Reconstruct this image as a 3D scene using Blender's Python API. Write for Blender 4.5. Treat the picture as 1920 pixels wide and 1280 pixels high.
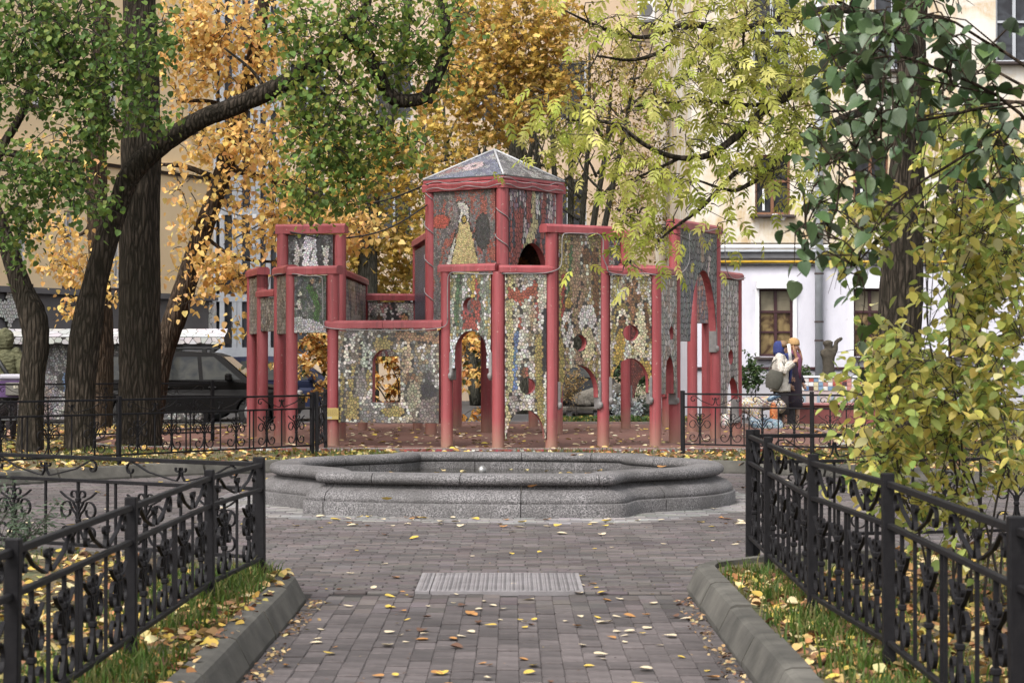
import bpy, bmesh, math, random
import numpy as np
from mathutils import Matrix, Vector, Euler
from mathutils.geometry import tessellate_polygon
R = math.radians
for o in list(bpy.data.objects): bpy.data.objects.remove(o)
SC = bpy.context.scene
COL = SC.collection
random.seed(7); np.random.seed(7)
# ---------------------------------------------------------------- camera, sky, sun, exposure
F, E, H, CX = 3733.0, 1.45, 665.0, 960.0      # focal length in photo pixels, eye height, horizon row, centre column
cd = bpy.data.cameras.new('camera'); cam = bpy.data.objects.new('camera', cd); COL.objects.link(cam)
cd.sensor_width = 36; cd.lens = F * 36 / 1920; cd.clip_start = 0.1; cd.clip_end = 600
cam.location = (0, 0, E); cam.rotation_euler = (R(90) + math.atan((H - 640) / F), 0, 0)
cd.dof.use_dof = True; cd.dof.focus_distance = 28; cd.dof.aperture_fstop = 9
SC.camera = cam
world = bpy.data.worlds.new('World'); SC.world = world; world.use_nodes = True
wt = world.node_tree; wt.nodes.clear()
SUN_EL, SUN_AZ = 52, 215
sky = wt.nodes.new('ShaderNodeTexSky'); sky.sky_type = 'NISHITA'; sky.sun_disc = False
sky.sun_elevation = R(SUN_EL); sky.sun_rotation = R(SUN_AZ); sky.dust_density = 4; sky.air_density = 1.0
hs = wt.nodes.new('ShaderNodeHueSaturation'); hs.inputs['Saturation'].default_value = 0.16
bg = wt.nodes.new('ShaderNodeBackground'); bg.inputs['Strength'].default_value = 0.15
wo = wt.nodes.new('ShaderNodeOutputWorld')
wt.links.new(sky.outputs[0], hs.inputs['Color']); wt.links.new(hs.outputs[0], bg.inputs['Color']); wt.links.new(bg.outputs[0], wo.inputs['Surface'])
sl = bpy.data.lights.new('sun', 'SUN'); sl.energy = 1.05; sl.angle = R(22); sl.color = (1.0, 0.95, 0.9)
so = bpy.data.objects.new('sun', sl); COL.objects.link(so)
so.rotation_euler = (R(90 - SUN_EL), 0, R(180 - SUN_AZ) + R(180) * 0)
sd = Vector((math.sin(R(SUN_AZ)) * math.cos(R(SUN_EL)), math.cos(R(SUN_AZ)) * math.cos(R(SUN_EL)), math.sin(R(SUN_EL))))
so.rotation_euler = sd.to_track_quat('Z', 'Y').to_euler()
SC.view_settings.view_transform = 'Standard'; SC.view_settings.look = 'None'; SC.view_settings.gamma = 1
SC.view_settings.exposure = 1.3
SC.render.engine = 'CYCLES'
SC.cycles.max_bounces = 6; SC.cycles.transparent_max_bounces = 6; SC.cycles.caustics_reflective = False; SC.cycles.caustics_refractive = False
SC.cycles.use_denoising = True

# ---------------------------------------------------------------- pixel to place
def G(px, py, z=0.0):                          # a photo pixel that shows ground of height z
    d = F * (E - z) / (py - H); return Vector(((px - CX) * d / F, d, z))
def D(px, py, d):                              # a photo pixel at a known distance
    return Vector(((px - CX) * d / F, d, E + (H - py) * d / F))
def Z(py, d): return E + (H - py) * d / F

# ---------------------------------------------------------------- materials
MATS = {}
def nodes(name):
    m = bpy.data.materials.new(name); m.use_nodes = True; nt = m.node_tree
    b = nt.nodes['Principled BSDF']; MATS[name] = m; return m, nt, b
def N(nt, t, **k):
    n = nt.nodes.new(t)
    for a, v in k.items():
        if hasattr(n, a): setattr(n, a, v)
        else: n.inputs[a].default_value = v
    return n
def L(nt, a, b): nt.links.new(a, b)
def coords(nt, scale=(1, 1, 1)):
    tc = N(nt, 'ShaderNodeTexCoord'); mp = N(nt, 'ShaderNodeMapping'); mp.inputs['Scale'].default_value = scale
    L(nt, tc.outputs['Object'], mp.inputs['Vector']); return mp.outputs['Vector']
def ramp(nt, fac, stops):
    r = N(nt, 'ShaderNodeValToRGB'); e = r.color_ramp.elements
    while len(e) < len(stops): e.new(0.5)
    for i, (p, c) in enumerate(stops): e[i].position = p; e[i].color = (*c, 1) if len(c) == 3 else c
    L(nt, fac, r.inputs['Fac']); return r.outputs['Color']
def mixc(nt, fac, a, b, mode='MIX'):
    m = N(nt, 'ShaderNodeMix', data_type='RGBA', blend_type=mode)
    for s, v in ((0, fac), (6, a), (7, b)):
        if isinstance(v, (int, float)): m.inputs[s].default_value = v
        elif isinstance(v, tuple): m.inputs[s].default_value = (*v, 1)
        else: L(nt, v, m.inputs[s])
    return m.outputs[2]
def bump(nt, b, h, strength=0.4, dist=0.01):
    n = N(nt, 'ShaderNodeBump'); n.inputs['Strength'].default_value = strength; n.inputs['Distance'].default_value = dist
    L(nt, h, n.inputs['Height']); L(nt, n.outputs[0], b.inputs['Normal'])
def mat(name, c1, c2=None, rough=0.7, scale=6, stretch=(1, 1, 1), bs=0.3, bd=0.01, metal=0, detail=6, spec=0.4, rnd=0.0, bscale=None):
    if name in MATS: return MATS[name]
    m, nt, b = nodes(name); v = coords(nt, stretch)
    n = N(nt, 'ShaderNodeTexNoise', Scale=scale, Detail=detail, Roughness=0.6); L(nt, v, n.inputs['Vector'])
    c2 = c2 or tuple(x * 0.7 for x in c1)
    c = ramp(nt, n.outputs['Fac'], [(0.32, c1), (0.68, c2)])
    if rnd:
        oi = N(nt, 'ShaderNodeObjectInfo'); mr = N(nt, 'ShaderNodeMapRange'); L(nt, oi.outputs['Random'], mr.inputs[0])
        mr.inputs[3].default_value = 1 - rnd; mr.inputs[4].default_value = 1 + rnd
        vm = N(nt, 'ShaderNodeVectorMath', operation='SCALE'); L(nt, c, vm.inputs[0]); L(nt, mr.outputs[0], vm.inputs['Scale']); c = vm.outputs[0]
    L(nt, c, b.inputs['Base Color']); b.inputs['Roughness'].default_value = rough; b.inputs['Metallic'].default_value = metal
    b.inputs['Specular IOR Level'].default_value = spec
    if bs:
        n2 = N(nt, 'ShaderNodeTexNoise', Scale=bscale or scale * 4, Detail=4); L(nt, v, n2.inputs['Vector']); bump(nt, b, n2.outputs['Fac'], bs, bd)
    return m
def mat_attr(name, rough=0.6, trans=0.0, spec=0.3, noise=0.0, nscale=60, bs=0.0):
    if name in MATS: return MATS[name]
    m, nt, b = nodes(name); a = N(nt, 'ShaderNodeAttribute', attribute_name='Col'); c = a.outputs['Color']
    if noise:
        n = N(nt, 'ShaderNodeTexNoise', Scale=nscale, Detail=4); L(nt, coords(nt), n.inputs['Vector'])
        mr = N(nt, 'ShaderNodeMapRange'); L(nt, n.outputs['Fac'], mr.inputs[0]); mr.inputs[3].default_value = 1 - noise; mr.inputs[4].default_value = 1 + noise
        vm = N(nt, 'ShaderNodeVectorMath', operation='SCALE'); L(nt, c, vm.inputs[0]); L(nt, mr.outputs[0], vm.inputs['Scale']); c = vm.outputs[0]
        if bs: bump(nt, b, n.outputs['Fac'], bs, 0.004)
    L(nt, c, b.inputs['Base Color']); b.inputs['Roughness'].default_value = rough; b.inputs['Specular IOR Level'].default_value = spec
    if trans:
        t = N(nt, 'ShaderNodeBsdfTranslucent'); L(nt, c, t.inputs['Color']); mx = N(nt, 'ShaderNodeMixShader'); mx.inputs[0].default_value = trans
        L(nt, b.outputs[0], mx.inputs[1]); L(nt, t.outputs[0], mx.inputs[2]); L(nt, mx.outputs[0], nt.nodes['Material Output'].inputs['Surface'])
    return m
def mat_bark(name, c1, c2, s=1.0):
    if name in MATS: return MATS[name]
    m, nt, b = nodes(name); v = coords(nt, (14 * s, 14 * s, 2.2 * s))
    n0 = N(nt, 'ShaderNodeTexNoise', Scale=1.0, Detail=8, Roughness=0.7, Distortion=0.8); L(nt, v, n0.inputs['Vector'])
    vo = N(nt, 'ShaderNodeTexVoronoi', feature='DISTANCE_TO_EDGE', Scale=1.3); L(nt, mixc(nt, 0.25, v, n0.outputs['Color'], 'ADD'), vo.inputs['Vector'])
    big = N(nt, 'ShaderNodeTexNoise', Scale=1.2, Detail=3); L(nt, coords(nt), big.inputs['Vector'])
    h = N(nt, 'ShaderNodeMath', operation='MULTIPLY_ADD'); L(nt, vo.outputs['Distance'], h.inputs[0]); h.inputs[1].default_value = 2.2; L(nt, n0.outputs['Fac'], h.inputs[2])
    c = ramp(nt, h.outputs[0], [(0.5, tuple(x * 0.3 for x in c1)), (0.72, c1), (1.0, c2)])
    c = mixc(nt, big.outputs['Fac'], c, tuple(x * 0.8 for x in (c1[0], c1[1] * 1.12, c1[2])))
    L(nt, c, b.inputs['Base Color']); b.inputs['Roughness'].default_value = 0.95; b.inputs['Specular IOR Level'].default_value = 0.15
    bump(nt, b, h.outputs[0], 1.0, 0.045); return m

# ---------------------------------------------------------------- object helpers
def world_of(p):
    if p is None: return Matrix.Identity(4)
    return p.matrix_basis.copy() if p.parent is None else world_of(p.parent) @ p.matrix_parent_inverse @ p.matrix_basis
def par(o, p):
    if p is not None: o.parent = p; o.matrix_parent_inverse = world_of(p).inverted()
    return o
def tag(o, label=None, cat=None, group=None, kind=None):
    if label: o['label'] = label
    if cat: o['category'] = cat
    if group: o['group'] = group
    if kind: o['kind'] = kind
    return o
def thing(name, label, cat, loc=(0, 0, 0), group=None):
    o = bpy.data.objects.new(name, None); COL.objects.link(o); o.location = loc; o.empty_display_size = 0.1
    return tag(o, label, cat, group)
def mesh(name, verts, faces, mats, smooth=False, mi=None, cols=None):
    me = bpy.data.meshes.new(name); me.from_pydata([tuple(v) for v in verts], [], faces)
    for m in (mats if isinstance(mats, (list, tuple)) else [mats]): me.materials.append(m)
    if mi is not None: me.polygons.foreach_set('material_index', np.array(mi, dtype=np.int32))
    if smooth: me.polygons.foreach_set('use_smooth', np.ones(len(me.polygons), dtype=bool))
    if cols is not None:                       # one colour per face
        a = me.color_attributes.new('Col', 'FLOAT_COLOR', 'CORNER'); tot = np.zeros(len(me.polygons), dtype=np.int32); me.polygons.foreach_get('loop_total', tot)
        c = np.ones((len(cols), 4), dtype=np.float32); c[:, :3] = np.array(cols)[:, :3]; a.data.foreach_set('color', np.repeat(c, tot, axis=0).ravel())
    me.update(); return me
def put(name, me, parent=None, mw=None):
    o = bpy.data.objects.new(name, me); COL.objects.link(o)
    if mw is not None: o.matrix_basis = mw
    return par(o, parent)
class MB:                                      # collects shapes for ONE mesh
    def __init__(s): s.v = []; s.f = []; s.mi = []; s.c = []
    def add(s, vf, mi=0, col=None):
        v, f = vf; n = len(s.v); s.v += [Vector(x) for x in v]; s.f += [tuple(i + n for i in q) for q in f]; s.mi += [mi] * len(f); s.c += [col or (0.5, 0.5, 0.5)] * len(f); return s
    def me(s, name, mats, smooth=False, cols=False): return mesh(name, s.v, s.f, mats, smooth, s.mi, s.c if cols else None)
    def obj(s, name, mats, parent=None, smooth=False, mw=None, cols=False): return put(name, s.me(name, mats, smooth, cols), parent, mw)
def box(c, s, rz=0.0, bev=0.0):
    hx, hy, hz = s[0] / 2, s[1] / 2, s[2] / 2; cz, sz = math.cos(rz), math.sin(rz)
    if bev > 0:                                # chamfered in plan and at the top and bottom edge
        b = bev; ring = [(-hx + b, -hy), (hx - b, -hy), (hx, -hy + b), (hx, hy - b), (hx - b, hy), (-hx + b, hy), (-hx, hy - b), (-hx, -hy + b)]
        ins = [(x - math.copysign(min(b, abs(x)), x) * (1 if abs(abs(x) - hx) < 1e-9 else 0.4), y - math.copysign(min(b, abs(y)), y) * (1 if abs(abs(y) - hy) < 1e-9 else 0.4)) for x, y in ring]
        P = [(x, y, -hz) for x, y in ins] + [(x, y, -hz + b) for x, y in ring] + [(x, y, hz - b) for x, y in ring] + [(x, y, hz) for x, y in ins]
        f = [tuple(range(7, -1, -1)), tuple(range(24, 32))] + [(k * 8 + i, k * 8 + (i + 1) % 8, k * 8 + 8 + (i + 1) % 8, k * 8 + 8 + i) for k in range(3) for i in range(8)]
    else:
        P = [(x, y, z) for z in (-hz, hz) for x, y in ((-hx, -hy), (hx, -hy), (hx, hy), (-hx, hy))]
        f = [(3, 2, 1, 0), (4, 5, 6, 7), (0, 1, 5, 4), (1, 2, 6, 5), (2, 3, 7, 6), (3, 0, 4, 7)]
    return [(c[0] + x * cz - y * sz, c[1] + x * sz + y * cz, c[2] + z) for x, y, z in P], f
def tube(pts, rad, n=8, sq=1.0, jit=0.0, cap=True, up=None, ridge=0.0, seed=0):
    pts = [Vector(p) for p in pts]; m = len(pts); rad = [rad] * m if isinstance(rad, (int, float)) else list(rad)
    rng = random.Random(seed); t0 = (pts[1] - pts[0]).normalized(); ref = Vector(up) if up else (Vector((1, 0, 0)) if abs(t0.x) < 0.8 else Vector((0, 1, 0)))
    v = []; rg = [rng.uniform(-1, 1) for _ in range(n)]
    for i, p in enumerate(pts):
        t = (pts[min(i + 1, m - 1)] - pts[max(i - 1, 0)]).normalized(); a = (ref - t * ref.dot(t)).normalized(); b = t.cross(a); ref = a
        for k in range(n):
            w = 2 * math.pi * k / n; r = rad[i] * (1 + rng.uniform(-jit, jit) + ridge * rg[k]); v.append(p + a * math.cos(w) * r + b * math.sin(w) * r * sq)
    f = [(i * n + k, i * n + (k + 1) % n, (i + 1) * n + (k + 1) % n, (i + 1) * n + k) for i in range(m - 1) for k in range(n)]
    if cap: f += [tuple(range(n - 1, -1, -1)), tuple(range((m - 1) * n, m * n))]
    return v, f
def ribbon(pts, w, t):                         # flat bar of width w (along Y) and thickness t following pts in the XZ plane
    v = []; m = len(pts)
    for i, (x, z) in enumerate(pts):
        x0, z0 = pts[max(i - 1, 0)]; x1, z1 = pts[min(i + 1, m - 1)]; l = math.hypot(x1 - x0, z1 - z0) or 1; nx, nz = -(z1 - z0) / l * t / 2, (x1 - x0) / l * t / 2
        v += [(x + nx, -w / 2, z + nz), (x + nx, w / 2, z + nz), (x - nx, w / 2, z - nz), (x - nx, -w / 2, z - nz)]
    f = [(i * 4 + k, i * 4 + (k + 1) % 4, i * 4 + 4 + (k + 1) % 4, i * 4 + 4 + k) for i in range(m - 1) for k in range(4)] + [(3, 2, 1, 0), tuple(range(m * 4 - 4, m * 4))]
    return v, f
def loft(rings, n=16, cap=True):               # rings: (centre, rx, ry[, rot])
    v = []
    for r in rings:
        c, rx, ry = r[:3]; ro = r[3] if len(r) > 3 else 0
        for k in range(n):
            w = 2 * math.pi * k / n; x, y = rx * math.cos(w), ry * math.sin(w); v.append((c[0] + x * math.cos(ro) - y * math.sin(ro), c[1] + x * math.sin(ro) + y * math.cos(ro), c[2]))
    m = len(rings); f = [(i * n + k, i * n + (k + 1) % n, (i + 1) * n + (k + 1) % n, (i + 1) * n + k) for i in range(m - 1) for k in range(n)]
    if cap: f += [tuple(range(n - 1, -1, -1)), tuple(range((m - 1) * n, m * n))]
    return v, f
def prism(poly, z0, z1, holes=()):             # flat polygon with thickness; poly counter-clockwise in XY
    loops = [list(poly)] + [list(h) for h in holes]; flat = [p for l in loops for p in l]; n = len(flat)
    tri = tessellate_polygon([[Vector((x, y, 0)) for x, y in l] for l in loops])
    v = [(x, y, z1) for x, y in flat] + [(x, y, z0) for x, y in flat]; f = []
    for t in tri:
        a, b, c = (Vector(flat[i]) for i in t); s = (b - a).cross(c - a)
        t = t if s > 0 else t[::-1]; f.append(tuple(t)); f.append(tuple(i + n for i in t[::-1]))
    ntri = len(f); k = 0
    for l in loops:
        m = len(l)
        for i in range(m): j = (i + 1) % m; f.append((k + i, k + i + n, k + j + n, k + j))
        k += m
    return v, f, ntri
def spline(pts, k=6):                          # Catmull-Rom through pts (tuples of any length)
    P = [np.array(p, float) for p in pts]; P = [2 * P[0] - P[1]] + P + [2 * P[-1] - P[-2]]; out = []
    for i in range(1, len(P) - 2):
        for j in range(k):
            t = j / k; out.append(0.5 * (2 * P[i] + (P[i + 1] - P[i - 1]) * t + (2 * P[i - 1] - 5 * P[i] + 4 * P[i + 1] - P[i + 2]) * t * t + (3 * P[i] - P[i - 1] - 3 * P[i + 1] + P[i + 2]) * t ** 3))
    return out + [P[-2]]
def text_obj(name, s, size, mw, m, parent, extrude=0.002):
    c = bpy.data.curves.new(name, 'FONT'); c.body = s; c.size = size; c.extrude = extrude; c.align_x = 'CENTER'; c.align_y = 'CENTER'; c.materials.append(m)
    o = bpy.data.objects.new(name, c); COL.objects.link(o); dg = bpy.context.evaluated_depsgraph_get(); dg.update()
    me = bpy.data.meshes.new_from_object(o.evaluated_get(dg)); bpy.data.objects.remove(o); return put(name, me, parent, mw)
def jcol(c, rng, j=0.2, h=0.06):
    k = 1 + rng.uniform(-j, j); return tuple(max(0, x * k * (1 + rng.uniform(-h, h))) for x in c)
# ================================================================ materials of the place
M_red = None
def make_red():
    m, nt, b = nodes('red_paint'); v = coords(nt)
    n = N(nt, 'ShaderNodeTexNoise', Scale=5.0, Detail=6, Roughness=0.65); L(nt, v, n.inputs['Vector'])
    n2 = N(nt, 'ShaderNodeTexNoise', Scale=1.6, Detail=3); L(nt, coords(nt, (3, 3, 0.5)), n2.inputs['Vector'])
    c = mixc(nt, ramp(nt, n2.outputs['Fac'], [(0.3, (0, 0, 0)), (0.7, (1, 1, 1))]), (0.215, 0.036, 0.041), (0.30, 0.075, 0.08))
    st = N(nt, 'ShaderNodeTexNoise', Scale=1.0, Detail=5, Roughness=0.6); L(nt, coords(nt, (22, 22, 0.9)), st.inputs['Vector'])   # rain streaks and grime
    c = mixc(nt, ramp(nt, st.outputs['Fac'], [(0.52, (0, 0, 0)), (0.68, (0.55, 0.55, 0.55))]), c, (0.10, 0.035, 0.035))
    ch = N(nt, 'ShaderNodeTexNoise', Scale=24.0, Detail=3); L(nt, v, ch.inputs['Vector']); c = mixc(nt, ramp(nt, ch.outputs['Fac'], [(0.68, (0, 0, 0)), (0.71, (0.8, 0.8, 0.8))]), c, (0.33, 0.20, 0.17))
    c = mixc(nt, ramp(nt, n.outputs['Fac'], [(0.45, (0, 0, 0)), (0.75, (0.35, 0.35, 0.35))]), c, (0.22, 0.05, 0.05))
    sx = N(nt, 'ShaderNodeSeparateXYZ'); L(nt, v, sx.inputs[0])          # mud splashed on the feet of the columns
    ad = N(nt, 'ShaderNodeMath', operation='MULTIPLY_ADD'); L(nt, n.outputs['Fac'], ad.inputs[0]); ad.inputs[1].default_value = -0.30; L(nt, sx.outputs[2], ad.inputs[2])
    mr = N(nt, 'ShaderNodeMapRange'); L(nt, ad.outputs[0], mr.inputs[0]); mr.inputs[1].default_value = -0.02; mr.inputs[2].default_value = 0.42; mr.inputs[3].default_value = 0.85; mr.inputs[4].default_value = 0
    c = mixc(nt, mr.outputs[0], c, (0.24, 0.15, 0.105))
    L(nt, c, b.inputs['Base Color']); b.inputs['Roughness'].default_value = 0.5; b.inputs['Specular IOR Level'].default_value = 0.4
    bump(nt, b, n.outputs['Fac'], 0.15, 0.01); return m
M_red = make_red()
M_iron = mat('black_iron', (0.006, 0.0055, 0.0065), (0.012, 0.011, 0.012), rough=0.6, scale=30, bs=0.25, bd=0.003, spec=0.14)
M_kerb = mat('concrete_kerb', (0.098, 0.091, 0.078), (0.046, 0.043, 0.036), rough=0.92, scale=3.5, bs=0.5, bd=0.004, bscale=60, rnd=0.12)
M_brick = mat('paving_brick', (0.094, 0.079, 0.077), (0.058, 0.048, 0.047), rough=0.8, scale=9, bs=0.5, bd=0.003, bscale=90, rnd=0.36)
M_brickv = mat_attr('paving_brick_varied', 0.8, 0, 0.35, 0.25, 14, 0.4)
def stain(m, lo=0.62, hi=1.18, sc=0.8):        # damp and dirty patches that run across the paving
    nt = m.node_tree; b = nt.nodes['Principled BSDF']; lk = b.inputs['Base Color'].links[0]; src = lk.from_socket; ge = N(nt, 'ShaderNodeNewGeometry'); n = N(nt, 'ShaderNodeTexNoise', Scale=sc, Detail=7, Roughness=0.65); L(nt, ge.outputs['Position'], n.inputs['Vector'])
    mr = N(nt, 'ShaderNodeMapRange'); L(nt, n.outputs['Fac'], mr.inputs[0]); mr.inputs[1].default_value = .3; mr.inputs[2].default_value = .7; mr.inputs[3].default_value = lo; mr.inputs[4].default_value = hi
    vm = N(nt, 'ShaderNodeVectorMath', operation='SCALE'); L(nt, src, vm.inputs[0]); L(nt, mr.outputs[0], vm.inputs['Scale']); L(nt, vm.outputs[0], b.inputs['Base Color'])
stain(M_brick); stain(M_brickv); stain(M_kerb, .55, 1.25, 2.5)
M_joint = mat('sand_joint', (0.026, 0.022, 0.02), (0.016, 0.014, 0.013), rough=1, scale=40, bs=0.4)
M_asph = mat('asphalt', (0.075, 0.072, 0.072), (0.05, 0.048, 0.05), rough=0.95, scale=2, bs=0.4, bscale=120, bd=0.004)
def make_soil():
    m, nt, b = nodes('bed_soil'); v = coords(nt)
    n = N(nt, 'ShaderNodeTexNoise', Scale=1.1, Detail=5); L(nt, v, n.inputs['Vector']); n2 = N(nt, 'ShaderNodeTexNoise', Scale=22.0, Detail=6); L(nt, v, n2.inputs['Vector'])
    c = mixc(nt, ramp(nt, n.outputs['Fac'], [(0.4, (0, 0, 0)), (0.6, (1, 1, 1))]), (0.06, 0.043, 0.026), (0.05, 0.06, 0.02))
    c = mixc(nt, ramp(nt, n2.outputs['Fac'], [(0.45, (0, 0, 0)), (0.62, (0.7, 0.7, 0.7))]), c, (0.13, 0.085, 0.035))
    L(nt, c, b.inputs['Base Color']); b.inputs['Roughness'].default_value = 1; bump(nt, b, n2.outputs['Fac'], 0.8, 0.03); return m
M_soil = make_soil()
M_rubber = mat('red_grit_surface', (0.14, 0.064, 0.048), (0.105, 0.053, 0.042), rough=0.95, scale=1.5, bs=0.5, bscale=90, bd=0.006)
def make_granite():
    m, nt, b = nodes('grey_granite'); v = coords(nt)
    vo = N(nt, 'ShaderNodeTexNoise', Scale=75.0, Detail=2, Roughness=0.8); L(nt, v, vo.inputs['Vector']); big = N(nt, 'ShaderNodeTexNoise', Scale=2.2, Detail=6); L(nt, v, big.inputs['Vector'])
    c = ramp(nt, vo.outputs['Fac'], [(0.34, (0.012, 0.011, 0.011)), (0.5, (0.10, 0.094, 0.094)), (0.66, (0.25, 0.232, 0.232))])
    c = mixc(nt, ramp(nt, big.outputs['Fac'], [(0.40, (0, 0, 0)), (0.66, (0.75, 0.75, 0.75))]), c, (0.05, 0.046, 0.044))
    L(nt, c, b.inputs['Base Color']); b.inputs['Roughness'].default_value = 0.75; bump(nt, b, vo.outputs['Fac'], 0.5, 0.006); return m
M_granite = make_granite()

# ================================================================ ground, path, plaza
gr = MB().add(([(-250, -60, -0.03), (250, -60, -0.03), (250, 400, -0.03), (-250, 400, -0.03)], [(0, 1, 2, 3)])).obj('ground', M_asph); tag(gr, kind='structure')
PC, PR = Vector((-0.25, 19.0)), 6.15           # the round plaza
XL, XR, YE = -1.21, 1.07, 11.75                # path edges and where the path kerbs end
def arc(c, r, a0, a1, n): return [(c[0] + r * math.cos(R(a0 + (a1 - a0) * i / n)), c[1] + r * math.sin(R(a0 + (a1 - a0) * i / n))) for i in range(n + 1)]
edge_l = [(XL, 2.0), (XL, YE), (XL - 0.06, YE + 0.3), (XL - 0.22, YE + 0.52)]
edge_r = [(XR, 2.0), (XR, YE + .55), (XR + 0.06, YE + 0.8), (XR + 0.2, YE + 0.98)]
a_l = 360 - math.degrees(math.acos((edge_l[-1][0] - 0.5 - PC.x) / PR)); a_r = -math.degrees(math.acos((edge_r[-1][0] + 0.5 - PC.x) / PR))
ring = arc(PC, PR, a_l, a_r + 0.0, 72) if a_l > a_r else []
# boundary of the beds, walked from the near left, round the plaza at the back, to the near right
ring = arc(PC, PR, a_l, a_r, 90)
bed_edge = edge_l + ring + edge_r[::-1]
SOIL_Z = 0.12
poly = [(-40, 2.0)] + bed_edge + [(40, 2.0), (40, 38.5), (-40, 38.5)]
sp = []
for i, p in enumerate(bed_edge):               # the soil starts 16 cm behind the kerb face
    a = Vector(bed_edge[max(i - 1, 0)]); b = Vector(bed_edge[min(i + 1, len(bed_edge) - 1)]); t = (b - a).normalized(); nrm = Vector((-t.y, t.x)); sp.append(tuple(Vector(p) + nrm * 0.15))
v, f, nt_ = prism(([(-40, 2.0)] + sp + [(40, 2.0), (40, 38.5), (-40, 38.5)])[::1], -0.02, SOIL_Z)
bed = put('garden_bed', mesh('garden_bed', v, f, M_soil)); tag(bed, kind='structure')

def in_plaza(x, y): return (x - PC.x) ** 2 + (y - PC.y) ** 2 < (PR + 0.02) ** 2 or (XL - 0.02 < x < XR + 0.02 and y < YE + 1.2)
# ---- fountain outline (a quatrefoil turned 8 degrees)
FC, FROT = Vector((-0.16, 20.0)), R(8.2)
def fountain_outline():                        # shallow front and back arcs, round side lobes, a notch at each diagonal
    q = [(1.41 * i / 10, 2.28 - 0.21 * (i / 10) ** 2) for i in range(11)] + [(1.48, 2.0), (1.515, 1.88), (1.525, 1.75), (1.545, 1.62), (1.60, 1.50), (1.68, 1.415)]
    q += [(1.30 + 1.09 * math.cos(R(w)), 1.45 * math.sin(R(w))) for w in (63, 57, 51, 45, 38, 30, 22, 15, 7, 0)]
    full = [(x, -v) for x, v in q] + [(x, v) for x, v in q[-2::-1]] + [(-x, v) for x, v in q[1:]] + [(-x, -v) for x, v in q[-2:0:-1]]
    return full
FO = fountain_outline()
def f_world(p): return (FC.x + p[0] * math.cos(FROT) + p[1] * math.sin(FROT), FC.y - p[0] * math.sin(FROT) + p[1] * math.cos(FROT))
def f_local(x, y): dx, dy = x - FC.x, y - FC.y; return (dx * math.cos(FROT) - dy * math.sin(FROT), dx * math.sin(FROT) + dy * math.cos(FROT))
FA = np.array(FO); FB = np.roll(FA, -1, axis=0); FD = FB - FA; FL2 = (FD ** 2).sum(1)
def f_dist(x, y):
    if math.hypot(x - FC.x, y - FC.y) > 4.5: return 2.0
    p = np.array(f_local(x, y)); t = np.clip(((p - FA) * FD).sum(1) / FL2, 0, 1); d = math.sqrt((((FA + FD * t[:, None]) - p) ** 2).sum(1).min())
    c = (FA[:, 1] > p[1]) != (FB[:, 1] > p[1]); xs = FA[:, 0] + (p[1] - FA[:, 1]) * FD[:, 0] / np.where(c, FD[:, 1], 1); return -d if ((xs > p[0]) & c).sum() % 2 else d

path = MB().add(([(XL - 0.3, 2, -0.012), (XR + 0.3, 2, -0.012), (XR + 0.3, 13.5, -0.012), (XL - 0.3, 13.5, -0.012)], [(0, 1, 2, 3)])).obj('path', M_joint); tag(path, kind='structure')
pz = arc(PC, PR + 0.1, 0, 360, 64)[:-1]
plaza = put('plaza', mesh('plaza', [(x, y, -0.008) for x, y in pz], [tuple(range(64))], M_joint)); tag(plaza, kind='structure')
def brick_shape(lx, ly, h=0.06):
    return box((0, 0, -h / 2), (lx - (0.0022 if lx < ly else 0.007), ly - (0.026 if lx < ly else 0.013), h), 0, 0.005)
bm_path = []
for k in range(4):
    m_ = MB().add(brick_shape(0.1064, 0.2)); bm_path.append(m_.me('brick', M_brick))
rng = random.Random(3); nb = 0; rest = MB()
ncol = 22; cw = (XR - XL) / ncol; rows = []
for c in range(ncol):
    off = rng.uniform(0, 0.2)
    for r in range(60):
        y = 4.0 + off + r * 0.2; x = XL + (c + 0.5) * cw
        if y > YE + 0.32: continue
                # room for the access cover
        rows.append((x, y))
near = sorted([p for p in rows if p[1] > 8.55], key=lambda p: p[1])[:300]; ns = set(near)
for (x, y) in rows:
    z = rng.uniform(-0.005, 0.003); e = Euler((rng.uniform(-.014, .014), rng.uniform(-.012, .012), rng.uniform(-.008, .008)))
    if (x, y) in ns:
        put('brick', bm_path[nb % 4], path, Matrix.Translation((x, y, z)) @ e.to_matrix().to_4x4()); nb += 1
    else:
        vv, ff = brick_shape(0.1064, 0.2); mw = Matrix.Translation((x, y, z)) @ e.to_matrix().to_4x4(); rest.add(([mw @ Vector(q) for q in vv], ff), 0, jcol((0.075, 0.063, 0.061), rng, 0.36, 0.05))
tag(rest.obj('brick_field', M_brickv, path, cols=True), kind='stuff')
CV0, CV1 = G(778, 1112).x - .004, G(1095, 1112).x + .004
fieldm = MB(); rng = random.Random(5); y = 12.0; r = 0
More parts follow.
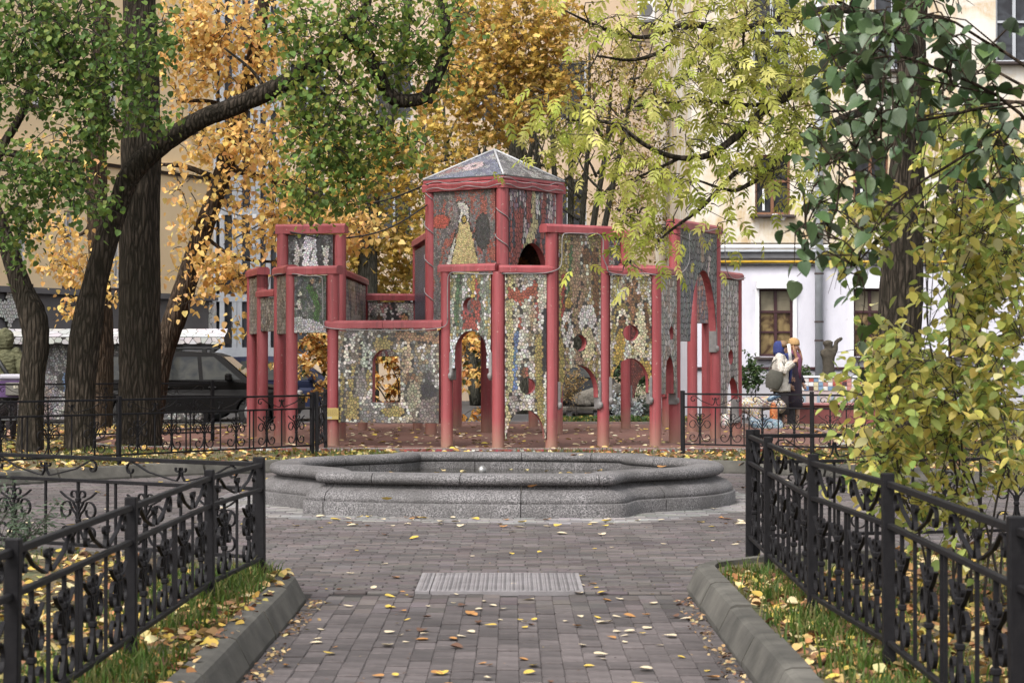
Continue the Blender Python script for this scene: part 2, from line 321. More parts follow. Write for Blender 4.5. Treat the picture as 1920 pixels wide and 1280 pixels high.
while y < PC.y + PR:
    x = -6.6 + (0.1 if r % 2 else 0) + rng.uniform(-.02, .02)
    while x < 6.2:
        ok = ((x - PC.x) ** 2 + (y - PC.y) ** 2 < (PR - 0.02) ** 2 or (XL - 0.35 < x < XR + 0.35 and y < 13.4)) and not (CV0 < x - .1 and x + .1 < CV1 and y < 13.16)
        fd = f_dist(x, y)
        if ok and fd > -0.12 and y > 12.19:
            c = (0.165, 0.156, 0.15) if fd < 0.5 else (0.081, 0.068, 0.066)
            xa_, xb_ = x - .1, x + .1
            if y < 13.16 and xb_ > CV0 and xa_ < CV1: xa_, xb_ = (xa_, CV0) if xa_ < CV0 else (CV1, xb_)
            if xb_ - xa_ < .03: x += .2; continue
            vv, ff = brick_shape(0.2, 0.1); vv = [((q[0] + .1) / .2 * (xb_ - xa_) + xa_ - x, q[1], q[2]) for q in vv]; mw = Matrix.Translation((x, y, rng.uniform(-.003, .002))) @ Euler((rng.uniform(-.012, .012), rng.uniform(-.008, .008), rng.uniform(-.01, .01))).to_matrix().to_4x4()
            fieldm.add(([mw @ Vector(q) for q in vv], ff), 0, jcol(c, rng, 0.34, 0.05))
        x += 0.2
    y += 0.1; r += 1
tag(fieldm.obj('brick_field', M_brickv, plaza, cols=True), kind='stuff')

# ---- access cover of ribbed steel let into the path
M_steel = mat('worn_steel_plate', (0.22, 0.205, 0.208), (0.15, 0.138, 0.14), rough=0.6, scale=5, bs=0.2, metal=0.0, rnd=0)
def plate():
    t = thing('access_cover', 'pale ribbed steel access cover set flush in the brick path', 'access cover', (-0.09, 12.0, 0))
    x0, x1, ya, yb = -0.09 - 0.515, -0.09 + 0.515, 11.82, 12.98 - 0.05; yb = 12.82; ya = 11.80
    x0, x1 = G(778, 1112).x, G(1095, 1112).x; ya, yb = G(960, 1112).y, G(960, 1077).y
    s = x0 + 0.09
    for (a, b) in ((x0, s - 0.003), (s + 0.003, x1)):
        p = MB().add(box(((a + b) / 2, (ya + yb) / 2, 0.0), (b - a, yb - ya, 0.03))).obj('plate', M_steel, t)
        ribs = MB(); rr = random.Random(2); x = a + 0.03; i = 0
        while x < b - 0.02:
            y = ya + 0.03 + (0.02 if i % 2 else 0)
            while y < yb - 0.03: ribs.add(box((x, y, 0.0165), (0.024, 0.008, 0.004), R(50 if i % 2 else -50))); y += 0.035
            x += 0.028; i += 1
        tag(ribs.obj('tread_pattern', M_steel, p), kind='stuff')
plate()

# ---- kerbs: each stone a piece
def kerb_run(name, pts, h=0.15, w=0.17, n_len=1.0, lab=None, mat_=None, slope=0.05, gap=0.006, z0=-0.05):
    k = bpy.data.objects.new(name, None); COL.objects.link(k); tag(k, kind='structure'); pts = [Vector(p) for p in pts]
    acc = [0]
    for a, b in zip(pts, pts[1:]): acc.append(acc[-1] + (b - a).length)
    tot = acc[-1]; n = max(1, round(tot / n_len))
    def at(s):
        s = min(max(s, 0), tot)
        for i in range(len(pts) - 1):
            if s <= acc[i + 1] + 1e-9: return pts[i].lerp(pts[i + 1], (s - acc[i]) / max(1e-6, acc[i + 1] - acc[i])), (pts[i + 1] - pts[i]).normalized()
    rr = random.Random(len(pts))
    for i in range(n):
        s0, s1 = tot * i / n + gap, tot * (i + 1) / n - gap; st = [s0 + 0.012] + [s0 + (s1 - s0) * j / 6 for j in range(1, 6)] + [s1 - 0.012]
        prof = [(0.0, z0), (0.0, 0.02), (slope, h - 0.03), (slope + 0.012, h - 0.01), (slope + 0.04, h), (w, h), (w, z0)]; vv = []; dz = rr.uniform(-.006, .006); dx = rr.uniform(-.006, .006)
        for s in st:
            p, t = at(s); nr = Vector((-t.y, t.x)); vv += [(p.x + nr.x * (o + dx), p.y + nr.y * (o + dx), z + dz) for o, z in prof]
        m = len(prof); ff = [(a * m + b, a * m + (b + 1) % m, (a + 1) * m + (b + 1) % m, (a + 1) * m + b) for a in range(len(st) - 1) for b in range(m)] + [tuple(range(m - 1, -1, -1)), tuple(range((len(st) - 1) * m, len(st) * m))]
        put('kerb_stone', mesh('kerb_stone', vv, [q[::-1] for q in ff], mat_ or M_kerb), k)
    return k
kerb_run('kerb_left', edge_l + [ring[0]])
kerb_run('kerb_right', [ring[-1]] + edge_r[::-1])
kerb_run('kerb_plaza', ring, n_len=1.0)

# ================================================================ fountain
def offset_ring(pts, d):
    n = len(pts); out = []
    for i in range(n):
        a, b, c = Vector(pts[i - 1]), Vector(pts[i]), Vector(pts[(i + 1) % n]); t1 = (b - a).normalized(); t2 = (c - b).normalized()
        n1 = Vector((t1.y, -t1.x)); n2 = Vector((t2.y, -t2.x)); m = (n1 + n2).normalized(); out.append(b + m * d / max(0.5, m.dot(n1)))
    return out
def fountain():
    t = thing('fountain', 'low grey granite quatrefoil fountain basin with moulded rim', 'fountain', (FC.x, FC.y, 0))
    dense = []
    for i in range(len(FO)):
        a, b = FO[i], FO[(i + 1) % len(FO)]; l = math.dist(a, b); k = 3 if l > 0.4 else 1
        dense += [(a[0] + (b[0] - a[0]) * j / k, a[1] + (b[1] - a[1]) * j / k) for j in range(k)]
    n = len(dense)
    base = [(0, -0.03), (0, 0.108), (-0.006, 0.116), (-0.022, 0.119), (-0.03, 0.122), (-0.026, 0.135), (-0.027, 0.150), (-0.034, 0.168), (-0.05, 0.188), (-0.075, 0.206), (-0.108, 0.221), (-0.145, 0.232), (-0.178, 0.243), (-0.20, 0.258), (-0.207, 0.278), (-0.3, 0.278), (-0.42, 0.278), (-0.42, -0.03)]
    rim = [(-0.205, 0.279)] + [(-0.175 + 0.062 * math.cos(R(a)), 0.325 + 0.052 * math.sin(R(a))) for a in (-65, -35, -5, 25, 55, 80)] + [(-0.30, 0.379)] + [(-0.375 + 0.062 * math.cos(R(a)), 0.325 + 0.052 * math.sin(R(a))) for a in (100, 125, 155, 185, 215, 245)] + [(-0.36, 0.272)]
    def course(name, prof, cuts):
        rings = [offset_ring(dense, o) for o, z in prof]
        for c0, c1 in zip(cuts, cuts[1:] + [cuts[0] + n]):
            idx = list(range(c0, c1 + 1)); vv = []
            for q, i in enumerate(idx):
                for k, (o, z) in enumerate(prof):
                    p = rings[k][i % n]
                    if q == 0: p = p.lerp(rings[k][(i + 1) % n], 0.03)
                    if q == len(idx) - 1: p = p.lerp(rings[k][(i - 1) % n], 0.03)
                    w = f_world(p); vv.append((w[0], w[1], z))
            m = len(prof); ff = [(a * m + b, a * m + b + 1, (a + 1) * m + b + 1, (a + 1) * m + b) for a in range(len(idx) - 1) for b in range(m - 1)] + [tuple(range(m)), tuple(range((len(idx) - 1) * m, len(idx) * m))[::-1]]
            me = mesh(name, vv, [g[::-1] for g in ff], M_granite, smooth=True); put(name, me, t)
            bmx = bmesh.new(); bmx.from_mesh(me)
            for e in bmx.edges:
                if len(e.link_faces) == 2 and e.calc_face_angle(0) > R(38): e.smooth = False
            bmx.to_mesh(me); bmx.free()
    q = n // 4
    course('base_stone', base, [k * q + j for k in range(4) for j in (4, 17)])
    course('rim_stone', rim, [k * q + j for k in range(4) for j in (0, 9, 20)])
    inner = [f_world(p) for p in offset_ring(dense, -0.40)]
    mw_, nt, b = nodes('fountain_water'); b.inputs['Base Color'].default_value = (0.018, 0.017, 0.012, 1); b.inputs['Roughness'].default_value = 0.08; b.inputs['IOR'].default_value = 1.33
    nn = N(nt, 'ShaderNodeTexNoise', Scale=7.0, Detail=2); L(nt, coords(nt), nn.inputs['Vector']); bump(nt, b, nn.outputs['Fac'], 0.05, 0.01)
    v, f, _ = prism(inner, 0.1, 0.205); put('water', mesh('water', v, f, mw_), t)
    c = D(904, 880, 20.2); ms = mat('nozzle_steel', (0.35, 0.34, 0.33), rough=0.35, scale=20, metal=0.8, bs=0)
    MB().add(loft([((c.x, c.y, z), r, r) for z, r in ((0.16, 0.03), (0.24, 0.032), (0.25, 0.042), (0.30, 0.042), (0.315, 0.03), (0.33, 0.012))], 16)).obj('nozzle', ms, t, smooth=True)
fountain()
# ================================================================ wrought-iron fences
def spiral(cx, cz, r0, r1, a0, a1, n=14): return [(cx + (r0 + (r1 - r0) * i / n) * math.cos(R(a0 + (a1 - a0) * i / n)), cz + (r0 + (r1 - r0) * i / n) * math.sin(R(a0 + (a1 - a0) * i / n))) for i in range(n + 1)]
def scroll_mesh(hgt):                          # one lyre ornament; z from 0 (bottom rail) to hgt (second rail)
    m = MB(); k = hgt; W, T = 0.017, 0.008
    m.add(box((0, 0, k / 2), (0.016, 0.016, k)))
    for s in (-1, 1):
        up = [(0.008, 0.40 * k), (0.02, 0.48 * k), (0.05, 0.545 * k)] + spiral(0.098, 0.525 * k, 0.062, 0.026, 110, -200, 18)
        lo = [(0.008, 0.36 * k), (0.014, 0.26 * k), (0.03, 0.17 * k)] + spiral(0.098, 0.195 * k, 0.064, 0.026, 215, 520, 18)
        fl = [(0.004, 0.66 * k), (0.03, 0.655 * k), (0.06, 0.69 * k), (0.11, 0.745 * k), (0.155, 0.82 * k)]
        ear = [(0.004, 0.70 * k), (0.008, 0.755 * k)] + spiral(0.040, 0.775 * k, 0.032, 0.014, 180, -90, 12)
        up2 = [(0.006, 0.52 * k), (0.03, 0.60 * k), (0.045, 0.66 * k)]
        for p in (up, lo, fl, ear, up2): m.add(ribbon([(s * x, z) for x, z in p], W, T))
    for z in (0.375, 0.70): m.add(box((0, 0, z * k), (0.034, 0.034, 0.028), 0, 0.006))
    return m.me('scroll', M_iron)
def frieze_mesh(w, h):                         # the open V scroll of the top band
    m = MB(); W, T = 0.017, 0.008
    for s in (-1, 1):
        p = [(x, z * 1.0) for x, z in spiral(0.030, h * 0.70, 0.014, 0.026, 60, 400, 12)][:0]
        p = spiral(0.028, h * 0.72, 0.012, 0.024, 30, -200, 12)
        p = p + [(0.012, h * 0.35), (0.032, h * 0.12), (0.06, h * 0.14), (w * 0.3, h * 0.50), (w * 0.42, h * 0.90)] + spiral(w * 0.46, h * 0.60, 0.045, 0.014, 100, -190, 14)
        m.add(ribbon([(s * x, z) for x, z in p], W, T))
    return m.me('frieze_scroll', M_iron)
FENCE_N = 0
def fence(label, pts, z0=0.12, zt=0.95, post=0.05, rails=(0.045, 0.20, 0.70), nscroll=None, mids=(), group='wrought iron fences round the beds', detail=True, rail=0.026):
    """pts: the posts in plan. rails: distances of top rail, second rail below the post top, and the bottom rail's own height share."""
    t = thing('iron_fence', label, 'fence', (pts[0][0], pts[0][1], z0), group)
    hgt = zt - z0; zr = zt - 0.045; z2 = zr - 0.155 * hgt / 0.75; zb = z0 + 0.115 * hgt / 0.75
    pm = MB().add(box((0, 0, (hgt + 0.15) / 2 - 0.15), (post, post, hgt + 0.15), 0, 0.004)).me('post', M_iron)
    sm = scroll_mesh(z2 - zb); bm_ = MB().add(box((0, 0, (z2 - zb) / 2), (0.014, 0.014, z2 - zb))).me('bar', M_iron); meshes = {}
    rg = random.Random(len(label)); tilt = lambda: Euler((rg.uniform(-.012, .012), rg.uniform(-.012, .012), 0)).to_matrix().to_4x4()
    P = [Vector(p) for p in pts]
    for i, p in enumerate(P):
        q = P[min(i + 1, len(P) - 1)] - P[max(i - 1, 0)] if 0 < i < len(P) - 1 else (P[1] - P[0] if i == 0 else P[-1] - P[-2])
        put('post', pm, t, Matrix.Translation((p.x, p.y, z0)) @ Matrix.Rotation(math.atan2(q.y, q.x), 4, 'Z') @ tilt())
    for i, (a, b) in enumerate(zip(P, P[1:])):
        d = b - a; l = d.length; u = d / l; an = math.atan2(d.y, d.x); rot = Matrix.Rotation(an, 4, 'Z'); c = (a + b) / 2
        for z, hh in ((zr, rail), (z2, rail * 0.85), (zb, rail * 0.85)):
            put('rail', MB().add(box((0, 0, 0), (l - post, rail, hh), 0, 0.003)).me('rail', M_iron), t, Matrix.Translation((c.x, c.y, z)) @ rot)
        ns = nscroll[i] if nscroll else (4 if l > 1.6 else 2)
        li = l - post; cell = li / ns
        def at(s): p = a + u * s; return Matrix.Translation((p.x, p.y, zb)) @ rot
        for k in range(ns): put('scroll', sm, t, at(post / 2 + cell * (k + 0.5)) @ Matrix.Rotation(rg.uniform(-.03, .03), 4, 'Z'))
        for k in range(1, ns):
            s = post / 2 + cell * k
            if k % 2: put('bar', bm_, t, at(s))
            else: put('bar', bm_, t, at(s - 0.035)); put('bar', bm_, t, at(s + 0.035))
        fw = cell * 1.55; key = round(fw, 2); fm = meshes.get(key) or meshes.setdefault(key, frieze_mesh(fw, zr - z2 - rail * 0.9))
        for k in range(0, ns - 1, 2):
            p = a + u * (post / 2 + cell * (k + 1)); put('frieze_scroll', fm, t, Matrix.Translation((p.x, p.y, z2 + rail * 0.45)) @ rot)
    return t
fence('black wrought iron fence along the left kerb of the brick path', [(-1.70, 4.75), (-1.68, 6.69), (-1.65, 8.63), (-1.62, 10.68), (-1.506, 11.96)], 0.12, 0.835)
fence('black wrought iron fence along the right kerb beside the yellow shrub', [(1.56, 4.15), (1.555, 6.12), (1.58, 8.35), (1.50, 9.95), (1.545, 12.0), (1.574, 13.2)], 0.12, 0.955)
fence('black wrought iron fence running off left from the path fence, conifer sprig behind it', [(-1.54, 12.02), (-3.55, 13.3), (-5.6, 14.7)], 0.12, 0.835, nscroll=[4, 4])
fence('black wrought iron fence running off behind the yellow shrub', [(1.62, 13.25), (3.75, 13.75), (5.9, 14.4)], 0.12, 0.955)
fence('black wrought iron fence in front of the three dark linden trunks', [(-7.4, 21.1), (-4.72, 23.9), (-2.66, 26.5)], 0.12, 0.955, nscroll=[6, 6])
fence('black wrought iron fence behind the linden trunks, beside the dark car', [(-8.6, 28.6), (-6.6, 29.6), (-4.6, 30.6)], 0.12, 1.06, nscroll=[4, 4])
fence('short wrought iron fence end turned towards the red pavilion', [(-2.60, 26.55), (-2.62, 28.0)], 0.12, 0.965, nscroll=[2])
fence('black wrought iron fence in front of the two women', [(2.30, 26.8), (3.92, 26.0), (5.55, 25.4), (7.2, 24.9)], 0.12, 0.97)
# ================================================================ red play pavilion with mosaic panels
PZ = 0.13
plat = [(-5.6, 28.2), (-3.8, 27.7), (-1.5, 27.45), (1.5, 27.35), (3.6, 27.6), (4.8, 29.0), (5.2, 33), (4.9, 36.5), (3.0, 38.0), (-2.0, 38.2), (-4.6, 37.0), (-6.2, 33.5), (-6.3, 30)]
v, f, _ = prism(plat, 0.0, PZ); plo = put('playground_surface', mesh('playground_surface', v, f, M_rubber)); tag(plo, kind='structure')
M_tile = mat_attr('mosaic_tile', 0.35, 0, 0.45, 0.12, 40)
M_grout = mat('mosaic_grout', (0.03, 0.027, 0.025), (0.05, 0.045, 0.04), rough=0.95, scale=12, bs=0.3)

def clip(poly, nx, ny, d):                     # keep the side where n.p <= d
    out = []; m = len(poly)
    for i in range(m):
        ax, ay = poly[i]; bx, by = poly[(i + 1) % m]; da = nx * ax + ny * ay - d; db = nx * bx + ny * by - d
        if da <= 0: out.append((ax, ay))
        if (da < 0 < db) or (db < 0 < da): t = da / (da - db); out.append((ax + (bx - ax) * t, ay + (by - ay) * t))
    return out
def voronoi(x0, x1, y0, y1, s, rng, sy=1.0, shrink=0.84, jit=0.42):
    """irregular tiles filling a rectangle: list of (centre, polygon)"""
    ty = s * sy; nx, ny = int((x1 - x0) / s) + 2, int((y1 - y0) / ty) + 2; P = {}
    for i in range(-2, nx + 2):
        for j in range(-2, ny + 2): P[i, j] = (x0 + (i + 0.5 + (0.5 if j % 2 else 0)) * s + rng.uniform(-jit, jit) * s, y0 + (j + 0.5) * ty + rng.uniform(-jit, jit) * ty)
    out = []; nb = [(di, dj) for di in (-2, -1, 0, 1, 2) for dj in (-2, -1, 0, 1, 2) if (di or dj) and abs(di) + abs(dj) < 4]
    for i in range(-1, nx + 1):
        for j in range(-1, ny + 1):
            cx, cy = P[i, j]
            if not (x0 - s * .3 < cx < x1 + s * .3 and y0 - ty * .3 < cy < y1 + ty * .3): continue
            poly = [(max(x0, cx - 1.3 * s), max(y0, cy - 1.3 * ty)), (min(x1, cx + 1.3 * s), max(y0, cy - 1.3 * ty)), (min(x1, cx + 1.3 * s), min(y1, cy + 1.3 * ty)), (max(x0, cx - 1.3 * s), min(y1, cy + 1.3 * ty))]
            for di, dj in nb:
                qx, qy = P[i + di, j + dj] if (i + di, j + dj) in P else (None, None)
                if qx is None: continue
                vx, vy = (qx - cx) / (s * s), (qy - cy) / (ty * ty); d = (vx * (qx + cx) + vy * (qy + cy)) / 2
                poly = clip(poly, vx, vy, d)
                if len(poly) < 3: break
            if len(poly) < 3: continue
            mx = sum(p[0] for p in poly) / len(poly); my = sum(p[1] for p in poly) / len(poly)
            out.append(((mx, my), [(mx + (x - mx) * shrink, my + (y - my) * shrink) for x, y in poly]))
    return out
def hit(sh, x, y):
    k = sh[0]
    if k == 'e': return ((x - sh[1]) / sh[3]) ** 2 + ((y - sh[2]) / sh[4]) ** 2 < 1
    if k == 'p':
        P = sh[1]; ins = False; j = len(P) - 1
        for i in range(len(P)):
            if (P[i][1] > y) != (P[j][1] > y) and x < (P[j][0] - P[i][0]) * (y - P[i][1]) / (P[j][1] - P[i][1]) + P[i][0]: ins = not ins
            j = i
        return ins
    if k == 's':
        P = sh[1]; w = sh[2]
        for (ax, ay), (bx, by) in zip(P, P[1:]):
            dx, dy = bx - ax, by - ay; t = max(0, min(1, ((x - ax) * dx + (y - ay) * dy) / (dx * dx + dy * dy + 1e-9)))
            if (x - ax - t * dx) ** 2 + ((y - ay - t * dy)) ** 2 < w * w: return True
    return False
def outline(sh, x, y, w=0.022):                # dark contour of a shape
    if sh[0] == 'e': return ((x - sh[1]) / max(1e-3, sh[3] - w)) ** 2 + ((y - sh[2]) / max(1e-3, sh[4] - w * .6)) ** 2 > 1
    if sh[0] == 's': return sh[2] > 0.045 and not hit(('s', sh[1], sh[2] - w * .7), x, y)
    P = sh[1]; return hit(('s', P + [P[0]], w * .7), x, y)
def figure(cx, y0, h, col, lean=0.0, arms=1, col2=None):   # an upright figure in panel fractions, loose and generic
    w = 0.30 * h; c2 = col2 or col
    s = [('p', [(cx - w * .45, y0), (cx + w * .45, y0), (cx + lean * h + w * .30, y0 + h * .62), (cx + lean * h + w * .42, y0 + h * .78), (cx + lean * h - w * .42, y0 + h * .78), (cx + lean * h - w * .30, y0 + h * .60)], col), ('e', cx + lean * h * 1.1, y0 + h * .90, w * .26, h * .105, c2)]
    if arms: s += [('s', [(cx + lean * h, y0 + h * .72), (cx + lean * h + w * .8 * arms, y0 + h * .60), (cx + lean * h + w * .75 * arms, y0 + h * .92)], w * .12, c2)]
    return s
WH, CR, OL, BR, DK, GY, RD, TN, GN, BL, GD, PK, NV = (0.42, 0.40, 0.365), (0.30, 0.265, 0.195), (0.22, 0.175, 0.065), (0.12, 0.065, 0.034), (0.025, 0.023, 0.026), (0.14, 0.135, 0.13), (0.21, 0.048, 0.036), (0.22, 0.155, 0.10), (0.06, 0.10, 0.05), (0.10, 0.15, 0.25), (0.29, 0.205, 0.055), (0.28, 0.13, 0.13), (0.045, 0.045, 0.085)
def mute(c, k, g=(0.15, 0.135, 0.112)): return tuple(a * (1 - k) + b * k for a, b in zip(c, g))   # weathered, dusty glaze
def picture(pal, shapes, freq=(2.0, 3.0), seed=0):
    """colour of a tile at (u, v) in 0..1: wavy fields of the palette, then the shapes on top"""
    rg = random.Random(seed); ph = [(rg.uniform(0, 6), rg.uniform(0, 6), rg.uniform(.6, 1.6), rg.uniform(.6, 1.6)) for _ in range(4)]
    def fn(u, v, r):
        for sh in reversed(shapes):
            k = hit(sh, u, v)
            if k: return jcol((0.05, 0.045, 0.04), r, 0.4) if outline(sh, u, v, .014) else mute(jcol(sh[-1], r, 0.36, 0.10), .06)
        s = 0
        for k, (a, b, c, d) in enumerate(ph): s += math.sin(a + freq[0] * c * (k + 1) * u * 2.2 + 1.3 * math.sin(b + freq[1] * d * v * 2.5 + k)) / (k + 1)
        i = int((s / 2.1 * .5 + .5) * len(pal) + r.uniform(-.55, .55)); return mute(jcol(pal[max(0, min(len(pal) - 1, i))], r, 0.40, 0.10), .12)
    return fn
PAV = thing('play_pavilion', 'red pipe-column play pavilion with mosaic panels and a hipped tower', 'pavilion', (0, 32, PZ))
COLS = {}
def column(key, px, base, top, r=0.09, d=None, x=None):
    p = G(px, base, PZ) if d is None else Vector(((px - CX) * d / F if x is None else x, d, PZ))
    zt = Z(top, p.y); COLS[key] = Vector((p.x, p.y)); rg = random.Random(sum(map(ord, key)))
    n = 20; zs = [PZ - 0.02, PZ + 0.04, PZ + 0.5, (PZ + zt) / 2, zt]
    o = MB().add(tube([(p.x, p.y, z) for z in zs], r, n)).obj('column', M_red, PAV, smooth=True); sharp(o.data)
    if rg.random() < 0.6: MB().add(tube([(p.x, p.y, z) for z in (zt - 0.35, zt - 0.338)], r + 0.003, n)).obj('pipe_joint', M_red, o)
    return p
def sharp(me, ang=40):
    b = bmesh.new(); b.from_mesh(me)
    for e in b.edges:
        if len(e.link_faces) == 2 and e.calc_face_angle(0) > R(ang): e.smooth = False
    b.to_mesh(me); b.free()
def ray_uv(px, py, a, b):                      # where a pixel meets the upright plane through a and b: (distance along, height)
    dx = (px - CX) / F; u = (b - a).normalized(); den = dx * u.y - u.x      # a.x+s*u.x = dx*(a.y+s*u.y)
    s = (a.x - dx * a.y) / den; y = a.y + s * u.y; return s, Z(py, y)
def beam(a, b, yt, yb, e0=0.12, e1=0.12, w=0.20, at=None):
    A, B = COLS.get(a, a), COLS.get(b, b); A, B = Vector(A), Vector(B); u = (B - A).normalized(); l = (B - A).length; d = A.y if at is None else at
    z1, z0 = Z(yt, d), Z(yb, d); h = z1 - z0; hw = w / 2; c = 0.035
    prof = [(-hw, 0), (-hw, h - c), (-hw + c, h), (hw - c, h), (hw, h - c), (hw, 0)]; n = max(1, round(l / 0.9)); nr = Vector((-u.y, u.x)); L0, L1 = -e0, l + e1
    for k in range(n):                         # the beam is made of box sections with visible joints
        s0 = L0 + (L1 - L0) * k / n + (0.003 if k else 0); s1 = L0 + (L1 - L0) * (k + 1) / n - (0.003 if k < n - 1 else 0); vv = []
        for s in (s0, s1): p = A + u * s; vv += [(p.x + nr.x * o, p.y + nr.y * o, z0 + z) for o, z in prof]
        m = 6; ff = [(q, (q + 1) % m, m + (q + 1) % m, m + q) for q in range(m)] + [tuple(range(m - 1, -1, -1)), tuple(range(m, 2 * m))]
        put('beam', mesh('beam', vv, ff, M_red), PAV)
def panel(a, b, yt, yb, pic, s=0.045, sy=1.0, arch=None, holes=(), win=None, thick=0.11, inset=0.085, seed=1, at=None, fwd=0.0, shoe=False, zt=None, zb=None, lab=None):
    """mosaic slab between two columns. arch: (top row, left px, right px) cut from below; holes: (px, py, r px, squeeze); win: (x0, x1, top, bottom) round-headed opening"""
    A, B = COLS.get(a, a), COLS.get(b, b); A, B = Vector(A), Vector(B); u = (B - A).normalized(); l = (B - A).length; dm = (A.y + B.y) / 2 if at is None else at
    z1 = Z(yt, dm) if zt is None else zt; z0 = Z(yb, dm) if zb is None else zb; x0, x1 = inset, l - inset; outer = [(x0, z0)]; rounds = []; rects = []
    if arch:
        za = Z(arch[0], dm); ua, _ = ray_uv(arch[1], 0, A, B); ub, _ = ray_uv(arch[2], 0, A, B); ua, ub = max(min(ua, ub), x0 + 0.03), min(max(ua, ub), x1 - 0.03); cx, rx = (ua + ub) / 2, (ub - ua) / 2; rz = min(za - z0, rx * (arch[3] if len(arch) > 3 else 1.25)); zc = za - rz
        outer += [(ua, z0)] + ([(ua, zc)] if zc > z0 + 0.01 else []) + [(cx - rx * math.cos(math.pi * i / 20), zc + rz * math.sin(math.pi * i / 20)) for i in range(1, 20)] + ([(ub, zc)] if zc > z0 + 0.01 else []) + [(ub, z0)]
        rounds.append((cx, zc, rx, rz)); rects.append((ua, ub, z0 - 1, zc))
    outer += [(x1, z0), (x1, z1), (x0, z1)]; hl = []
    for h in holes:
        hx, hz = ray_uv(h[0], h[1], A, B); r = h[2] * dm / F; rx = r * (h[3] if len(h) > 3 else 1); rounds.append((hx, hz, rx, r)); hl.append([(hx + rx * math.cos(2 * math.pi * i / 24), hz + r * math.sin(2 * math.pi * i / 24)) for i in range(24)])
    if win:
        ua, _ = ray_uv(win[0], 0, A, B); ub, _ = ray_uv(win[1], 0, A, B); zt_, zb_ = Z(win[2], dm), Z(win[3], dm); r = (ub - ua) / 2; cx = (ua + ub) / 2; zc = zt_ - r
        hl.append([(ua, zb_), (ub, zb_)] + [(cx + r * math.cos(math.pi * i / 16), zc + r * math.sin(math.pi * i / 16)) for i in range(17)]); rounds.append((cx, zc, r, r)); rects.append((ua, ub, zb_, zc))
    v, f, ntri = prism(outer, -thick / 2, thick / 2, hl); nr = Vector((-u.y, u.x)); sgn = 1 if nr.y < 0 else -1     # front = towards the path
    def W(x, z, o): p = A + u * x + nr * (o * sgn + fwd * sgn); return (p.x, p.y, z)
    vv = [W(p[0], p[1], p[2]) for p in v]; pn = put('mosaic_panel', mesh('mosaic_panel', vv, f, [M_grout, M_red], mi=[0] * ntri + [1] * (len(f) - ntri)), PAV)
    if lab: pn['label'] = lab
    rng = random.Random(seed); V, Fc, Cs = [], [], []
    for (cx, cy), poly in voronoi(x0, x1, z0, z1, s, rng, sy):
        if any(((cx - q[0]) / q[2]) ** 2 + ((cy - q[1]) / q[3]) ** 2 < 1 for q in rounds) or any(q[0] < cx < q[1] and q[2] < cy < q[3] for q in rects): continue
        pp = []
        for x, y in poly:
            for q in rounds:
                k = math.sqrt(((x - q[0]) / q[2]) ** 2 + ((y - q[1]) / q[3]) ** 2)
                if 1e-6 < k < 1: x, y = q[0] + (x - q[0]) / k, q[1] + (y - q[1]) / k
            for q in rects:
                if q[0] < x < q[1] and q[2] < y < q[3]: x = q[0] if x - q[0] < q[1] - x else q[1]
            pp.append((x, y))
        n = len(V); V += [W(x, y, thick / 2 + 0.005) for x, y in pp]; idx = list(range(n, n + len(pp))); Fc.append(idx if sgn < 0 else idx[::-1]); Cs.append(pic((cx - x0) / (x1 - x0), (cy - z0) / (z1 - z0), rng))
        V += [W(x, y, thick / 2 - 0.001) for x, y in pp]; m = len(pp)
        for i in range(m): Fc.append([n + i, n + (i + 1) % m, n + m + (i + 1) % m, n + m + i]); Cs.append(Cs[-1] if i else tuple(0.6 * c for c in Cs[-1]))
    if V: tag(put('mosaic_tiles', mesh('mosaic_tiles', V, Fc, M_tile, cols=Cs), pn), kind='stuff')
    if shoe:
        for side in ([0, 1] if shoe is True else [shoe - 1]):
            x = x0 + 0.012 if side == 0 else x1 - 0.012; w = 0.05; m = MB(); p = A + u * x; an = math.atan2(u.y, u.x)
            m.add(box((p.x + nr.x * fwd * sgn, p.y + nr.y * fwd * sgn, z0 + 0.03), (w, thick + 0.02, 0.40), an, 0.01)); q = W(x, z0 - 0.10, thick / 2 + 0.012)
            m.add(loft([((q[0], q[1], q[2] - 0.05), 0.02, 0.02), ((q[0], q[1], q[2] - 0.035), 0.03, 0.03), ((q[0], q[1], q[2]), 0.036, 0.036), ((q[0], q[1], q[2] + 0.028), 0.028, 0.028), ((q[0], q[1], q[2] + 0.036), 0.012, 0.012)], 10)); m.obj('metal_shoe', M_shoe, pn)
    return pn
M_shoe = mat('zinc_shoe', (0.21, 0.20, 0.195), (0.12, 0.115, 0.11), rough=0.6, scale=9, bs=0.3)
# ---- columns: key, column px at its foot, foot row, top row
for k, px, by, ty in [('c1', 473, 820, 519), ('c2', 492, 825, 512), ('c3', 524, 828.5, 517), ('c4', 547, 833, 513), ('c5', 625, 835, 513), ('c6', 680, 806, 524), ('c7', 783, 805, 460), ('f1', 838, 838, 509), ('f2', 934, 840.5, 509), ('f3', 1034, 839.5, 434), ('f4', 1131, 836.5, 434),
                      ('f5', 1229, 835, 511), ('f6', 1265, 829.5, 426), ('f7', 1341, 821, 426), ('f8', 1381, 816, 518), ('b1', 1173, 803.5, 444), ('b2', 1298, 809, 512), ('b3', 1325, 806, 512), ('b4', 1000, 800, 512), ('b5', 857, 800, 512), ('b6', 1250, 800, 512)]:
    column(k, px, by, ty, 0.088)
TW = {'t1': (-1.334, 32.8), 't2': (-0.154, 31.9), 't3': (0.746, 33.08), 't4': (-0.434, 33.98)}
ZEAVE = Z(352, 31.9)
for k, (x, y) in TW.items():
    column(k, 0, 0, H - (ZEAVE - E) * F / y, 0.098, d=y, x=x)
column('ua', 531, 0, 437, 0.10, d=31.2); column('ub', 638, 0, 440, 0.09, d=31.0)
